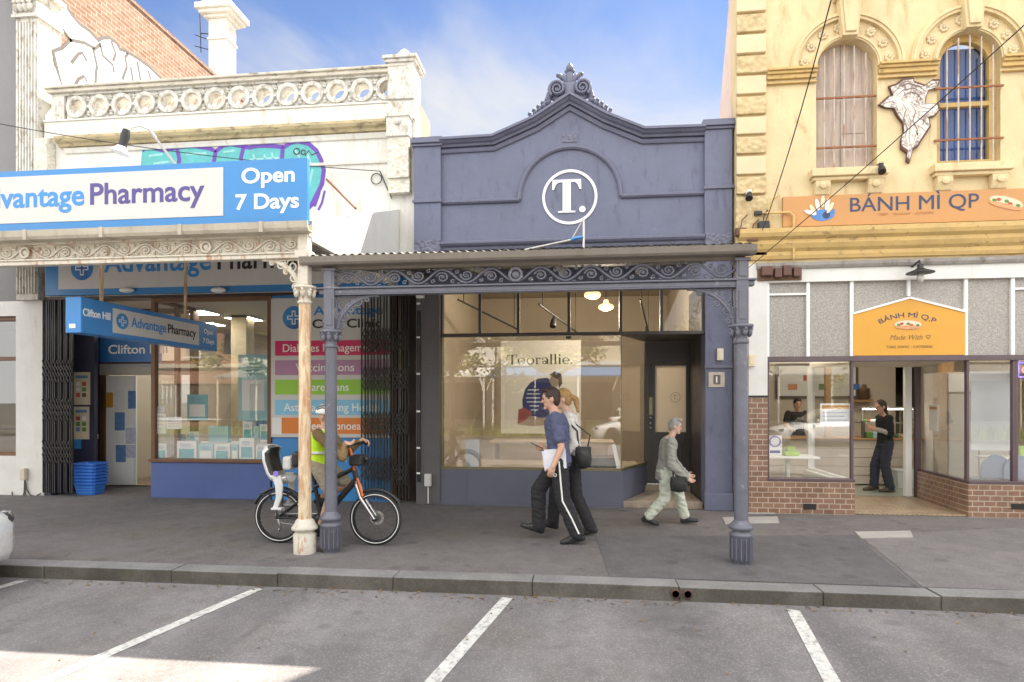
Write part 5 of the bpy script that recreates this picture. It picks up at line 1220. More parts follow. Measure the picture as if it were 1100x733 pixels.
# --- signs on the yellow building
S2 = FR-.05
bs = thing('shop_sign', 'long orange sandwich shop sign on the yellow wall under the arched windows', 'sign', (X(970), S2, Z(970,243)))
sx0, sx1 = X(840), X(1118); szt, szb = (Z(840,213)+Z(1098,203.5))/2, (Z(840,243.5)+Z(1098,239))/2
mb = MB(); mb.box(sx0, sx1, S2, FR-.002, szb, szt); mb.build('panel', M['orange_sign'], bs, bevel=.003)
zbl = (Z(915,229.5)+Z(1048,223.5))/2
lettering(bs, 'BÁNH MÌ QP', (X(911.5), S2-.001, zbl), .195, M['ink_navy'], width=X(1049)-X(911.5), bold=0, depth=.004)
lettering(bs, 'CRISPY  -  FRAGRANT  -  AUTHENTIC', (X(941.5), S2-.001, (Z(941,233.5)+Z(1000,230.5))/2), .032, paint('sign_tan_ink', (.45,.20,.06), .5, .03), width=X(1001)-X(941.5))
bw = paint('plate_blue', (.06,.20,.50), .4, .15, 8); crm = paint('bread_cream', (.74,.60,.42), .6, .15, 20); brd = paint('bread_crust', (.62,.30,.14), .6, .2, 20); grn = paint('herb_green', (.10,.24,.05), .6, .2, 20); red = paint('filling_red', (.50,.07,.04), .6, .2, 20)
def roll(parent, c, L, h, ang, y, name='sandwich_picture'):
    Mt = Matrix.Rotation(ang, 3, 'Y'); c = Vector(c)
    def el(a, b, dx, dz, d, mat, nm):
        mb = MB(); P = [(dx+a*math.cos(t), dz+b*math.sin(t)) for t in [2*math.pi*i/20 for i in range(20)]]
        q = [Mt @ Vector((p[0],0,p[1])) for p in P]; flat(mb, [(v.x, v.z) for v in q], c+Vector((0,-d+.002,0)), .0018); return mb.build(nm, mat, parent)
    el(L, h, 0, 0, .002, brd, 'bread'); el(L*.92, h*.72, 0, h*.08, .004, crm, 'crumb')
    for k in range(7): el(L*.13, h*.24, -L*.66+L*.22*k, h*.05+h*.12*((k % 2)*2-1), .006+.0002*k, (grn, red, crm)[k % 3], 'filling')
    el(L*.9, h*.34, 0, -h*.52, .0085, brd, 'bread')
roll(bs, (X(1078), S2-.001, Z(1078,219)), .235, .095, .28, S2)
mb = MB(); c_ = (X(882), Z(882,231)); P = [(c_[0]+.165*math.cos(a), c_[1]+.10*math.sin(a)) for a in [math.pi+math.pi*i/16 for i in range(17)]]+[(c_[0]+.16,c_[1]+.06),(c_[0]-.16,c_[1]+.06)]
flat(mb, P, (0,S2-.001,0), .004); pic = mb.build('bowl_picture', bw, bs)
for k, (dx, dz, an) in enumerate(((-.13,.06,-.5),(-.07,.13,-.2),(0,.17,.05),(.06,.13,.25),(.10,.08,.5),(-.17,.02,-1.2))):
    mb = MB(); q = Matrix.Rotation(an, 3, 'Y'); P = [q @ Vector((.028*math.cos(t),0,.085*math.sin(t))) for t in [2*math.pi*i/14 for i in range(14)]]; flat(mb, [(v.x,v.z) for v in P], (c_[0]+dx,S2-.005-.0012*k,c_[1]+dz), .001); mb.build('roll', (crm, M['paper'])[k % 2], pic)
mb = MB(); disc(mb, (c_[0]+.05,S2-.005,c_[1]-.02), .05, .002, 20); mb.build('badge', M['ink_navy'], pic)

as_ = thing('door_board', 'amber gable topped sandwich shop board over the recessed doorway', 'sign', (X(977), FR, ztr0))
AY = FR+.0
mb = MB(); P = [(X(917),ztr0+.005),(X(1037),ztr0+.005),(X(1037),Z(1037,336)),(X(977),Z(977,321)),(X(917),Z(917,338))]; mb.prism(P, AY, FR+.05); mb.build('panel', M['amber_sign'], as_)
mb = MB(); fw = .028
for (q0_, q1_) in (((X(917),Z(917,338)),(X(977),Z(977,321))), ((X(977),Z(977,321)),(X(1037),Z(1037,336)))):
    dx, dz = q1_[0]-q0_[0], q1_[1]-q0_[1]; L = math.hypot(dx, dz); n_ = (-dz/L*fw, dx/L*fw); mb.prism([q0_, q1_, (q1_[0]+n_[0],q1_[1]+n_[1]), (q0_[0]+n_[0],q0_[1]+n_[1])], AY-.015, FR+.049)
mb.build('frame', M['clean_white'], as_)
xm_ = X(977)
lettering(as_, 'BÁNH MÌ Q.P', (xm_-.03, AY-.001, Z(977,341)), .068, M['ink_navy'], align='C', width=.74, depth=.003, bold=0, arc=.75)
roll(as_, (xm_-.02, AY-.001, Z(977,349)), .19, .075, .03, AY)
ink2 = paint('amber_ink', (.22,.13,.05), .5, .05)
mb = MB(); letters(mb, 'Made With', (xm_-.05,AY-.001,Z(977,365)), .07, align='C', depth=.003, width=.42, bold=-.004)
for i, v in enumerate(mb.v): mb.v[i] = (v[0]+(v[2]-Z(977,365))*.35, v[1], v[2])
hc = (xm_+.245, Z(977,362)); mb.tube([(hc[0]+.028*(math.sin(t)**3), AY-.002, hc[1]+.026*(math.cos(t)-.32*math.cos(2*t)-.12*math.cos(3*t))) for t in [2*math.pi*i/24 for i in range(24)]], .004, 4, closed=True)
mb.build('lettering', ink2, as_)
lettering(as_, 'with love', (xm_-.02,AY-.001,Z(977,368.8)), .030, ink2, align='C', width=.20) if False else None
lettering(as_, 'TAKE AWAY - CATERING', (xm_-.0,AY-.001,Z(977,374)), .036, ink2, align='C', width=.60, depth=.003)
# pendant style wall lamp
wl_l = thing('wall_lamp', 'black enamel shaded lamp on the white fascia above the amber board', 'lamp', (X(979), FR-.02, Z(979,290)))
xl_ = X(979); mb = MB(); mb.tube([(xl_,FR-.02,Z(979,287)),(xl_,FR-.2,Z(979,284)),(xl_,FR-.22,Z(979,289))], .014, 8); mb.build('arm', M['black'], wl_l)
mb = MB(); zz_ = Z(979,298); mb.lathe([(.17,.0),(.165,.012),(.07,.05),(.035,.075),(.035,.12),(.02,.125)], (xl_,FR-.22,zz_+.01), 24); mb.build('shade', M['black'], wl_l)
mb = MB(); mb.lathe([(.03,.0),(.045,-.06),(.04,-.12),(.02,-.14)], (xl_,FR-.22,zz_+.015), 14); mb.build('globe', M['zinc'], wl_l)
# old fuse boards, cameras, conduit
fb = thing('fuse_board', 'rusty board of old fuse boxes under the cornice beside the white wall', 'fuse board', (X(836), FR-.05, Z(836,302)))
mb = MB(); mb.box(X(813), X(860), FR-.045, FR-.022, Z(836,302), Z(836,284.5)); mb.build('board', paint('rusty_board', (.15,.085,.055), .8, .25, 6, .3, 40), fb)
for (a, b, c, d) in ((815,828,287,299),(829,838,289,301),(838,848,286,299),(849,858,288,300)):
    mb = MB(); mb.box(X(a)+.01, X(b)-.005, FR-.12, FR-.046, Z((a+b)/2,d)+.015, Z((a+b)/2,c)-.01); mb.build('fuse_box', paint('fuse_brown', (.11,.05,.035), .5, .2, 9), fb, bevel=.012)
for k, (a, b, c, d, lab) in enumerate(((788,799,248,256,'left rusty junction box under the quoins'),(800,811,253,262,'lower rusty junction box under the quoins'),(812,823,241,252,'dark round topped junction box by the cornice end'))):
    mb = MB(); mb.box(X(a), X(b), FR-.16, FR-.062, Z((a+b)/2,d), Z((a+b)/2,c)); mb.tube([(X((a+b)/2),FR-.10,Z(a,c)),(X((a+b)/2)+.02,FR-.10,Z(a,c)+.12),(X((a+b)/2)+.1,FR-.07,Z(a,c)+.2)], .010, 6)
    tag(mb.build('junction_box', paint('box_rust_%d' % k, ((.16,.07,.045),(.14,.06,.04),(.03,.03,.035))[k], .6, .2, 9), bevel=.015), lab, 'electrical box', 'boxes under the quoins')
for k, (px, py, lab) in enumerate(((802,215,'white and black security camera on the textured quoins'),(941,187,'dark bell shaped camera under the boarded window sill'))):
    cm = thing('security_camera', lab, 'camera', (X(px), FR-.1, Z(px,py)), 'cameras on the yellow wall')
    mb = MB(); mb.box(X(px)-.03, X(px)+.03, FR-.16, FR-.056, Z(px,py)+.02, Z(px,py)+.10); mb.build('mount', M['white_trim'] if k == 0 else M['black'], cm, bevel=.008)
    mb = MB(); mb.tube([(X(px),FR-.16,Z(px,py)+.04),(X(px)-.02,FR-.20,Z(px,py)-.0),(X(px)-.03,FR-.24,Z(px,py)-.06)], [.03,.045,.05], 12); mb.build('lens_body', M['black'], cm)
mb = MB(); zz_ = Z(830,231); mb.tube([(X(812),FR-.09,zz_),(X(846),FR-.09,zz_),(X(850),FR-.09,zz_-.05),(X(850),FR-.09,Z(850,282))], .016, 8); mb.tube([(X(826),FR-.08,Z(826,250)),(X(824),FR-.08,zz_+.05),(X(828),FR-.08,zz_+.2),(X(836),FR-.05,zz_+.26)], .014, 6)
tag(mb.build('conduit', M['yellow_trim']), 'yellow painted conduit pipe bent across the wall left of the orange sign', 'pipe')
mb = MB(); mb.box(X(808), X(816), FR-.13, FR-.075, zz_-.03, zz_+.03); tag(mb.build('floodlight', M['black'], bevel=.01), 'small black floodlight at the end of the yellow conduit', 'lamp')
# decorative cut-out board between the windows (plain generic drapery shape)
cut = thing('cutout_board', 'pale winged cut-out board with brown edges fixed between the arched windows', 'artwork', (X(975), FR-.03, Z(975,178)))
OUT = [(942,114),(952,105),(957,104),(953,94),(960,92),(968,86),(979,85),(980,89),(992,93),(1000,87),(1008,87),(1006,94),(996,97),(993,106),(992,113),(1006,113),(1008,120),(1003,126),(996,128),(998,138),(992,147),(988,153),(984,160),(978,164),(977,170),(975,177),(972,174),(973,166),(966,161),(966,152),(969,144),(968,134),(962,126),(958,118),(948,117)]
mb = MB(); mb.prism([W(p[0],p[1],FR) for p in OUT], FR-.05, FR-.01); cb_ = mb.build('board', paint('cutout_edge', (.12,.06,.045), .8, .15, 8), cut)
t = NT('drapery_print'); n_ = t.noise(7, 7, .65, None, 2.4); c_ = t.mix(t.ramp(n_, .44, .52), (.30,.24,.22), (.66,.62,.57)); c_ = t.mix(t.ramp(t.noise(16, 5, .6, None, 2), .56, .62, 0, .7), c_, (.20,.12,.10)); t.base(c_); t.rough(.8)
mb = MB(); ctr = Vector((974,122)); 
mb.prism([W(*(ctr+(Vector(p)-ctr)*.93), FR) for p in OUT], FR-.056, FR-.0501); mb.build('print', t.m, cb_)
t2 = paint('drapery_light', (.68,.64,.58), .8, .12, 9, dirt=(.30,.22,.19), damt=.7, dlo=.52, dhi=.62, dscale=(9,9,4))
for q in ([(960,99),(966,98),(969,104),(965,110),(976,113),(984,120),(983,130),(978,138),(984,146),(980,156),(973,158),(970,150),(973,140),(970,130),(964,122),(958,112),(950,113),(956,108)], [(984,118),(996,114),(1005,117),(1001,123),(992,126),(986,126)], [(980,140),(990,136),(995,138),(989,146),(983,148)]):
    mb = MB(); mb.prism([W(p[0],p[1],FR) for p in q], FR-.0605, FR-.0565); mb.build('drapery', t2, cb_)

inkb = paint('print_dark_line', (.24,.18,.155), .8, .1)
for q, w in (([(957,103),(964,95),(974,92),(985,95),(992,101)],.010),([(960,106),(968,99),(979,97),(988,102)],.008),([(968,105),(976,101),(984,104),(988,110)],.010),([(946,114),(955,111),(962,114)],.007),([(966,112),(971,120),(968,130),(972,140),(970,150)],.008),([(976,114),(981,122),(978,132),(983,142),(979,154)],.009),([(972,122),(976,134),(974,148),(975,160)],.006),([(986,117),(994,119),(1002,118)],.007),([(984,122),(992,122),(998,124)],.006),([(982,128),(989,131),(994,136)],.008),([(981,136),(988,140),(992,144)],.007),([(992,98),(998,93),(1005,91)],.008),([(978,90),(970,90),(962,95)],.007)):
    mb = MB(); mb.tube([(W(p[0],p[1],FR)[0], FR-.0615, W(p[0],p[1],FR)[1]) for p in q], [w*.25]+[w*.75]*(len(q)-2)+[w*.2], 5); mb.v = [(v[0], FR-.0615+(v[1]-FR+.0615)*.15, v[2]) for v in mb.v]; mb.build('drawn_line', inkb, cb_)
# --- small fittings on piers
for (px, py, w_, h_, Y_, col, nm, lab, ct) in ((773,381,.045,.085,FT-.03,(.70,.62,.48),'intercom','cream intercom box high on the navy pier right of the door','intercom'), (807,387.5,.045,.085,FR-.02,(.70,.60,.44),'switch_box','cream switch box on the white wall behind the grey post','switch box')):
    x_, z_ = W(px, py, Y_); mb = MB(); mb.box(x_-w_, x_+w_, Y_-.05, Y_, z_-h_, z_+h_); mb.box(x_-w_*.7, x_+w_*.7, Y_-.056, Y_-.05, z_-h_*.7, z_+h_*.75); tag(mb.build(nm, paint(nm+'_plastic', col, .5, .06), bevel=.008), lab, ct)
x_, z_ = W(769.5, 408, FT-.03); pq = thing('number_plaque', 'pale square plaque with a dark figure on the navy pier beside the door', 'plaque', (x_, FT-.04, z_))
mb = MB(); mb.box(x_-.115, x_+.115, FT-.045, FT-.03, z_-.11, z_+.11); mb.build('plate', paint('plaque_stone', (.50,.44,.38), .5, .2, 14), pq, bevel=.003)
mb = MB(); mb.box(x_-.045, x_+.055, FT-.049, FT-.045, z_-.07, z_+.07); mb.build('inset', paint('plaque_dark', (.13,.11,.10), .5, .1), pq); letters(mb := MB(), '1', (x_-.0, FT-.049, z_-.045), .09, align='C', depth=.003, bold=.02); mb.build('lettering', M['ink_white'], pq)
# sensor strip with white clips on the left pier edge
mb = MB(); xs_ = wx(450,FT-.03); mb.box(xs_-.025, xs_+.025, FT-.06, FT-.03, .35, 3.0); st = mb.build('cable_trunking', M['black'])
tag(st, 'black vertical trunking with white clips on the left edge of the navy shop', 'trunking')
for py in (327,363,402,442,481,508): mb = MB(); zz_ = wz(450,py,FT); mb.box(xs_-.028, xs_+.028, FT-.066, FT-.06, zz_-.014, zz_+.014); mb.build('clip', M['clean_white'], st)
mb = MB(); x_, z_ = W(452, 318, FT-.05); mb.box(x_-.06, x_+.06, FT-.12, FT-.031, z_-.04, z_+.04); tag(mb.build('alarm_box', M['paper'], bevel=.008), 'small white alarm box at the top of the black trunking', 'alarm box')
mb = MB(); x_, z_ = W(460, 516, FT-.05); mb.box(x_-.05, x_+.05, FT-.10, FT-.031, z_-.09, z_+.10); mb.tube([(x_,FT-.05,z_-.08),(x_,FT-.05,.02)], .014, 6); tag(mb.build('power_box', M['sign_white'], bevel=.012), 'weathered white power box low on the left pier of the navy shop', 'power box')
# service mast on the T verandah roof
mm = thing('service_mast', 'thin pale mast with a blue cable joint on the grey verandah roof', 'mast', (wx(627,7.6), 7.6, 3.4))
xx = wx(627,7.6); mb = MB(); mb.tube([(xx,7.6,3.38),(xx,7.6,wz(627,237,7.6))], .014, 8); mb.build('pole', M['white_trim'], mm)
mb = MB(); zz_ = wz(620,256,7.6); mb.tube([(xx-.16,7.6,zz_-.02),(xx-.10,7.6,zz_),(xx-.01,7.6,zz_+.01)], .020, 8); mb.build('joint', M['sign_blue'], mm)
mb = MB(); mb.tube([(xx-.15,7.6,zz_-.02),(xx-.9,7.75,zz_-.12),(xx-2.1,8.0,3.52),(xx-3.2,8.1,3.60)], .016, 6); mb.tube([(xx-.15,7.6,zz_-.01),(xx-.05,7.6,zz_+.16),(xx,7.6,zz_+.25)], .008, 5); mb.build('service_cable', M['zinc'], mm)
# overhead cables
def cable(p, q, sag, r, lab, n=24):
    p = Vector(p); q = Vector(q); mb = MB(); mb.tube([p.lerp(q, i/n)-Vector((0,0,sag*4*(i/n)*(1-i/n))) for i in range(n+1)], r, 5); return tag(mb.build('overhead_cable', M['black']), lab, 'cable', 'overhead cables')
def pt(px, py, Y): return (wx(px,Y), Y, wz(px,py,Y))
cable(pt(818,250,FR-.12), pt(896,-12,5.5), .12, .006, 'steep overhead cable rising past the left edge of the boarded window')
cable(pt(800,291,FR-.1), pt(1140,-9,4.5), .03, .005, 'diagonal overhead cable crossing the orange sign and the arched window')
cable(pt(-12,131,8.6), pt(408,184,FP-.06), .10, .007, 'thin cable strung across the pharmacy parapet wall above the blue sign')
mb = MB(); c_ = W(405,193,FP); mb.tube([(c_[0]+.085*math.cos(a), FP-.03, c_[1]+.085*math.sin(a)) for a in [i*.45 for i in range(18)]], .008, 5); mb.tube([(c_[0]+.06,FP-.03,c_[1]+.12),(c_[0]+.13,FP-.03,c_[1]-.05),(c_[0]+.25,FP-.03,c_[1]-.32)], .009, 5); tag(mb.build('cable_coil', M['black']), 'loop of spare cable on the pharmacy wall beside the right console', 'cable')
# ================================================================ ACROSS THE STREET (seen mirrored in the shop windows)
rk = random.Random(11)
def far_shop(x0, x1, h, wall, trim, verandah, label, arches=False):
    b = thing('terrace_shop', label, 'building', ((x0+x1)/2, -17, 0), 'shops across the street')
    w = x1-x0; holes = [(x0+w*(.16+.42*k), x0+w*(.16+.42*k)+w*.2, 4.4, 6.3) for k in range(2)] if h > 6.5 else []
    shop = (x0+.5, x1-.5, .5, 2.7)
    mb = MB(); mb.sheet(x0, x1, 0, h, holes+[shop], -17.3, -17.0); mb.build('wall', wall, b)
    mb = MB(); mb.box(x0-.05, x1+.05, -17.0, -16.75, h-.35, h-.1); mb.box(x0, x1, -17, -16.85, 3.7, 3.95); mb.prism([(x0+w*.3,h+.001),(x1-w*.3,h+.001),((x0+x1)/2,h+.8)], -17.25, -16.95); mb.build('cornice', trim, b)
    for hl in holes+[shop]:
        mb = MB(); mb.box(hl[0]-.001, hl[1]+.001, -17.2, -17.1, hl[2], hl[3]); wn_ = mb.build('window', M['interior_dark'], b)
        mb = MB(); mb.box((hl[0]+hl[1])/2-.04, (hl[0]+hl[1])/2+.04, -17.1, -17.04, hl[2], hl[3]); mb.box(hl[0]-.1, hl[1]+.1, -17.1, -16.9, hl[2]-.1, hl[2]); mb.build('frame', M['white_trim'], wn_)
    if verandah:
        mb = MB(); mb.prismx([(-17,3.6),(-14,3.0),(-14,2.92),(-17,3.52)], x0, x1); vr = mb.build('verandah_roof', verandah, b)
        for k in range(4):
            mb = MB(); xx = x0+.2+(w-.4)*k/3; mb.tube([(xx,-14.1,0),(xx,-14.1,2.95)], .06, 8); mb.build('post', trim, vr)
            if arches and k < 3:
                mb = MB(); ring(mb, (xx+(w-.4)/6,-14.05,2.2), (w-.4)/6-.1, (w-.4)/6+.02, .06, 20, a0=0, a1=math.pi); mb.build('arch', trim, vr)
    mb = MB(); mb.box(x0, x1, -27, -17.3, 0, h-.6); mb.build('rear_body', wall, b)
wcream = paint('sunny_cream_render', (.66,.57,.43), .8, .08, 1); wwhite = paint('sunny_white_render', (.78,.74,.66), .8, .06, 1); wred = brickmat('far_red_brick', (.45,.22,.14), (.36,.16,.10), (.5,.42,.35), .24, .085, 'xzy'); wpeach = paint('peach_render', (.58,.42,.29), .8, .08, 1)
far_shop(-30,-21,7.6,wred,wcream,None,'red brick two storey terrace across the street')
far_shop(-21,-13.5,5.4,wwhite,wcream,M['zinc'],'low white shop with iron verandah across the street')
far_shop(-13.4,-5,7.8,wwhite,wwhite,M['clean_white'],'white two storey shop with an arched verandah across the street',True)
far_shop(-4.9,2.4,7.2,wcream,wwhite,M['sign_blue'],'cream two storey shop with a blue verandah across the street')
far_shop(2.5,9.8,5.2,wpeach,wwhite,M['clean_white'],'low peach shop with a white verandah across the street')
far_shop(9.9,18,8.0,wcream,wwhite,M['zinc'],'tall cream shop with an iron verandah across the street')
far_shop(18.1,28,6.6,wwhite,wcream,M['zinc'],'broad white shop with an iron verandah across the street')
# street trees on the median
leafm = []
for k, c in enumerate(((.15,.19,.03),(.27,.28,.05),(.085,.12,.02))): leafm.append(paint('leaf_%s' % ('olive','yellow_green','deep_green')[k], c, .6, .2, 2))
bark = paint('grey_bark', (.16,.13,.10), .9, .2, 6, .4, 30)
def tree(x, y, h, r, seed, label):
    rk = random.Random(seed); t = thing('street_tree', label, 'tree', (x,y,-.12), 'trees on the median'); mb = MB()
    mb.tube([(x,y,-.12),(x+.05,y,h*.2),(x-.05,y+.05,h*.42),(x,y,h*.8)], [.2,.16,.13,.04], 10)
    tips = []
    for k in range(9):
        a = k*2.4; z0_ = h*(.36+.05*k); p = Vector((x,y,z0_)); q = p+Vector((math.cos(a)*r*.7, math.sin(a)*r*.7, h*.16)); mb.tube([p, p.lerp(q,.5)+Vector((0,0,.1)), q], [.07,.05,.02], 6); tips.append(q)
    mb.build('trunk', bark, t); mb = MB()
    cl = [Vector((x+rk.gauss(0,.45)*r, y+rk.gauss(0,.45)*r, h*.68+rk.gauss(0,.15)*h)) for _ in range(34)]+tips
    for c in cl:
        for _ in range(150):
            p = c+Vector((rk.gauss(0,.30),rk.gauss(0,.30),rk.gauss(0,.24))); mb.cur = rk.choice((0,0,1,1,2))
            a = Vector((rk.uniform(-1,1),rk.uniform(-1,1),rk.uniform(-.6,.6))).normalized()*rk.uniform(.08,.16); b = a.cross(Vector((rk.uniform(-1,1),rk.uniform(-1,1),rk.uniform(-1,1)))).normalized()*.05
            mb.quad(p-a, p+b, p+a, p-b)
    mb.build('crown', leafm, t)
tree(-6.5,-8.6,6.4,2.4,1,'yellow green tree opposite the navy shop window'); tree(-1.2,-9.4,7.2,2.6,2,'tall olive tree opposite the display window'); tree(6.2,-9.0,6.0,2.2,3,'small tree opposite the sandwich shop'); tree(-14.5,-8.8,7.0,2.6,4,'olive tree opposite the pharmacy doorway'); tree(13.5,-9.0,6.6,2.4,5,'green tree far along the median to the right')
mb = MB(); mb.box(-40,40,-10.4,-7.9,-.125,.02); struct(mb.build('median', M['earth']))
mb = MB(); rk = random.Random(5)
for _ in range(5200):
    x, y = rk.uniform(-24,24), rk.uniform(-10.2,-8.1); h = rk.uniform(.2,.7); a = rk.uniform(0,6.28); mb.cur = rk.choice((0,1,1))
    mb.quad((x,y,.02),(x+.05*math.cos(a),y+.05*math.sin(a),.02),(x+.2*math.cos(a+1)*h,y+.2*math.sin(a+1)*h,.02+h))
gr = mb.build('grass', leafm); tag(gr, 'long pale grass along the street median', None, None, 'stuff')

# ================================================================ THINGS INSIDE THE SHOPS
# navy shop: pendant globes, tracks, poster, platform
for k, (px, py, Y_, lab) in enumerate(((636.5,317,10.4,'upper glowing cream globe lamp inside the navy shop'),(651,330,11.3,'lower glowing cream globe lamp inside the navy shop'))):
    x_, z_ = W(px, py, Y_); g_ = thing('globe_lamp', lab, 'lamp', (x_,Y_,z_), 'globe lamps in the navy shop')
    mb = MB(); mb.lathe([(.01,.14),(.045,.13),(.05,.07),(.13,.035),(.145,.0),(.13,-.03),(.07,-.06),(.01,-.075)], (x_,Y_,z_), 24); mb.build('shade', M['lamp_cream'], g_)
    mb = MB(); mb.tube([(x_,Y_,z_+.13),(x_,Y_,4.15)], .008, 6); mb.build('cord', M['black'], g_)
    ld = bpy.data.lights.new('globe_light', 'POINT'); ld.energy = 11; ld.color = (1,.86,.68); ld.shadow_soft_size = .15; lo = bpy.data.objects.new('globe_light', ld); COL.objects.link(lo); lo.parent = g_; lo.location = (0,0,-.25)
def track(p, q, lab, heads):
    t_ = thing('track_light', lab, 'lamp', p, 'track lights in the navy shop'); p = Vector(p); q = Vector(q); mb = MB(); mb.tube([p,q], .018, 6); mb.build('rail', M['black'], t_)
    mb = MB(); 
    for f in (.08,.9): c = p.lerp(q, f); mb.tube([c, (c.x,c.y,4.15)], .008, 5)
    mb.build('hanger', M['black'], t_)
    for f in heads:
        c = p.lerp(q, f); mb = MB(); mb.tube([c, c-Vector((.02,.06,.10)), c-Vector((.03,.12,.2))], [.02,.05,.055], 12); mb.build('spot_head', M['black'], t_)
track(pt(492,322,9.8), pt(558,355,11.8), 'dark ceiling track at the left of the navy shop transom', ())
track(pt(579,327,9.9), pt(622,359,12.0), 'dark ceiling track with two spots left of the globe lamps', (.35,.75))
track(pt(688,322,9.9), pt(697,358,11.6), 'short dark ceiling track right of the globe lamps', (.75,))
PYW = FT+.42
wp = thing('window_poster', 'large cream shop poster with a navy figure hung inside the navy shop window', 'poster', (wx(580,PYW), PYW, wz(580,470,PYW)))
mb = MB(); x0_, x1_, z0_, z1_ = wx(538,PYW), wx(624,PYW), wz(580,466,PYW), wz(580,366,PYW); mb.quad((x0_,PYW,z0_),(x1_,PYW,z0_),(x1_,PYW,z1_),(x0_,PYW,z1_)); mb.build('sheet', sheer('poster_cream', (.86,.83,.75), .5), wp)
ink = paint('poster_ink', (.10,.08,.05), .5, .03)
# serif shop name
mb = MB(); x_ = wx(545,PYW); hC = .155; zB = wz(580,391.5,PYW); yP = PYW-.001; wid = wx(615.5,PYW)-x_
def rect(x0, x1, z0, z1): flat(mb, [(x0,z0),(x1,z0),(x1,z1),(x0,z1)], (0,yP,0), .002)
def serif_word(word, x, z0, H):
    xh = H*.68; k = H*.10; adv = x
    for ch in word:
        if ch == 'T':
            w = H*.82; rect(adv, adv+w, z0+H-k*.6, z0+H); rect(adv, adv+k*.6, z0+H*.72, z0+H-k*.6); rect(adv+w-k*.6, adv+w, z0+H*.72, z0+H-k*.6); rect(adv+w/2-k*.75, adv+w/2+k*.75, z0+k*.4, z0+H-k*.6); rect(adv+w/2-k*2, adv+w/2+k*2, z0, z0+k*.4); adv += w+H*.04
        elif ch == 'o':
            w = xh*.98; n = 28; P = [(adv+w/2+w/2*math.cos(t), z0+xh/2+xh/2*math.sin(t)) for t in [2*math.pi*i/n for i in range(n)]]; Q = [(adv+w/2+(w/2-k*1.25)*math.cos(t), z0+xh/2+(xh/2-k*.55)*math.sin(t)) for t in [2*math.pi*i/n for i in range(n)]]
            for i in range(n): j = (i+1) % n; flat(mb, [P[i],P[j],Q[j],Q[i]], (0,yP,0), .002)
            adv += w+H*.07
        elif ch == 'r':
            rect(adv+k*.6, adv+k*2, z0+k*.4, z0+xh); rect(adv, adv+k*3.2, z0, z0+k*.4); rect(adv, adv+k*.6, z0+xh-k*.4, z0+xh); rect(adv+k*2.3, adv+k*4.2, z0+xh-k*.9, z0+xh); disc(mb, (adv+k*3.9, yP, z0+xh-k*1.0), k*.75, .0025, 12); adv += k*5.1
        elif ch == 'a':
            w = xh*.82; rect(adv+w-k*1.4, adv+w, z0+k*.2, z0+xh*.8); rect(adv+k*.8, adv+w-k*1.4, z0+xh-k*.55, z0+xh); rect(adv+w-k*1.9, adv+w-k*.5, z0+xh*.8, z0+xh-k*.2); disc(mb, (adv+k*1.0, yP, z0+xh*.78), k*.75, .0025, 12); rect(adv+w-k*.2, adv+w+k*.8, z0, z0+k*.4); ring(mb, (adv+w*.45, yP, z0+xh*.27), xh*.15, xh*.27, .0026, 18); adv += w+H*.12
        elif ch == 'l':
            rect(adv+k*.6, adv+k*2, z0+k*.4, z0+H*1.04); rect(adv, adv+k*2.6, z0, z0+k*.4); rect(adv, adv+k*.6, z0+H*1.0, z0+H*1.04); adv += k*3.5
        elif ch == 'i':
            rect(adv+k*.6, adv+k*2, z0+k*.4, z0+xh); rect(adv, adv+k*2.6, z0, z0+k*.4); rect(adv, adv+k*.6, z0+xh-k*.4, z0+xh); disc(mb, (adv+k*1.2, yP, z0+H*.92), k*.85, .0025, 12); adv += k*3.5
        elif ch == 'e':
            w = xh*.9; n = 28; c = (adv+w/2, z0+xh/2)
            for i in range(n-4):
                a0_, a1_ = .0+2*math.pi*i/n, 2*math.pi*(i+1)/n
                flat(mb, [(c[0]+w/2*math.cos(a0_), c[1]+xh/2*math.sin(a0_)),(c[0]+w/2*math.cos(a1_), c[1]+xh/2*math.sin(a1_)),(c[0]+(w/2-k*1.2)*math.cos(a1_), c[1]+(xh/2-k*.55)*math.sin(a1_)),(c[0]+(w/2-k*1.2)*math.cos(a0_), c[1]+(xh/2-k*.55)*math.sin(a0_))], (0,yP,0), .002)
            rect(adv+k*.8, adv+w-k*.2, c[1]-k*.25, c[1]+k*.25); adv += w+H*.06
        elif ch == '.': disc(mb, (adv+k*.9, yP, z0+k*.9), k*.95, .002, 14); adv += k*2
    return adv
x_end = serif_word('Toorallie.', x_, zB, hC)
kk = wid/(x_end-x_)
mb.v = [((v[0]-x_)*kk+x_, v[1], v[2]) for v in mb.v]; mb.build('lettering', ink, wp)
# printed figure: navy jumper, tied hair, sitting
nav = paint('print_navy', (.055,.06,.20), .6, .12, 9); skp = paint('print_skin', (.52,.36,.26), .6, .1, 9); hrp = paint('print_hair', (.16,.10,.06), .6, .2, 14)
def ppoly(pts, d, mat, nm): mb = MB(); flat(mb, [W(p[0],p[1],PYW) for p in pts], (0,PYW-d,0), .0015); return mb.build(nm, mat, wp)
ppoly([(567,454),(562,446),(561,430),(564,418),(570,411),(578,407),(588,406),(594,411),(598,420),(599,436),(597,453)], .0005, nav, 'jumper')
ppoly([(558,442),(568,446),(580,449),(592,448),(596,456),(572,458),(556,456)], .0022, skp, 'hands')
ppoly([(557,440),(564,438),(572,444),(564,452),(556,455)], .0040, paint('print_red', (.42,.10,.08), .6, .2, 9), 'garment')
ppoly([(592,404),(597,402),(601,405),(602,411),(598,416),(593,415),(590,410)], .0022, skp, 'face'); ppoly([(590,403),(596,399),(603,402),(604,412),(600,418),(600,408),(594,405)], .0040, hrp, 'hair')
mb = MB()
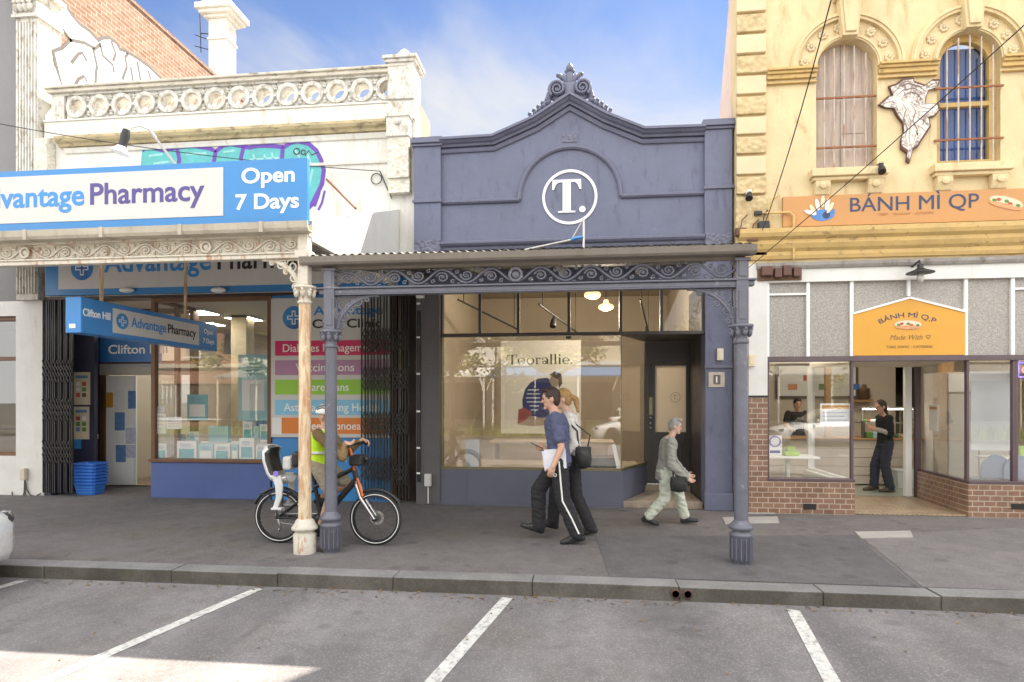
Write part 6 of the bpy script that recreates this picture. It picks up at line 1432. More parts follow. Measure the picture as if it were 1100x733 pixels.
for r_, (a, b) in enumerate(((567,579),(566,580),(565,580),(566,581),(569,579),(570,578))): yy = 419+r_*4.3; x0_, z0_ = W(a, yy, PYW); x1_, _ = W(b, yy, PYW); rect2 = flat(mb, [(x0_,z0_-.009),(x1_,z0_-.009),(x1_,z0_+.009),(x0_,z0_+.009)], (0,PYW-.0022,0), .001)
mb.build('lettering', M['ink_white'], wp)
mb = MB(); Y_ = FT+.30; mb.box(wx(500,Y_), wx(515,Y_), Y_, Y_+.01, zsl+.0, wz(508,472,Y_)); tag(mb.build('window_card', paint('grey_card', (.45,.47,.50), .6, .1)), 'pale grey card standing in the lower left of the navy shop window', 'card')
mb = MB(); Y_ = FT+.22; mb.box(wx(634,Y_), wx(662,Y_), Y_, Y_+.5, zsl-.02, wz(648,492,Y_)); tag(mb.build('display_bench', M['black'], bevel=.01), 'low black display bench in the navy shop window', 'bench')
mb = MB(); mb.prism([W(p[0],p[1],FT+.2) for p in ((657,478),(661,477),(667,504),(663,505.5))], FT+.2, FT+.22); tag(mb.build('leaning_card', M['paper']), 'white card leaning in the right corner of the navy shop window', 'card')
ct = thing('display_table', 'long pale timber table inside the navy shop', 'table', (wx(560,11), 11, .03))
mb = MB(); mb.box(wx(525,10.9), wx(660,10.9), 10.9, 11.7, .82, .87); mb.build('top', M['wood_board'], ct, bevel=.006)
for x_ in (wx(529,10.9), wx(655,10.9)):
    for y_ in (10.96, 11.6): mb = MB(); mb.box(x_-.03, x_+.03, y_, y_+.05, .03, .82); mb.build('leg', M['wood_board'], ct)
# pharmacy: window stock, ceiling panels, shelving
def stock(px0, px1, py0, py1, Y_, d, mat, nm, lab, ct, gp, deco=None):
    mb = MB(); x0_, x1_ = wx(px0,Y_), wx(px1,Y_); z1_, z0_ = wz((px0+px1)/2,py0,Y_), wz((px0+px1)/2,py1,Y_); mb.box(x0_, x1_, Y_, Y_+d, z0_, z1_); o = mb.build(nm, mat)
    tag(o, lab, ct, gp)
    if deco:
        mb = MB(); w = x1_-x0_; h = z1_-z0_; mb.box(x0_+w*.12, x1_-w*.12, Y_-.003, Y_, z0_+h*.15, z0_+h*.62); mb.build('print', deco, o); mb = MB()
        for q in range(4): mb.box(x0_+w*.18, x1_-w*(.2+.12*(q % 2)), Y_-.005, Y_-.003, z0_+h*(.70+.05*q), z0_+h*(.715+.05*q))
        mb.build('print', M['ink_blue2'], o)
zsh = zs+.05; SG = 'stock in the pharmacy window'
q_ = zsh
D = [(166,179,477,'white','left end of the bottom row in the pharmacy window','poster'),(190,211,474,'frame','white framed stand in the bottom row of the pharmacy window','stand'),(213,229,477.5,'teal','teal box left of the plain white box in the pharmacy window','box'),(230,247,477.5,'white','plain white box between two teal boxes in the pharmacy window','box'),(248.5,255.5,478,'teal','slim teal box right of the plain white box in the pharmacy window','box'),(257,273,471,'frame','white framed stand by the right end of the pharmacy window','stand'),(275,287,478,'white','white box in the bottom right corner of the pharmacy window','box')]
for (a, b, y0, kind, lab, ct) in D:
    Y_ = FP+.24; m_ = {'white': M['paper'], 'frame': M['clean_white'], 'teal': M['pale_teal']}[kind]
    stock(a, b, y0, 495.5, Y_, .12, m_, {'box':'stock_box','stand':'display_stand','poster':'display_card'}[ct], lab, ct, SG, M['teal'] if kind != 'teal' else M['paper'])
Y_ = FP+.62; zz_ = wz(240,475.5,Y_)
mb = MB(); mb.box(wx(189,Y_), rx1-.05, Y_-.02, Y_+.3, zz_-.03, zz_); tag(mb.build('display_shelf', M['clean_white']), 'white shelf behind the bottom row in the pharmacy window', 'shelf')
mb = MB()
for px in (191, 250, 286): x_ = wx(px,Y_); mb.box(x_-.015, x_+.015, Y_+.1, Y_+.14, zs, zz_-.03)
for (a, b, y0, m_, lab) in ((193,201,466,'paper','small white packet at the left of the pharmacy window shelf'),(203,210,464,'paper','second small white packet on the pharmacy window shelf'),(224,245,458,'pale_teal','broad pale blue box on the pharmacy window shelf'),(261,271,453,'paper','tall white pack on the pharmacy window shelf'),(272,278,458,'pale_teal','narrow blue pack between the white packs on the pharmacy window shelf'),(279,288,456,'paper','white pack at the right end of the pharmacy window shelf')):
    stock(a, b, y0, 475.5, Y_+.04, .10, M[m_], 'stock_box', lab, 'box', SG, M['teal'] if m_ == 'paper' else None)
for (a, b, y0, y1, m_, Yb, lab) in ((201,223,424,452,'teal',10.0,'teal square banner hanging in the pharmacy window'),(256,288,381,452,'pale_teal',10.15,'tall pale teal banner hanging at the right of the pharmacy window')):
    stock(a, b, y0, y1, Yb, .012, M[m_], 'hanging_banner', lab, 'banner', 'banners in the pharmacy window', M['paper'])
for (a, b, y0, y1, lab) in ((166.5,178,444,466,'white notice with a grey picture stuck on the left of the pharmacy window'),(178.5,195,448,461,'plain white notice stuck on the pharmacy window'),(167,177,437,443,'small lilac notice stuck on the pharmacy window')):
    Yb = FP+.058; mb = MB(); mb.box(wx(a,Yb), wx(b,Yb), Yb, Yb+.003, wz(a,y1,Yb), wz(a,y0,Yb)); o = tag(mb.build('window_notice', M['paper']), lab, 'notice', 'notices on the pharmacy window')
    mb = MB()
    for k in range(4): zc_ = wz(a,y0+(y1-y0)*(k+.8)/5,Yb); mb.box(wx(a+2,Yb), wx(b-2-(k % 2)*2,Yb), Yb-.002, Yb, zc_-.006, zc_+.006)
    mb.build('print', M['paper2'], o)
for (x_, y_) in ((wx(213,10.6),10.6),(wx(262,11.5),11.5),(-4.4,11.2),(-6.6,13.0),(-8.0,12.2)):
    mb = MB(); mb.box(x_-.3, x_+.3, y_-.3, y_+.3, 3.255, 3.295); o = mb.build('ceiling_light', M['clean_white']); tag(o, 'square white ceiling light inside the pharmacy', 'ceiling light', 'ceiling lights in the pharmacy')
    mb = MB(); mb.quad((x_-.26,y_-.26,3.253),(x_+.26,y_-.26,3.253),(x_+.26,y_+.26,3.253),(x_-.26,y_+.26,3.253)); mb.build('diffuser', M['led_white'], o)
for k, (y_, lab) in enumerate(((11.6,'front row of white pharmacy shelving'),(13.2,'rear row of white pharmacy shelving'))):
    s_ = thing('shelf_unit', lab, 'shelving', (-4.9,y_,.03), 'shelving inside the pharmacy'); mb = MB(); mb.box(-6.6,-3.0,y_,y_+.05,.03,1.7)
    for z_ in (.1,.55,1.0,1.45): mb.box(-6.6,-3.0,y_-.35,y_,z_,z_+.03)
    mb.build('carcass', M['clean_white'], s_); rk = random.Random(k+9)
    for z_ in (.13,.58,1.03,1.48):
        x_ = -6.55
        for c_ in range(3):
            mb = MB(); 
            for _ in range(7): w_ = rk.uniform(.09,.15); mb.box(x_,x_+w_,y_-.32,y_-.05,z_,z_+rk.uniform(.14,.3)); x_ += w_+.015
            mb.build('packet', (M['pale_teal'],M['paper'],M['ink_blue2'],M['teal'])[rk.randrange(4)], s_)
            x_ += .05
# posters on the dark entry pier, dispenser, baskets
for (a, b, y0, y1, lab) in ((80,97,400,435,'cream poster with rows of small pictures on the dark entry pier'),(80,96,437,472,'cream poster with a green picture low on the dark entry pier')):
    Yb = EP-.004; o = thing('wall_poster', lab, 'poster', (wx((a+b)/2,Yb),Yb,wz(90,y1,Yb)), 'posters on the entry pier'); mb = MB(); mb.box(wx(a,Yb), wx(b,Yb), Yb-.014, Yb+.003, wz(90,y1,Yb), wz(90,y0,Yb)); mb.build('board', paint('aged_paper', (.58,.50,.37), .6, .06), o)
    rk = random.Random(int(y0)); h_ = (y1-y0)
    for r_ in range(3):
        for c_ in range(2):
            mb = MB(); xx0 = wx(a+2.5+c_*6.5,Yb); mb.box(xx0, xx0+.075, Yb-.017, Yb-.014, wz(90,y0+h_*(.42+.17*r_),Yb), wz(90,y0+h_*(.30+.17*r_),Yb)); mb.build('picture', (grn, M['ink_blue2'], M['paper'], M['interior_dark'], red)[rk.randrange(5)], o)
    mb = MB(); mb.box(wx(a+2,Yb), wx(b-2,Yb), Yb-.017, Yb-.014, wz(90,y0+6.5,Yb), wz(90,y0+3.5,Yb)); mb.build('heading', M['ink_blue2'], o)
mb = MB(); Yb = EP-.004; mb.box(wx(80,Yb), wx(87,Yb), Yb-.006, Yb+.003, wz(84,482,Yb), wz(84,470,Yb)); tag(mb.build('sticker', M['sign_blue']), 'small blue sticker below the posters on the entry pier', 'sticker')
dsx, dsz = W(102,463,DY-.06); di = thing('sanitiser_dispenser', 'black hand sanitiser dispenser on the brown door frame', 'dispenser', (dsx,DY-.06,dsz)); mb = MB(); mb.box(dsx-.05,dsx+.05,DY-.11,DY-.001,dsz-.06,dsz+.16); mb.build('housing', M['black'], di, bevel=.012); mb = MB(); mb.box(dsx-.035,dsx+.035,DY-.10,DY-.01,dsz-.15,dsz-.06); mb.build('bottle', M['paper'], di, bevel=.01)
bkx, bky = G(98,527.5,0); bky = 9.50; bkx = wx(97, bky)
def basket(name_first=[None]):
    b = thing('shopping_basket', 'bottom blue plastic basket of the stack by the pharmacy door', 'basket', (bkx,bky,.0), 'stacked blue baskets')
    mb = MB(); w0, d0, w1, d1, h_ = .165,.12,.205,.155,.21
    def rr(w, d, z_): return [(bkx+w*sx*(1 if i != 0 else 1), bky+d*sy, z_) for i, (sx, sy) in enumerate(((-1,-.8),(-.85,-1),(.85,-1),(1,-.8),(1,.8),(.85,1),(-.85,1),(-1,.8)))]
    mb.loft([rr(w0,d0,0), rr(w1,d1,h_), rr(w1+.02,d1+.02,h_), rr(w1+.02,d1+.02,h_-.03), rr(w1+.002,d1+.002,h_-.03)], smooth=False, cap=False); mb.add(rr(w0,d0,0.003), [tuple(range(8))]); mb.build('tub', bsk, b, bevel=.004)
    mb = MB()
    for k in range(3): mb.loft([rr(w0+(w1-w0)*f+.004,d0+(d1-d0)*f+.004,h_*f) for f in (.2+.22*k,.25+.22*k)], smooth=False, cap=False)
    mb.build('band', bsk2, b); return b
bsk = paint('basket_blue', (.03,.16,.62), .35, .08, 3); bsk2 = paint('basket_pale_blue', (.10,.30,.72), .35, .08, 3)
b0_ = basket(); names = ['second lowest','third lowest','middle','third from the top','second from the top','topmost']
for k in range(6): dup(b0_, (bkx, bky, .055*(k+1)+(.12 if k > 2 else 0)*0), label='%s blue plastic basket of the stack by the pharmacy door' % names[k])

# sandwich shop: counter, case, fridge, tub, tables, menu
cn = thing('shop_counter', 'whitewashed plank counter inside the sandwich shop doorway', 'counter', (5,11.9,.03))
xa_, xb_ = 3.3, wx(984,11.9)+.15; mb = MB()
for k in range(5): mb.box(xa_, xb_, 11.9, 12.5, .05+k*.165, .05+k*.165+.158)
mb.build('plank_front', M['wood_board'], cn, bevel=.006); mb = MB(); mb.box(xa_-.02, xb_+.02, 11.86, 12.6, .875, .91); mb.build('top', M['oak'], cn, bevel=.005)
gc = thing('display_case', 'glass food display case on the plank counter', 'display case', (wx(950,12.1),12.1,.91)); xa_, xb_ = wx(926,12.0), wx(981,12.0)
mb = MB()
for (x_, y_) in ((xa_,12.0),(xb_,12.0),(xa_,12.45),(xb_,12.45)): mb.box(x_-.012,x_+.012,y_-.012,y_+.012,.912,1.46)
mb.box(xa_-.02,xb_+.02,11.98,12.47,1.46,1.49); mb.build('frame', M['chrome'], gc)
mb = MB(); mb.box(xa_+.03,xb_-.03,12.0,12.03,1.44,1.458); mb.build('light_strip', M['led_white'], gc)
mb = MB(); mb.quad((xa_,11.99,.93),(xb_,11.99,.93),(xb_,11.99,1.45),(xa_,11.99,1.45)); mb.build('pane', M['glass_mild'], gc)
mb = MB(); mb.box(xa_+.02,xb_-.02,12.05,12.4,1.18,1.20); mb.build('shelf', M['chrome'], gc)
rk = random.Random(4)
for k in range(16):
    x_ = xa_+.1+(xb_-xa_-.2)*rk.random(); z_ = rk.choice((.95,1.225)); mb = MB(); mb.ell((x_,12.12+rk.random()*.2,z_), .075,.05,.035); mb.build('food', rk.choice((brd,crm,grn,red,M['paper'])), gc)
mb = MB(); xq_ = wx(928,11.95); mb.tube([(xq_,11.98,.91),(xq_,11.98,1.16),(xq_,11.98,1.22)], [.035,.035,.015], 10); tag(mb.build('sauce_bottle', M['interior_dark']), 'dark sauce bottle on the counter left of the display case', 'bottle')
for (px, m_, lab) in ((934,grn,'green packet on the counter beside the display case'),(940,M['pale_teal'],'pale packet on the counter in front of the display case')):
    xq_ = wx(px,11.92); mb = MB(); mb.box(xq_-.06,xq_+.06,11.88,11.97,.912,1.02); tag(mb.build('packet', m_, bevel=.01), lab, 'packet')
sh = thing('wall_shelf', 'oak wall shelf on the rear wall of the sandwich shop', 'shelf', (wx(928,BW-.2),BW-.2,wz(928,431,BW))); mb = MB(); mb.box(wx(916,BW-.2), wx(938,BW-.2), BW-.22, BW-.001, wz(928,432,BW-.2), wz(928,429.5,BW-.2)); mb.build('board', M['oak'], sh)
mb = MB(); x_ = wx(929,BW-.15); z_ = wz(928,429.5,BW-.2); mb.lathe([(.01,.0),(.11,.002),(.11,.22),(.12,.225),(.12,.24),(.05,.27),(.05,.33),(.01,.34)], (x_,BW-.12,z_+.002), 18); tag(mb.build('pot', paint('dull_copper', (.30,.20,.13), .35, .1, 5, metal=.5)), 'brown metal pot on the oak wall shelf', 'pot')
tb = thing('plastic_tub', 'pale grey tub on the floor behind the worker', 'tub', (wx(972,11.5),11.5,.03)); x_ = wx(972,11.55); mb = MB(); mb.loft([[(x_+w*sx,11.6+w*.7*sy,z_) for sx, sy in ((-1,-1),(1,-1),(1,1),(-1,1))] for w, z_ in ((.13,.032),(.16,.34),(.175,.34),(.175,.37),(.16,.37))], smooth=False); mb.build('body', paint('tub_grey', (.55,.58,.56), .4, .05), tb, bevel=.006)
fr = thing('drinks_fridge', 'tall steel two door fridge behind the splayed window of the sandwich shop', 'fridge', (6.1,11.4,.03)); fx0, fx1 = wx(1017,11.2), wx(1017,11.2)+1.0
mb = MB(); mb.box(fx0, fx1, 11.2, 11.9, .1, 2.1); mb.box(fx0+.05, fx1-.05, 11.25, 11.85, .03, .1); mb.build('cabinet', M['wood_board'], fr, bevel=.008)
fs = paint('brushed_fridge_steel', (.62,.60,.57), .35, .04, 1, metal=.2)
for k in range(2):
    x0_ = fx0+.02+k*.485; mb = MB(); mb.box(x0_, x0_+.47, 11.165, 11.198, .2, 1.72); d_ = mb.build('door', fs, fr, bevel=.006); mb = MB(); hx = x0_+(.42 if k == 0 else .05); mb.tube([(hx,11.165,.85),(hx,11.12,.9),(hx,11.12,1.35),(hx,11.165,1.4)], .012, 6); mb.build('handle', M['black'], d_)
mb = MB(); mb.box(fx0+.02, fx1-.02, 11.17, 11.198, 1.76, 2.07); mb.build('light_box', M['clean_white'], fr)
mnx0, mnx1 = wx(833,BW), wx(921,BW); mn = thing('menu_board', 'wide white menu board on the rear wall behind the left window of the sandwich shop', 'menu board', ((mnx0+mnx1)/2,BW-.03,1.9)); mb = MB(); mb.box(mnx0, mnx1, BW-.05, BW-.001, wz(875,428,BW), wz(875,391,BW)); mb.build('frame', M['interior_dark'], mn); mb = MB(); mb.box(mnx0+.06, mnx1-.06, BW-.056, BW-.05, wz(875,428,BW)+.05, wz(875,391,BW)-.05); mb.build('face', M['paper'], mn)
for k in range(5): mb = MB(); xx_ = mnx0+.25+k*.33; mb.box(xx_, xx_+.2, BW-.06, BW-.056, 1.85+.2*(k % 2), 1.98+.2*(k % 2)); mb.build('dish_picture', (brd,red,grn,crm,bw)[k], mn)
Yb = FR+.052
for (nm, a, b, y0, y1, lab, col) in (('window_notice',881,914,433.5,456,'white notice with an orange heading on the left sandwich shop window',M['paper']),):
    o = thing(nm, lab, 'notice', (X(897),Yb,Z(897,456))); mb = MB(); mb.box(wx(a,Yb), wx(b,Yb), Yb, Yb+.003, wz(897,y1,Yb), wz(897,y0,Yb)); mb.build('sheet', col, o); mb = MB(); mb.box(wx(a+2,Yb), wx(b-2,Yb), Yb-.002, Yb, wz(897,y0+6,Yb), wz(897,y0+2,Yb)); mb.build('heading', M['orange_sign'], o)
    mb = MB()
    for k in range(3): mb.box(wx(a+3,Yb), wx(b-4-3*(k % 2),Yb), Yb-.002, Yb, wz(897,y0+10.5+4*k,Yb), wz(897,y0+9.2+4*k,Yb))
    mb.build('print', M['paper2'], o)
o = thing('window_sticker', 'white card with a round ringed emblem low on the left sandwich shop window', 'sticker', (X(832),Yb,Z(832,490))); mb = MB(); mb.box(wx(825,Yb), wx(840,Yb), Yb, Yb+.003, wz(832,489.5,Yb), wz(832,468,Yb)); mb.build('card', M['paper'], o); mb = MB(); c_ = W(832.5,474.5,Yb); ring(mb, (c_[0],Yb,c_[1]), .062, .082, .002, 28); mb.build('emblem', paint('sticker_purple', (.30,.22,.42), .5, .1), o); mb = MB(); mb.box(wx(827,Yb), wx(838,Yb), Yb-.002, Yb, wz(832,487,Yb), wz(832,484,Yb)); mb.build('print', M['ink_purple'], o)
Yb2 = 10.0; xs_ = bx2+.04+(xb_-bx2)*0; o = thing('window_notice', 'white notice on the splayed return window of the sandwich shop', 'notice', (5.42,10.0,1.1)); 
cS = Vector((bx2+.04,FR+.15,0)); dS = (Vector((5.48+.04,10.54,0))-cS); fS = .62; dn = dS.normalized(); mb = MB(); mb.obox(cS+dS*fS+Vector((-.012,0,1.34)), .145, .003, .20, Matrix.Rotation(math.atan2(dn.y,dn.x), 3, 'Z')); mb.build('sheet', M['paper'], o); mb = MB(); mb.obox(cS+dS*fS+Vector((-.017,0,1.49)), .12, .002, .02, Matrix.Rotation(math.atan2(dn.y,dn.x), 3, 'Z')); mb.build('heading', M['orange_sign'], o)
def cafe_table(x, y, label):
    t_ = thing('cafe_table', label, 'table', (x,y,.03), 'tables in the sandwich shop'); mb = MB(); mb.box(x-.38,x+.38,y-.28,y+.28,.73,.76); mb.build('top', M['clean_white'], t_, bevel=.006); mb = MB(); mb.tube([(x,y,.05),(x,y,.73)], .035, 10); mb.build('pedestal', M['clean_white'], t_); mb = MB(); mb.lathe([(.0,.0),(.22,.0),(.22,.015),(.05,.03),(.0,.03)], (x,y,.03), 20); mb.build('base', M['clean_white'], t_); return t_
cafe_table(wx(846,9.75), 9.75, 'white table behind the left sandwich shop window'); cafe_table(wx(1090,9.8), 9.8, 'white table behind the right sandwich shop window')
mb = MB(); x_ = wx(849,9.7); mb.box(x_-.10,x_+.10,9.62,9.78,.762,.83); mb.box(x_-.06,x_+.06,9.65,9.75,.83,.90); tag(mb.build('box_stack', paint('lime_carton', (.38,.55,.12), .5, .15, 9), bevel=.006), 'lime green cartons on the white table in the left sandwich shop window', 'carton')
mb = MB(); x_ = wx(1096,9.8); mb.box(x_-.06,x_+.06,9.72,9.84,.762,.93); tag(mb.build('carton', paint('lime_box', (.38,.55,.12), .5, .15, 9), bevel=.006), 'lime green carton on the white table in the right sandwich shop window', 'carton')
chm = paint('chair_blue_grey', (.20,.25,.33), .4, .08, 3)
def cafe_chair(x, y, label, rz=0):
    c_ = thing('cafe_chair', label, 'chair', (x,y,.03), 'chairs in the sandwich shop'); mb = MB(); mb.box(x-.2,x+.2,y-.2,y+.2,.45,.48); mb.build('seat', chm, c_, bevel=.012)
    mb = MB(); P = []
    for i in range(13): a = math.pi*i/12; P.append((x+.20*math.cos(a)*1.0, .62+.22*math.sin(a)))
    P = [(x+.2,.50)]+P+[(x-.2,.50)]; mb.prism(P, y-.205, y-.18); mb.build('backrest', chm, c_, bevel=.006)
    for sx in (-1,1):
        for sy in (-1,1): mb = MB(); mb.tube([(x+sx*.16,y+sy*.16,.45),(x+sx*.19,y+sy*.19,.03)], .013, 6); mb.build('leg', M['chrome'], c_)
    return c_
cafe_chair(wx(1060,9.45), 9.45, 'blue grey round backed chair in the right sandwich shop window'); cafe_chair(wx(1084,9.42), 9.42, 'second blue grey chair nearest the white table in the right sandwich shop window')
mb = MB(); Yb = FR+.30; mb.box(wx(1043,Yb), wx(1085,Yb), Yb, Yb+.01, wz(1065,484,Yb), wz(1065,399,Yb)); tag(mb.build('frosted_panel', paint('frosted_panel', (.55,.56,.57), .35, .05)), 'pale frosted panel hung inside the right sandwich shop window', 'panel')
ns = thing('neon_sign', 'red and violet neon OPEN sign in the right sandwich shop window', 'sign', (wx(1108,FR+.2),FR+.2,2.0)); x0_ = wx(1091.5,FR+.2); zc_ = wz(1095,397.5,FR+.2); mb = MB(); mb.box(x0_, x0_+.56, FR+.2, FR+.24, zc_-.125, zc_+.125); mb.build('backing', M['black'], ns, bevel=.01)
mb = MB(); mb.tube([(x0_+.025,FR+.19,zc_-.10),(x0_+.535,FR+.19,zc_-.10),(x0_+.535,FR+.19,zc_+.10),(x0_+.025,FR+.19,zc_+.10)], .011, 6, closed=True); mb.build('border_tube', M['neon_blue'], ns); lettering(ns, 'OPEN', (x0_+.07,FR+.195,zc_-.05), .10, M['neon_red'], width=.42, depth=.008)
for (x_, y_) in ((4.2,11.0),(5.4,12.6),(3.4,10.2),(6.9,10.6)):
    mb = MB(); mb.box(x_-.3, x_+.3, y_-.15, y_+.15, 3.10, 3.145); o = tag(mb.build('ceiling_light', M['clean_white']), 'oblong white ceiling light inside the sandwich shop', 'ceiling light', 'ceiling lights in the sandwich shop'); mb = MB(); mb.quad((x_-.27,y_-.12,3.098),(x_+.27,y_-.12,3.098),(x_+.27,y_+.12,3.098),(x_-.27,y_+.12,3.098)); mb.build('diffuser', M['led_warm'], o)
# ================================================================ BICYCLE WITH CHILD SEAT
BYB = 6.46
def B(px, py, dy=0.0): return (wx(px,BYB), BYB+dy, wz(px,py,BYB))
RWX, FWX, WR = wx(300.5,BYB), wx(403.5,BYB), .30
bk = thing('bicycle', 'black electric bicycle with a grey child seat parked behind the two verandah posts', 'bicycle', ((RWX+FWX)/2, BYB, 0))
frame_black = paint('bike_black', (.02,.02,.022), .35, .1, 8)
def wheel(cx, nm='wheel'):
    mb = MB(); n = 48; P = [(cx+(WR-.022)*math.cos(2*math.pi*i/n), BYB, WR+(WR-.022)*math.sin(2*math.pi*i/n)) for i in range(n)]; mb.tube(P, .020, 10, closed=True); w = mb.build('wheel', M['rubber'], bk)
    mb = MB(); ring(mb, (cx,BYB+.012,WR), WR-.060, WR-.040, .024, 48); mb.build('rim', frame_black, w)
    mb = MB(); ring(mb, (cx,BYB-.020,WR), WR-.036, WR-.029, .004, 48); mb.build('reflective_band', M['ink_white'], w)
    mb = MB()
    for i in range(28):
        a = 2*math.pi*i/28; b = a+.9*(1 if i % 2 else -1); mb.tube([(cx+.025*math.cos(b),BYB+(.02 if i % 4 < 2 else -.02),WR+.025*math.sin(b)),(cx+(WR-.058)*math.cos(a),BYB,WR+(WR-.058)*math.sin(a))], .0016, 3)
    mb.build('spokes', M['gutter'], w)
    mb = MB(); mb.lathe([(.0,-.05),(.028,-.05),(.028,.05),(.0,.05)], (cx,BYB,WR), 14, ax='y'); mb.build('hub', frame_black, w)
    mb = MB(); ring(mb, (cx,BYB+.045,WR), .05, .08, .003, 24); mb.build('brake_disc', M['chrome'], w)
    mb = MB(); r = WR+.022; a0, a1 = (.35, 2.7) if cx < -2.7 else (.55, 2.2); mb.tube([(cx+r*math.cos(a0+(a1-a0)*i/16),BYB,WR+r*math.sin(a0+(a1-a0)*i/16)) for i in range(17)], .018, 6, asp=1.5); mb.build('mudguard', frame_black, w)
wheel(RWX); wheel(FWX)
BBX, BBZ = wx(345,BYB), .27
hd0, hd1 = Vector(B(383,515)), Vector(B(379.5,502)); sd = Vector(B(335.5,505)); bb = Vector((BBX,BYB,BBZ))
mb = MB(); mb.tube([hd0, bb], .035, 8); mb.tube([hd1+Vector((.0,0,-.02)), Vector(B(336.5,524))], .026, 8); mb.tube([bb, sd], .022, 8); mb.tube([hd0+Vector((.005,0,-.02)), hd1], .03, 10)
for s in (-1, 1):
    mb.tube([bb+Vector((0,s*.03,0)), (RWX,BYB+s*.06,WR)], .013, 6); mb.tube([Vector(B(337,527))+Vector((0,s*.02,0)), (RWX,BYB+s*.06,WR)], .011, 6)
mb.build('frame', frame_black, bk)
mb = MB()
for s in (-1, 1): mb.tube([hd0+Vector((.01,s*.05,-.05)), hd0+Vector((.06,s*.05,-.2)), (FWX,BYB+s*.05,WR)], [.022,.022,.014], 8)
mb.tube([hd0+Vector((.0,0,0)), hd0+Vector((.012,-.05,-.05)), hd0+Vector((.012,.05,-.05))], .02, 6); mb.build('fork', M['chrome'], bk)
gp = Vector(B(387.5,477)); gz = gp.z
mb = MB(); mb.tube([hd1, Vector(B(377,492)), Vector(B(374,480))], .018, 8); hbx = wx(374,BYB); mb.tube([(hbx+.12,BYB-.29,gz-.01),(hbx+.08,BYB-.20,gz),(hbx,BYB-.05,gz-.02),(hbx,BYB+.05,gz-.02),(hbx+.08,BYB+.20,gz),(hbx+.12,BYB+.29,gz-.01)], .013, 8); hb_ = mb.build('handlebar', frame_black, bk)
for s in (-1, 1): mb = MB(); mb.tube([(hbx+.085,BYB+s*.21,gz),(hbx+.125,BYB+s*.30,gz-.01)], .018, 8); mb.tube([(hbx+.09,BYB+s*.20,gz-.01),(hbx+.16,BYB+s*.27,gz-.04)], .006, 5); mb.build('grip', M['rubber'], hb_)
mb = MB(); mb.tube([Vector(B(374,480))+Vector((.03,-.03,-.01)), Vector(B(377,494))+Vector((.035,-.03,0)), Vector(B(379,505))+Vector((.03,-.03,0))], .016, 6); mb.build('strap', paint('bike_orange', (.70,.14,.02), .5, .1), hb_)
mb = MB(); c = Vector(B(384,494)); mb.obox(c+Vector((.02,-.02,0)), .075, .11, .055); mb.ell(c+Vector((.11,-.02,.01)), .03,.035,.035); mb.build('front_bag', M['black'], hb_, bevel=.02)
mb = MB(); mb.tube([c+Vector((.0,-.05,-.02)), c+Vector((.07,-.05,-.13)), c+Vector((.02,-.05,-.25)), c+Vector((-.05,-.05,-.12))], .006, 5); mb.tube([c+Vector((.05,.03,-.02)), c+Vector((.11,.02,-.16)), c+Vector((.06,.0,-.32)), (FWX,BYB+.05,WR+.05)], .005, 5); mb.build('brake_cable', M['black'], hb_)
mb = MB(); mb.tube([hd0+Vector((.03,-.055,.02)), hd0+Vector((.075,-.055,-.12)), hd0+Vector((.09,-.055,-.18))], .014, 6); mb.build('reflector_strip', paint('bike_orange_strip', (.75,.16,.03), .5, .1), bk)
mb = MB(); mb.ell(sd+Vector((-.02,0,.02)), .13,.075,.028); mb.ell(sd+Vector((.08,0,.02)), .07,.03,.022); mb.build('saddle', M['black'], bk)
mb = MB(); ring(mb, (BBX,BYB-.05,BBZ), .06, .085, .006, 28); ring(mb, (BBX,BYB-.05,BBZ), .0, .03, .03, 14); mb.build('chainring', M['black'], bk)
mb = MB(); mb.tube([(BBX,BYB-.08,BBZ),(BBX+.06,BYB-.09,BBZ-.13)], .012, 6); mb.obox((BBX+.06,BYB-.14,BBZ-.135), .045,.045,.012); mb.tube([(BBX,BYB+.08,BBZ),(BBX-.06,BYB+.09,BBZ+.13)], .012, 6); mb.obox((BBX-.06,BYB+.14,BBZ+.135), .045,.045,.012); mb.build('crank', M['black'], bk)
mb = MB(); mb.tube([(RWX,BYB-.05,WR-.06),(BBX,BYB-.05,BBZ-.075)], .004, 4); mb.tube([(RWX,BYB-.05,WR+.04),(BBX,BYB-.05,BBZ+.08)], .004, 4); mb.tube([(RWX+.01,BYB-.06,WR-.02),(RWX+.05,BYB-.07,WR-.12),(RWX+.02,BYB-.06,WR-.14)], .012, 6); mb.build('chain', M['chrome'], bk)
mb = MB(); rz = wz(310,531,BYB)
for s in (-1, 1): mb.tube([(RWX-.20,BYB+s*.07,rz),(RWX+.25,BYB+s*.07,rz)], .008, 6); mb.tube([(RWX,BYB+s*.07,rz),(RWX,BYB+s*.065,WR)], .008, 6)
mb.tube([(RWX-.20,BYB-.07,rz),(RWX-.20,BYB+.07,rz)], .008, 6); mb.build('rack', M['black'], bk)
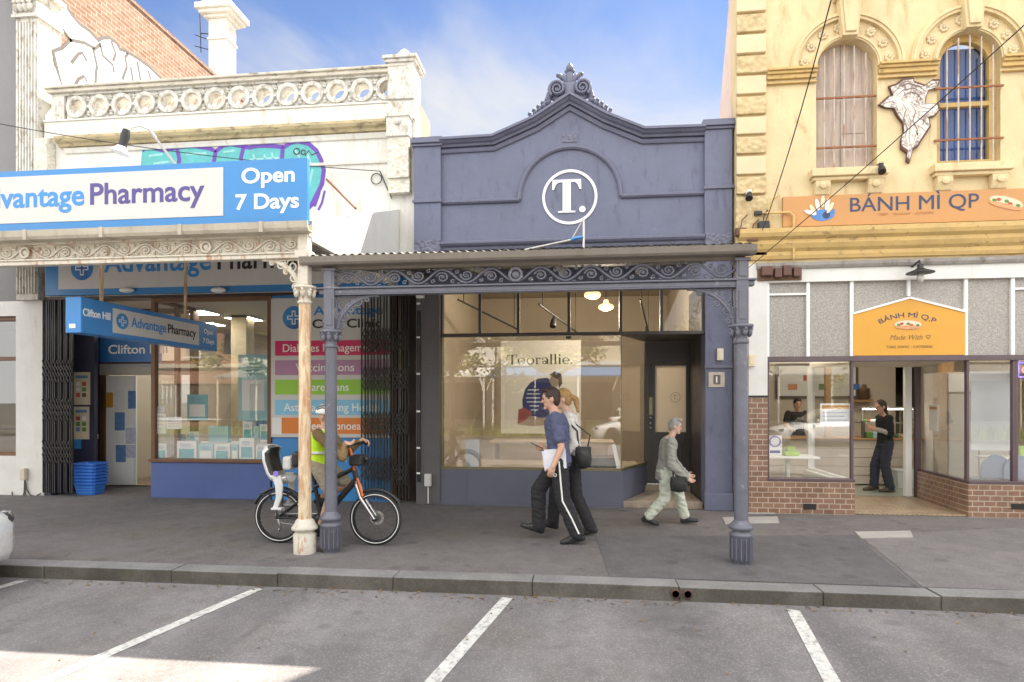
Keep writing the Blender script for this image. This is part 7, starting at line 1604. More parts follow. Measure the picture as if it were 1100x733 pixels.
# child seat shell
shell = paint('child_seat_grey', (.62,.62,.62), .4, .05, 3)
mb = MB()
prof = [(291,478,.15),(286.5,484,.17),(287,495,.17),(291,508,.17),(296,515,.17),(306,518,.16),(314,517,.14)]
rings = []
for i, (px, py, w) in enumerate(prof):
    a = Vector(B(px,py)); nx = Vector(prof[min(i+1,6)][:2])-Vector(prof[max(i-1,0)][:2]); nrm = Vector((nx.y,0,nx.x)).normalized()
    ring_ = []
    for k in range(13):
        t = -1+2*k/12; ring_.append(a+Vector((0,w*t,0))+nrm*(.07*abs(t)**3))
    ring_ += [p-nrm*.016 for p in reversed(ring_)]; rings.append(ring_)
mb.loft(rings); cs_ = mb.build('child_seat', shell, bk)
for s in (-1, 1):
    mb = MB(); mb.loft([[Vector(B(px+dx,py))+Vector((0,s*(.15+.012*e),0)) for dx, e in ((-w,1),(w,1),(w,-1),(-w,-1))] for px, py, w in ((304,509,5),(307,520,4.2),(307,532,3.2),(304,541,2.8),(302,545,3.2))]); mb.build('leg_guard', shell, cs_, bevel=.008)
    mb = MB(); c = Vector(B(303,544))+Vector((.02,s*.14,0)); mb.obox(c, .06,.04,.012); mb.build('footrest', shell, cs_, bevel=.006)
mb = MB(); rings = []
for i, (px, py, w) in enumerate(((293,480.5,.10),(291,487,.125),(292.5,496,.125),(296,506,.12))):
    a = Vector(B(px,py)); rings.append([a+Vector((.03+.01*math.cos(2*math.pi*k/10),w*math.sin(2*math.pi*k/10),.0)) for k in range(10)])
mb.loft(rings); mb.build('cushion', M['black'], cs_)
mb = MB(); disc(mb, Vector(B(304.5,507))+Vector((0,-.168,0)), .030, .008, 16); mb.build('emblem', paint('seat_purple', (.22,.16,.55), .5, .1), cs_)
mb = MB(); c = Vector(B(321,493)); mb.obox(c, .045,.10,.085); mb.build('backpack', M['black'], cs_, bevel=.03)
mb = MB(); c = Vector(B(312,497)); mb.obox(c, .05,.10,.075); mb.build('pannier_bag', paint('pale_bag', (.60,.58,.55), .7, .1, 9), cs_, bevel=.025)

# ================================================================ CARS
def car(x, y, rz, body, label, cat='car', group=None):
    c_ = thing('parked_car', label, cat, (0,0,0), group); n = 20; L = 4.15
    st = [(0,.50,.30,.60),(.06,.66,.22,.66),(.20,.78,.17,.71),(.5,.86,.15,.80),(.95,.88,.15,.90),(1.6,.88,.15,.95),(2.6,.88,.15,.97),(3.5,.87,.16,.98),(3.9,.82,.20,.96),(4.08,.74,.28,.92),(4.15,.6,.36,.84)]
    def ringat(s, w, z0, z1):
        P = []
        for k in range(n):
            a = 2*math.pi*(k+.5)/n; ca, sa = math.cos(a), math.sin(a); e = .42
            P.append((w*math.copysign(abs(ca)**e, ca), L/2-s, (z0+z1)/2+(z1-z0)/2*math.copysign(abs(sa)**e, sa)))
        return P
    mb = MB(); mb.loft([ringat(*q) for q in st]); bd_ = mb.build('body', body, c_)
    gs = [(1.05,.74,.88,.92),(1.75,.66,.88,1.36),(2.3,.64,.88,1.45),(3.1,.63,.88,1.44),(3.75,.60,.88,1.22),(4.0,.60,.88,.97)]
    mb = MB(); mb.loft([[(w*(1.0 if k in (0,3) else .86)*sx, L/2-s, z_) for k, (sx, z_) in enumerate(((-1,z0),(-1,z1),(1,z1),(1,z0)))] for s, w, z0, z1 in gs], smooth=False); mb.build('glasshouse', carglass, c_, bevel=.04)
    mb = MB(); mb.loft([[(w*.84*sx, L/2-s, z_) for sx, z_ in ((-1,z1-.005),(-1,z1+.02),(1,z1+.02),(1,z1-.005))] for s, w, z0, z1 in gs[1:5]], smooth=False); mb.build('roof', body, c_, bevel=.012)
    mb = MB()
    for s, w in ((1.75,.66),(2.75,.64),(3.6,.61)):
        for sx in (-1,1): mb.tube([(sx*w*1.02,L/2-s+.0,.92),(sx*w*.88,L/2-s-.02,1.36)], .03, 6)
    mb.build('window_pillar', body, c_)
    for s in (.80, 3.35):
        for sx in (-1, 1):
            mb = MB(); q = (sx*.80, L/2-s, .31); mb.lathe([(.19,-.10),(.29,-.10),(.315,-.06),(.315,.06),(.29,.10),(.19,.10)], q, 28, ax='x'); w_ = mb.build('wheel', M['rubber'], c_); mb = MB(); mb.lathe([(.0,.085),(.06,.095),(.19,.075),(.2,.05),(.2,-.05),(.0,-.05)] if sx > 0 else [(.0,-.085),(.06,-.095),(.19,-.075),(.2,-.05),(.2,.05),(.0,.05)], q, 20, ax='x'); mb.build('rim', M['chrome'], w_)
            mb = MB(); mb.lathe([(.33,-.098),(.37,-.098),(.37,.098),(.33,.098),(.33,-.098)], (sx*.785, L/2-s, .31), 28, ax='x'); mb.build('wheel_arch', M['black'], c_)
    for sx in (-1, 1):
        mb = MB(); mb.ell((sx*.655, L/2-.165, .605), .125,.075,.062, Matrix.Rotation(-sx*.6, 3, 'Z')); h_ = mb.build('headlight', lens, c_); mb = MB(); mb.tube([(sx*.54,L/2-.075,.655),(sx*.66,L/2-.105,.665),(sx*.77,L/2-.22,.672)], .008, 5); mb.build('chrome_strip', M['chrome'], h_)
        mb = MB(); mb.obox((sx*.70, -L/2+.10, .80), .12,.05,.07, Matrix.Rotation(-sx*.4, 3, 'Z')); mb.build('tail_light', paint('tail_red', (.45,.02,.02), .3, .1), c_, bevel=.02)
        mb = MB(); mb.ell((sx*.98, L/2-1.35, .98), .09,.05,.065); mb.build('mirror', body, c_)
    mb = MB(); mb.box(-.42,.42,L/2-.05,L/2+.01,.30,.40); mb.box(-.38,.38,L/2-.07,L/2-.0,.50,.58); mb.build('grille', M['black'], c_, bevel=.01)
    mb = MB(); mb.tube([(sx_*w_*.968, L/2-s_-.004, .44) for s_, w_, sx_ in ((.35,.825,1),(.2,.785,1),(.1,.71,1),(.05,.64,1),(.012,.50,1),(.012,.50,-1),(.05,.64,-1),(.1,.71,-1),(.2,.785,-1),(.35,.825,-1))], .010, 5); mb.build('bumper_seam', M['black'], c_)
    mb = MB(); mb.box(-.185,.185,L/2+.011,L/2+.018,.42,.49); mb.build('number_plate', M['paper'], c_)
    c_.location = (x, y, -.12); c_.rotation_euler = (0,0,rz); return c_
carglass = paint('car_glass', (.015,.018,.02), .06, .05, 2); lens = paint('headlight_lens', (.06,.06,.065), .08, .3, 14)
wht = paint('white_car_paint', (.80,.80,.79), .22, .02, 2); wht.node_tree.nodes['Principled BSDF'].inputs['Coat Weight'].default_value = .6
c0 = car(-6.08, 3.23, R(0), wht, 'white parked car with its nose corner at the left edge of the road')
for (x, y, rz, lab) in ((2.6,-6.6,R(90),'white car passing on the far carriageway'),(-8.5,-12.0,R(-90),'white car parked before the arched verandah across the street'),(3.5,-12.2,R(-90),'white car parked before the cream shop across the street'),(9.5,-6.4,R(90),'white car passing further right on the far carriageway')):
    dup(c0, (x, y, -.12), rz, lab, 'cars across the street')

# ================================================================ PEOPLE
def remesh(mb, voxel, name, mats, parent, wrinkle=0, wsc=9, assign=None, smooth=3, seed=0):
    me = bpy.data.meshes.new('tmp'); me.from_pydata(mb.v, [], mb.f); bm = bmesh.new(); bm.from_mesh(me); bmesh.ops.remove_doubles(bm, verts=bm.verts, dist=1e-6); bmesh.ops.recalc_face_normals(bm, faces=bm.faces); bm.to_mesh(me); bm.free()
    o = bpy.data.objects.new('tmp', me); COL.objects.link(o); m = o.modifiers.new('r', 'REMESH'); m.mode = 'VOXEL'; m.voxel_size = voxel
    s_ = o.modifiers.new('s', 'SMOOTH'); s_.iterations = smooth; s_.factor = .5
    dg = bpy.context.evaluated_depsgraph_get(); e = bpy.data.meshes.new_from_object(o.evaluated_get(dg)); bpy.data.objects.remove(o); bpy.data.meshes.remove(me)
    org = ORG[parent]
    if wrinkle:
        nr = [v.normal.copy() for v in e.vertices]
        for v, n_ in zip(e.vertices, nr):
            p = v.co*wsc+Vector((seed*3.1,seed*7.7,0)); q = Vector((p.x*1.0,p.y*1.0,p.z*2.2+.8*p.x)); k = (1-2.4*abs(noise.noise(q)))*.75+noise.noise(q*2.3)*.35; v.co += n_*wrinkle*k*.65
    for v in e.vertices: v.co -= org
    if not isinstance(mats, (list, tuple)): mats = [mats]
    e.materials.clear()
    for mm in mats: e.materials.append(mm)
    for p in e.polygons:
        p.use_smooth = True; p.material_index = assign(p.center+org) if assign else 0
    e.name = name; ob = bpy.data.objects.new(name, e); COL.objects.link(ob); ob.parent = parent; ORG[ob] = org; return ob
def ell_ring(c, f, l, a, b, n=18): return [c+f*a*math.cos(2*math.pi*k/n)+l*b*math.sin(2*math.pi*k/n) for k in range(n)]
def hand(mb, w, d, pn, side, k=1.0, curl=.5, grip=False):
    """w wrist, d direction of the hand, pn palm normal, side = direction of the thumb"""
    d = Vector(d).normalized(); s = Vector(side); s = (s-d*s.dot(d)).normalized(); pn = d.cross(s); pn = pn if pn.dot(Vector(pn)) else pn
    M3 = Matrix((d, s, pn)).transposed(); pc = Vector(w)+d*.045*k; mb.ell(pc, .050*k,.038*k,.017*k, M3, 12, 8); mb.caps(w, pc, .022*k, .024*k, 8)
    for i, (o_, L) in enumerate(((.028,.068),(.010,.078),(-.009,.072),(-.027,.056))):
        p0_ = Vector(w)+d*.075*k+s*o_*k; a1 = curl*.7; a2 = curl*1.6; d1 = d*math.cos(a1)+pn*math.sin(a1); d2 = d*math.cos(a2)+pn*math.sin(a2); p1_ = p0_+d1*L*.5*k; p2_ = p1_+d2*L*.5*k
        mb.caps(p0_, p1_, .0095*k, .009*k, 8); mb.caps(p1_, p2_, .009*k, .0075*k, 8)
    t0 = Vector(w)+d*.03*k+s*.030*k; t1 = t0+(d*.55+s*.7+pn*.3).normalized()*.035*k; t2 = t1+(d*.9+s*.1+pn*.5).normalized()*.032*k; mb.caps(t0,t1,.012*k,.010*k,8); mb.caps(t1,t2,.010*k,.008*k,8)
def person(label, J, k, skin, hairm, clothes, hair='short', group=None, female=False):
    """J: joints in world space; k: scale against a 1.75 m adult"""
    f = J['f'].normalized(); up = Vector((0,0,1)); l = up.cross(f)
    pel, nk = J['pelvis'], J['neck']; base = Vector((pel.x, pel.y, 0 if J.get('ground', True) else J.get('z0', 0)))
    t = thing('person', label, 'person', base, group); tu = (nk-pel).normalized(); tf = (f-tu*f.dot(tu)).normalized()
    hl = [pel+l*.085*k*s for s in (1,-1)]; sh_w = (.165 if female else .185)*k; shl = [nk-tu*.065*k+l*sh_w*s for s in (1,-1)]
    hu = (J['head']-nk).normalized(); hu = (hu*.4+up*.6).normalized(); hf = J.get('hf', f); hf = (hf-hu*hf.dot(hu)).normalized(); hls = hu.cross(hf); hc = J['head']
    H3 = Matrix((hf, hls, hu)).transposed()
    W_ = .93 if female else 1.0
    def torso(g=0.0, low=-.06, top=1.0):
        T = (nk-pel).length; R_ = []
        for q, a, b in ((low,.105,.150),(.0,.118,.160),(.14,.112,.150),(.30,.100,.135),(.50,.112,.150),(.70,.122,.165),(.84,.112,.172),(.93,.085,.135),(top,.058,.062)):
            R_.append(ell_ring(pel+tu*T*q, tf, l, (a+g)*k*W_, (b+g)*k*W_))
        return R_
    mb = MB(); mb.loft(torso())
    mb.caps(nk-tu*.06*k, hc-hu*.06*k, .058*k, .054*k, 12)
    for i in range(2):
        kn, an = J['knee'][i], J['ankle'][i]; mb.caps(hl[i], kn, .085*k, .056*k); mb.caps(kn, kn.lerp(an,.35), .055*k, .054*k); mb.caps(kn.lerp(an,.3), an, .054*k, .037*k)
        td = J['toe'][i].normalized(); mb.caps(an-Vector((0,0,.04*k)), an-Vector((0,0,.05*k))+td*.12*k, .026*k, .020*k)
        el_, wr = J['elbow'][i], J['wrist'][i]; mb.caps(shl[i], el_, .050*k, .040*k); mb.caps(el_, wr, .040*k, .027*k)
        hand(mb, wr, J['hand'][i], None, J['thumb'][i], k*1.05, J.get('curl', (.5,.5))[i])
    mb.ell(hc+hu*.015*k, .098*k,.076*k,.115*k, H3); mb.ell(hc+hf*.022*k-hu*.055*k, .068*k,.056*k,.064*k, H3); mb.caps(hc+hf*.085*k+hu*.012*k, hc+hf*.104*k-hu*.022*k, .010*k, .015*k, 8)
    mb.ell(hc+hf*.080*k-hu*.098*k, .020*k,.024*k,.018*k, H3)
    for s in (1,-1): mb.ell(hc-hf*.008*k+hls*s*.078*k-hu*.008*k, .020*k,.010*k,.032*k, H3); mb.ell(hc+hf*.078*k+hls*s*.033*k+hu*.030*k, .016*k,.024*k,.008*k, H3)
    mb.caps(hc+hf*.084*k-hu*.060*k+hls*.018*k, hc+hf*.084*k-hu*.060*k-hls*.018*k, .009*k, .009*k, 8)
    eyes = [hc+hf*.088*k+hls*s*.033*k+hu*.010*k for s in (1,-1)]; lip = hc+hf*.092*k-hu*.061*k
    def asg(p):
        if min((p-e).length for e in eyes) < .0125*k: return 1
        q = p-lip
        if abs(q.dot(hls)) < .024*k and abs(q.dot(hu)) < .010*k and q.dot(hf) > -.012*k: return 2
        return 0
    remesh(mb, .0072, 'body', [skin, M['eye'], M['lip']], t, assign=asg, smooth=2)
    # hair
    if hair != 'helmet':
        mb = MB(); mb.ell(hc+hu*.035*k-hf*.014*k, .100*k,.083*k,.104*k, H3)
        if hair in ('short','grey'): mb.ell(hc-hf*.045*k-hu*.01*k, .058*k,.076*k,.085*k, H3); mb.ell(hc+hf*.045*k+hu*.105*k, .050*k,.066*k,.028*k, H3)
        if hair == 'pony':
            mb.ell(hc-hf*.045*k-hu*.01*k, .06*k,.077*k,.085*k, H3); q = hc-hf*.11*k+hu*.02*k; mb.caps(q, q-hf*.05*k-hu*.05*k, .030*k, .036*k); mb.caps(q-hf*.05*k-hu*.05*k, q-hf*.05*k-hu*.19*k, .036*k, .018*k)
        if hair == 'long': mb.ell(hc-hf*.045*k-hu*.03*k, .065*k,.083*k,.105*k, H3); mb.caps(hc-hf*.05*k-hu*.05*k, hc-hf*.06*k-hu*.22*k, .065*k, .05*k)
        remesh(mb, .007, 'hair', hairm, t, .009, 42, smooth=1)
    # clothes
    for spec in clothes:
        nm, mat = spec['name'], spec['mat']; mb = MB(); g = spec.get('g', .014)
        if nm in ('t_shirt','jacket','top','shirt','vest'):
            T = torso(g, spec.get('low', -.06), .965); mb.loft(T); 
            if spec.get('sleeve', .5) > 0:
                for i in range(2):
                    q = spec['sleeve']; e_, w_ = J['elbow'][i], J['wrist'][i]
                    if q <= 1: mb.caps(shl[i], shl[i].lerp(e_, q), (.062+g*.6)*k, (.052+g)*k)
                    else: mb.caps(shl[i], e_, (.060+g*.6)*k, (.045+g)*k); mb.caps(e_, e_.lerp(w_, min(q-1, .97)), (.045+g)*k, (.034+g*.7)*k)
            remesh(mb, .011, nm, mat, t, spec.get('wr', .012), 11, seed=len(label)+3)
        elif nm in ('trousers','shorts'):
            mb.ell(pel-tu*.01*k, (.122+g)*k, (.158+g)*k, .12*k, Matrix((tf, l, tu)).transposed())
            for i in range(2):
                kn, an = J['knee'][i], J['ankle'][i]; w1, w2, w3 = spec.get('w', (.098,.076,.066))
                if nm == 'shorts': mb.caps(hl[i], hl[i].lerp(kn,.85), w1*k, w2*k)
                else: mb.caps(hl[i], kn, w1*k, w2*k); mb.caps(kn, kn.lerp(an, spec.get('len', .97)), w2*k, w3*k)
            remesh(mb, .011, nm, mat, t, spec.get('wr', .012), 10, seed=len(label))
        elif nm == 'shoe':
            for i in range(2):
                mb = MB(); an = J['ankle'][i]; td = J['toe'][i].normalized(); dn_ = Vector((0,0,-1)); dn_ = (dn_-td*dn_.dot(td)).normalized(); sole = an+dn_*.062*k
                mb.caps(an+dn_*.0*k-td*.01*k, sole-td*.035*k-dn_*.02*k, .050*k, .046*k); mb.caps(an+dn_*.01*k+td*.01*k, sole+td*.10*k-dn_*.012*k, .050*k, .042*k); mb.caps(sole-td*.04*k-dn_*.014*k, sole+td*.10*k-dn_*.010*k, .046*k, .043*k); mb.caps(sole+td*.09*k-dn_*.010*k, sole+td*.175*k-dn_*.002*k, .043*k, .036*k); fl = (an+dn_*.085*k).dot(dn_)
                mb.v = [tuple(V(p)-dn_*max(0, V(p).dot(dn_)-fl)) for p in mb.v]
                remesh(mb, .009, 'shoe', mat, t, smooth=2)
        elif nm == 'socks':
            for i in range(2): mb = MB(); kn, an = J['knee'][i], J['ankle'][i]; mb.caps(an.lerp(kn,.0), an.lerp(kn,.22), .044*k, .046*k); remesh(mb, .010, 'sock', mat, t, smooth=1)
    return t
V = Vector
def knee_of(h, a, f, L1, L2):
    """knee position for hip h and ankle a, bending towards f"""
    d = a-h; D = min(d.length, (L1+L2)*.999); m = (L1*L1-L2*L2+D*D)/(2*D); hgt = math.sqrt(max(0, L1*L1-m*m)); dd = d.normalized(); n_ = (f-dd*f.dot(dd)).normalized(); return h+dd*m+n_*hgt
def walker(px, Y, f, k, hip, neck, head, ank, toe, el, wr, hand_d, thumb, **kw):
    l = V((0,0,1)).cross(f); J = dict(f=f, pelvis=hip, neck=neck, head=head, ankle=ank, toe=toe, elbow=el, wrist=wr, hand=hand_d, thumb=thumb, **kw)
    Ls = max((a-hip-l*.085*k*s).length for s, a in zip((1,-1), ank))/(.86*k*.988); Ls = min(1.06, max(.82, Ls)) if kw.get('ground', True) else 1
    J['knee'] = [knee_of(hip+l*.085*k*s, a, f+V((0,0,.0)), .435*k*Ls, .425*k*Ls) for s, a in zip((1,-1), ank)]; return J
LF, RT = V((-1,0,0)), V((1,0,0))
def fabric(name, c, var=.14): return paint(name, c, .9, var, 5, .25, 90)
black_cloth = fabric('black_cloth', (.022,.021,.024)); navy_tee = fabric('blue_grey_tee', (.085,.098,.175)); white_cloth = fabric('white_cloth', (.66,.64,.60)); greyj = fabric('grey_green_jacket', (.28,.275,.25)); sage = fabric('pale_sage_cloth', (.54,.57,.48)); navyw = fabric('dark_navy_cloth', (.035,.04,.06)); khaki = fabric('olive_brown_cloth', (.22,.15,.07)); shortc = fabric('stone_shorts', (.34,.30,.22)); hiv = fabric('hi_vis_yellow', (.55,.85,.03)); purp = fabric('purple_sock', (.16,.10,.42))
brownh = paint('dark_brown_hair', (.045,.025,.018), .6, .3, 30, .4, 120); blondh = paint('blonde_hair', (.40,.24,.09), .6, .3, 30, .4, 120); greyh = paint('grey_hair', (.34,.33,.31), .75, .35, 30, .8, 140)
shoe_b = paint('black_shoe', (.02,.02,.022), .5, .15, 12); shoe_br = paint('brown_boot', (.07,.045,.03), .6, .2, 12)
# man in blue tee
Y_ = 6.87
def Q(px, py, Y): return V((wx(px,Y), Y, wz(px,py,Y)))
hip = V((wx(601,Y_), Y_, .915)); nk = V((wx(597,Y_), Y_, 1.475)); hd_ = V((wx(591,Y_)+.01, Y_, 1.625))
aL = V((wx(620,6.74), 6.76, .115)); aR = V((wx(579,7.0), 6.98, .16))
J = walker(0, Y_, LF, 1.0, hip, nk, hd_, [aL, aR], [V((-1,0,-.22)), V((-1,0,.30))], [Q(603,481,6.66), Q(600,482,7.08)], [Q(594,502,6.63), Q(586,482,6.96)], [V((-.35,.15,-1)), V((-1,-.1,.1))], [V((-1,.1,0)), V((0,-.4,1))], curl=(.7,.9), hf=V((-1,-.05,-.10)))
man = person('man in a blue grey tee and black track pants striding left with a white folder', J, 1.0, M['skin'], brownh, [dict(name='trousers', mat=black_cloth, w=(.102,.085,.078), g=.012, wr=.016, len=1.0), dict(name='t_shirt', mat=navy_tee, sleeve=.68, low=-.10, g=.018, wr=.016), dict(name='shoe', mat=shoe_b)], 'short')
mb = MB(); kL = J['knee'][0]; hipL = hip+V((0,-.085,0)); P = [hipL+V((0.0,-.112,.02)), hipL.lerp(kL,.5)+V((.0,-.098,0)), kL+V((0,-.090,0)), kL.lerp(aL,.5)+V((0.02,-.086,0)), aL+V((.02,-.082,.02))]; mb.tube(P, .010, 5); mb.build('stripe', M['ink_white'], man)
mb = MB(); c = hipL.lerp(kL,.32)+V((-.055,-.098,0)); ring(mb, c, .012, .020, .004, 14); mb.build('emblem', M['ink_white'], man)
mb = MB(); mb.tube([nk+V((.07,-.10,-.14)), nk+V((.075,-.05,-.145)), nk+V((.10,.02,-.14))], .002, 3); 
fo = MB(); wq = J['wrist'][0]; fo.obox(V((wx(595.5,6.70), 6.705, wz(595,494,6.70))), .125, .008, .110, Matrix.Rotation(R(-8), 3, 'Y')); fo.obox(V((wx(596.5,6.70), 6.722, wz(595,493.5,6.70))), .12, .006, .112, Matrix.Rotation(R(-4), 3, 'Y')); tag(fo.build('folder', paint('folder_white', (.66,.67,.74), .6, .1, 5), bevel=.003), 'white paper folder held by the man in the blue grey tee', 'folder')
ph_ = MB(); q = J['wrist'][1]; ph_.obox(q+V((-.10,0,.035)), .075, .036, .005, Matrix.Rotation(R(25), 3, 'Y')); tag(ph_.build('mobile_phone', M['black'], bevel=.003), 'dark phone held out by the man in the blue grey tee', 'phone')
# woman behind him
Y_ = 7.28; hip = V((wx(615,Y_), Y_, .90)); nk = V((wx(610,Y_), Y_, 1.475)); hd_ = V((wx(604.5,Y_), Y_, 1.62))
J = walker(0, Y_, LF, .985, hip, nk, hd_, [V((wx(634,7.22), 7.20, .11)), V((wx(594,7.35), 7.36, .13))], [V((-1,0,-.2)), V((-1,0,.2))], [Q(617,478,7.06), Q(612,478,7.5)], [Q(606,488,7.06), Q(598,484,7.42)], [V((-1,.2,0)), V((-1,-.3,.1))], [V((0,0,1)), V((0,0,1))], curl=(.6,.6))
woman = person('woman with a blonde ponytail in a white top and black trousers behind the man', J, .985, M['skin_b'], blondh, [dict(name='trousers', mat=black_cloth, w=(.094,.074,.072), g=.006, len=1.0), dict(name='top', mat=white_cloth, sleeve=1.7, low=-.10, g=.018, wr=.018), dict(name='shoe', mat=shoe_b)], 'pony', female=True)
def handbag(label, c, w, d, h, strap, mat, wr=1.0):
    b = thing('shoulder_bag', label, 'bag', c-V((0,0,h))); mb = MB(); mb.ell(c-V((0,0,h*.1)), w*1.05, d, h*.85, nu=18, nv=12); mb.obox(c+V((0,0,0)), w*.95, d*.55, h*.8); remesh(mb, .012, 'pouch', mat, b, .006, 14); mb = MB(); mb.tube(strap, .011, 6, asp=.4); mb.build('strap', mat, b); return b
c = V((wx(626.5,7.02), 7.03, wz(626,491,7.02))); handbag('black shoulder bag on the hip of the woman with the ponytail', c, .095, .055, .15, [c+V((-.05,0,.1)), c+V((-.07,-.03,.30)), nk+V((-.01,-.215,-.10)), nk+V((.03,-.16,-.035)), nk+V((.09,-.16,-.14)), c+V((.08,-.02,.25)), c+V((.05,.0,.1))], paint('black_leather', (.02,.019,.02), .5, .2, 12))
# older woman in grey
Y_ = 7.96; k = .80; hip = V((wx(714,Y_), Y_, .70)); nk = V((wx(719.5,Y_), Y_, 1.135)); hd_ = V((wx(726,Y_)-.01, Y_, 1.275))
J = walker(0, Y_, RT, k, hip, nk, hd_, [V((wx(737.5,7.92), 8.03, .085)), V((wx(694.5,7.95), 7.88, .105))], [V((1,0,.08)), V((1,0,-.25))], [Q(724,497,8.13), Q(721,500,7.76)], [Q(737,510,8.10), Q(737,513.5,7.74)], [V((1,0,-.3)), V((.9,0,-.5))], [V((0,.2,1)), V((0,.3,1))], curl=(.7,.7), hf=V((1,-.05,-.12)))
old = person('grey haired woman in a grey jacket and pale green trousers walking right', J, k, M['skin_b'], greyh, [dict(name='trousers', mat=sage, w=(.102,.082,.074), g=.012, len=.90, wr=.018), dict(name='jacket', mat=greyj, sleeve=1.95, low=-.28, g=.026, wr=.02), dict(name='socks', mat=purp), dict(name='shoe', mat=shoe_b)], 'grey', female=True)
c = V((wx(729,7.70), 7.70, wz(729,520,7.70))); handbag('black shoulder bag carried by the grey haired woman', c, .105, .05, .115, [c+V((-.06,0,.08)), nk+V((-.02,-.15,-.10)), nk+V((.0,.0,.03)), nk+V((.06,.10,-.1))], paint('black_canvas', (.02,.019,.02), .7, .2, 12))
# worker in the doorway
Y_ = 11.1; k = .93; hip = V((wx(951,Y_), Y_, .86)); nk = V((wx(949.5,Y_), Y_, 1.36)); hd_ = V((wx(946,Y_), Y_, 1.50))
J = walker(0, Y_, LF, k, hip, nk, hd_, [V((wx(957,11.0), 11.02, .11)), V((wx(939,11.2), 11.2, .12))], [V((-1,0,0)), V((-1,0,-.1))], [Q(956,466,10.92), Q(953,466,11.3)], [Q(941,461,10.94), Q(939,459,11.2)], [V((-1,.3,.1)), V((-1,-.2,.1))], [V((0,0,1)), V((0,0,1))], curl=(.8,.8), hf=V((-1,-.25,0)))
wk = person('worker with long dark hair in black with pale grey sleeves in the shop doorway', J, k, M['skin'], brownh, [dict(name='trousers', mat=navyw, w=(.10,.082,.074), g=.010, wr=.015), dict(name='top', mat=fabric('pale_grey_sleeve', (.40,.39,.38)), sleeve=1.85, low=.2, g=.006), dict(name='t_shirt', mat=fabric('worker_black', (.014,.014,.016)), sleeve=.98, low=-.12, g=.020, wr=.014), dict(name='shoe', mat=shoe_br)], 'long', female=True)
# second worker behind the counter
Y_ = 13.2; k = .94; hip = V((wx(856,Y_), Y_, .88)); nk = V((wx(856,Y_), Y_, 1.40)); hd_ = V((wx(856,Y_), Y_-.04, 1.535)); FW = V((0,-1,0))
J = walker(0, Y_, FW, k, hip, nk, hd_, [hip+V((.1,0,-.77)), hip+V((-.1,0,-.77))], [FW, FW], [hip+V((.25,-.05,.22)), hip+V((-.25,-.05,.22))], [hip+V((.18,-.28,.12)), hip+V((-.18,-.28,.12))], [V((-.3,-1,0)), V((.3,-1,0))], [V((0,0,1)), V((0,0,1))], curl=(.8,.8))
person('dark haired worker in black standing behind the counter beyond the left window', J, k, M['skin'], brownh, [dict(name='trousers', mat=navyw), dict(name='t_shirt', mat=black_cloth, sleeve=.6), dict(name='shoe', mat=shoe_b)], 'short', group=None)
# cyclist seated on the bicycle
Y_ = BYB; k = .88; hip = V((sd.x+.03, Y_, sd.z+.09)); nk = Q(349,474,Y_); hd_ = Q(346,463.5,Y_)+V((.0,0,-.01))
hip = V((wx(343,Y_), Y_, sd.z+.085)); nk = V((wx(348.5,Y_), Y_, hip.z+.385)); hd_ = nk+V((.02,0,.125))
ankR = V((BBX+.05, Y_-.14, BBZ-.135+.09)); ankL = V((BBX-.07, Y_+.14, BBZ+.135+.09))
J = walker(0, Y_, RT, k, hip, nk, hd_, [ankL, ankR], [V((1,0,-.1)), V((1,0,-.15))], [Q(371,487,Y_+.27), Q(368,491,Y_-.26)], [V((hbx+.07,Y_+.25,gz+.03)), V((hbx+.07,Y_-.25,gz+.03))], [V((1,.1,-.25)), V((1,-.1,-.25))], [V((0,-1,.2)), V((0,1,.2))], curl=(1.1,1.1), hf=V((1,-.15,-.1)), ground=False, z0=.2)
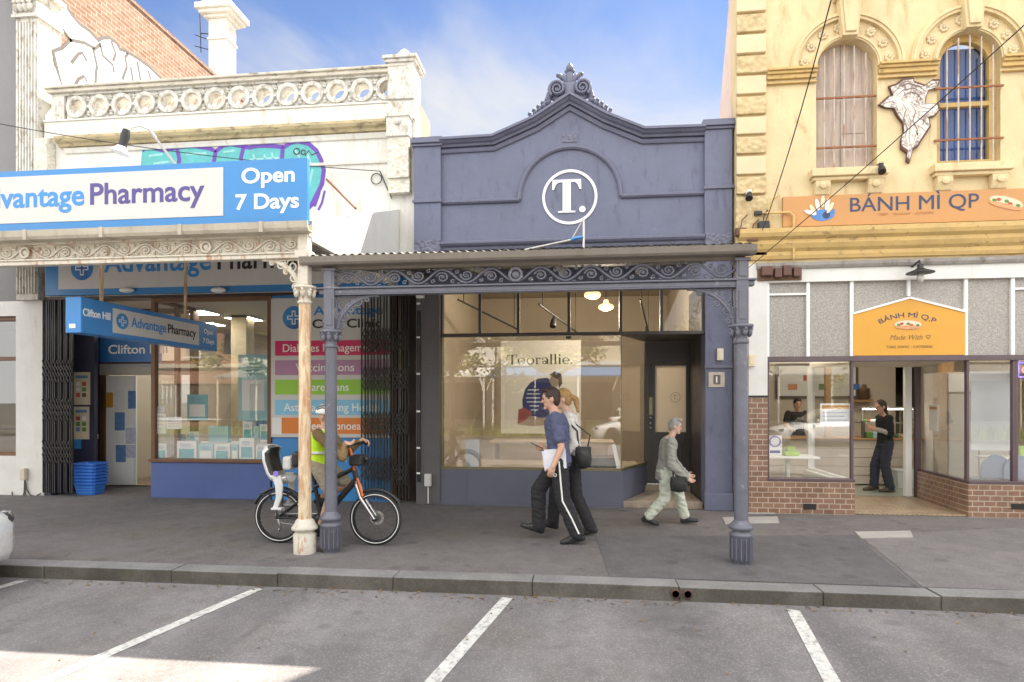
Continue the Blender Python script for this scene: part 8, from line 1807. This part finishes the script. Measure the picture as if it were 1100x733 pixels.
cy = person('cyclist in a yellow vest and white helmet seated on the bicycle behind the posts', J, k, M['skin'], brownh, [dict(name='shorts', mat=shortc, w=(.105,.082,.07), g=.012), dict(name='shirt', mat=khaki, sleeve=1.8, low=-.04, g=.012, wr=.014), dict(name='vest', mat=hiv, sleeve=0, low=-.06, g=.026, wr=.010), dict(name='shoe', mat=shoe_b)], 'helmet')
silver = paint('reflective_silver', (.70,.72,.70), .35, .05)
T = (nk-hip).length; tu = (nk-hip).normalized(); f_ = RT; l_ = V((0,1,0))
mb = MB(); mb.tube(ell_ring(hip+tu*T*.30, f_, l_, .135*k, .170*k, 24), .017, 6, closed=True, asp=1); mb.build('reflective_band', silver, cy)
for s in (1,-1):
    mb = MB(); mb.tube([hip+tu*T*.32+f_*.128*k+l_*s*.06*k, hip+tu*T*.62+f_*.145*k+l_*s*.075*k, hip+tu*T*.86+f_*.118*k+l_*s*.085*k, hip+tu*T*.955+f_*.02*k+l_*s*.085*k, hip+tu*T*.86-f_*.118*k+l_*s*.085*k, hip+tu*T*.5-f_*.135*k+l_*s*.075*k], .014, 6, asp=1); mb.build('reflective_band', silver, cy)
mb = MB(); hc = hd_+V((-.008,0,.045)); H3 = Matrix.Rotation(R(6), 3, 'Y'); mb.ell(hc, .128*k,.102*k,.085*k, H3, 24, 14); mb.v = [v if v[2] > hc.z-.012-(v[0]-hc.x)*.1 else (v[0], v[1], hc.z-.012-(v[0]-hc.x)*.1) for v in mb.v]; hm = mb.build('helmet', M['clean_white'], cy)
for s in (-.055,-.02,.02,.055):
    mb = MB(); P = []
    for i in range(11):
        a = .45+2.2*i/10; y0 = s*k*1.3; r_ = math.sqrt(max(0, 1-(y0/(.102*k))**2)); P.append(hc+H3 @ V((.130*k*math.cos(a)*r_, y0, .0875*k*math.sin(a)*r_)))
    mb.tube(P, [.004]+[.008]*9+[.004], 5); mb.build('vent_slot', M['black'], hm)
mb = MB(); mb.tube([hc+V((.03,-.085,-.02)), hd_+V((.03,-.06,-.09)), hd_+V((.05,0,-.125)), hd_+V((.03,.06,-.09)), hc+V((.03,.085,-.02))], .007, 5); mb.build('chin_strap', M['black'], hm)
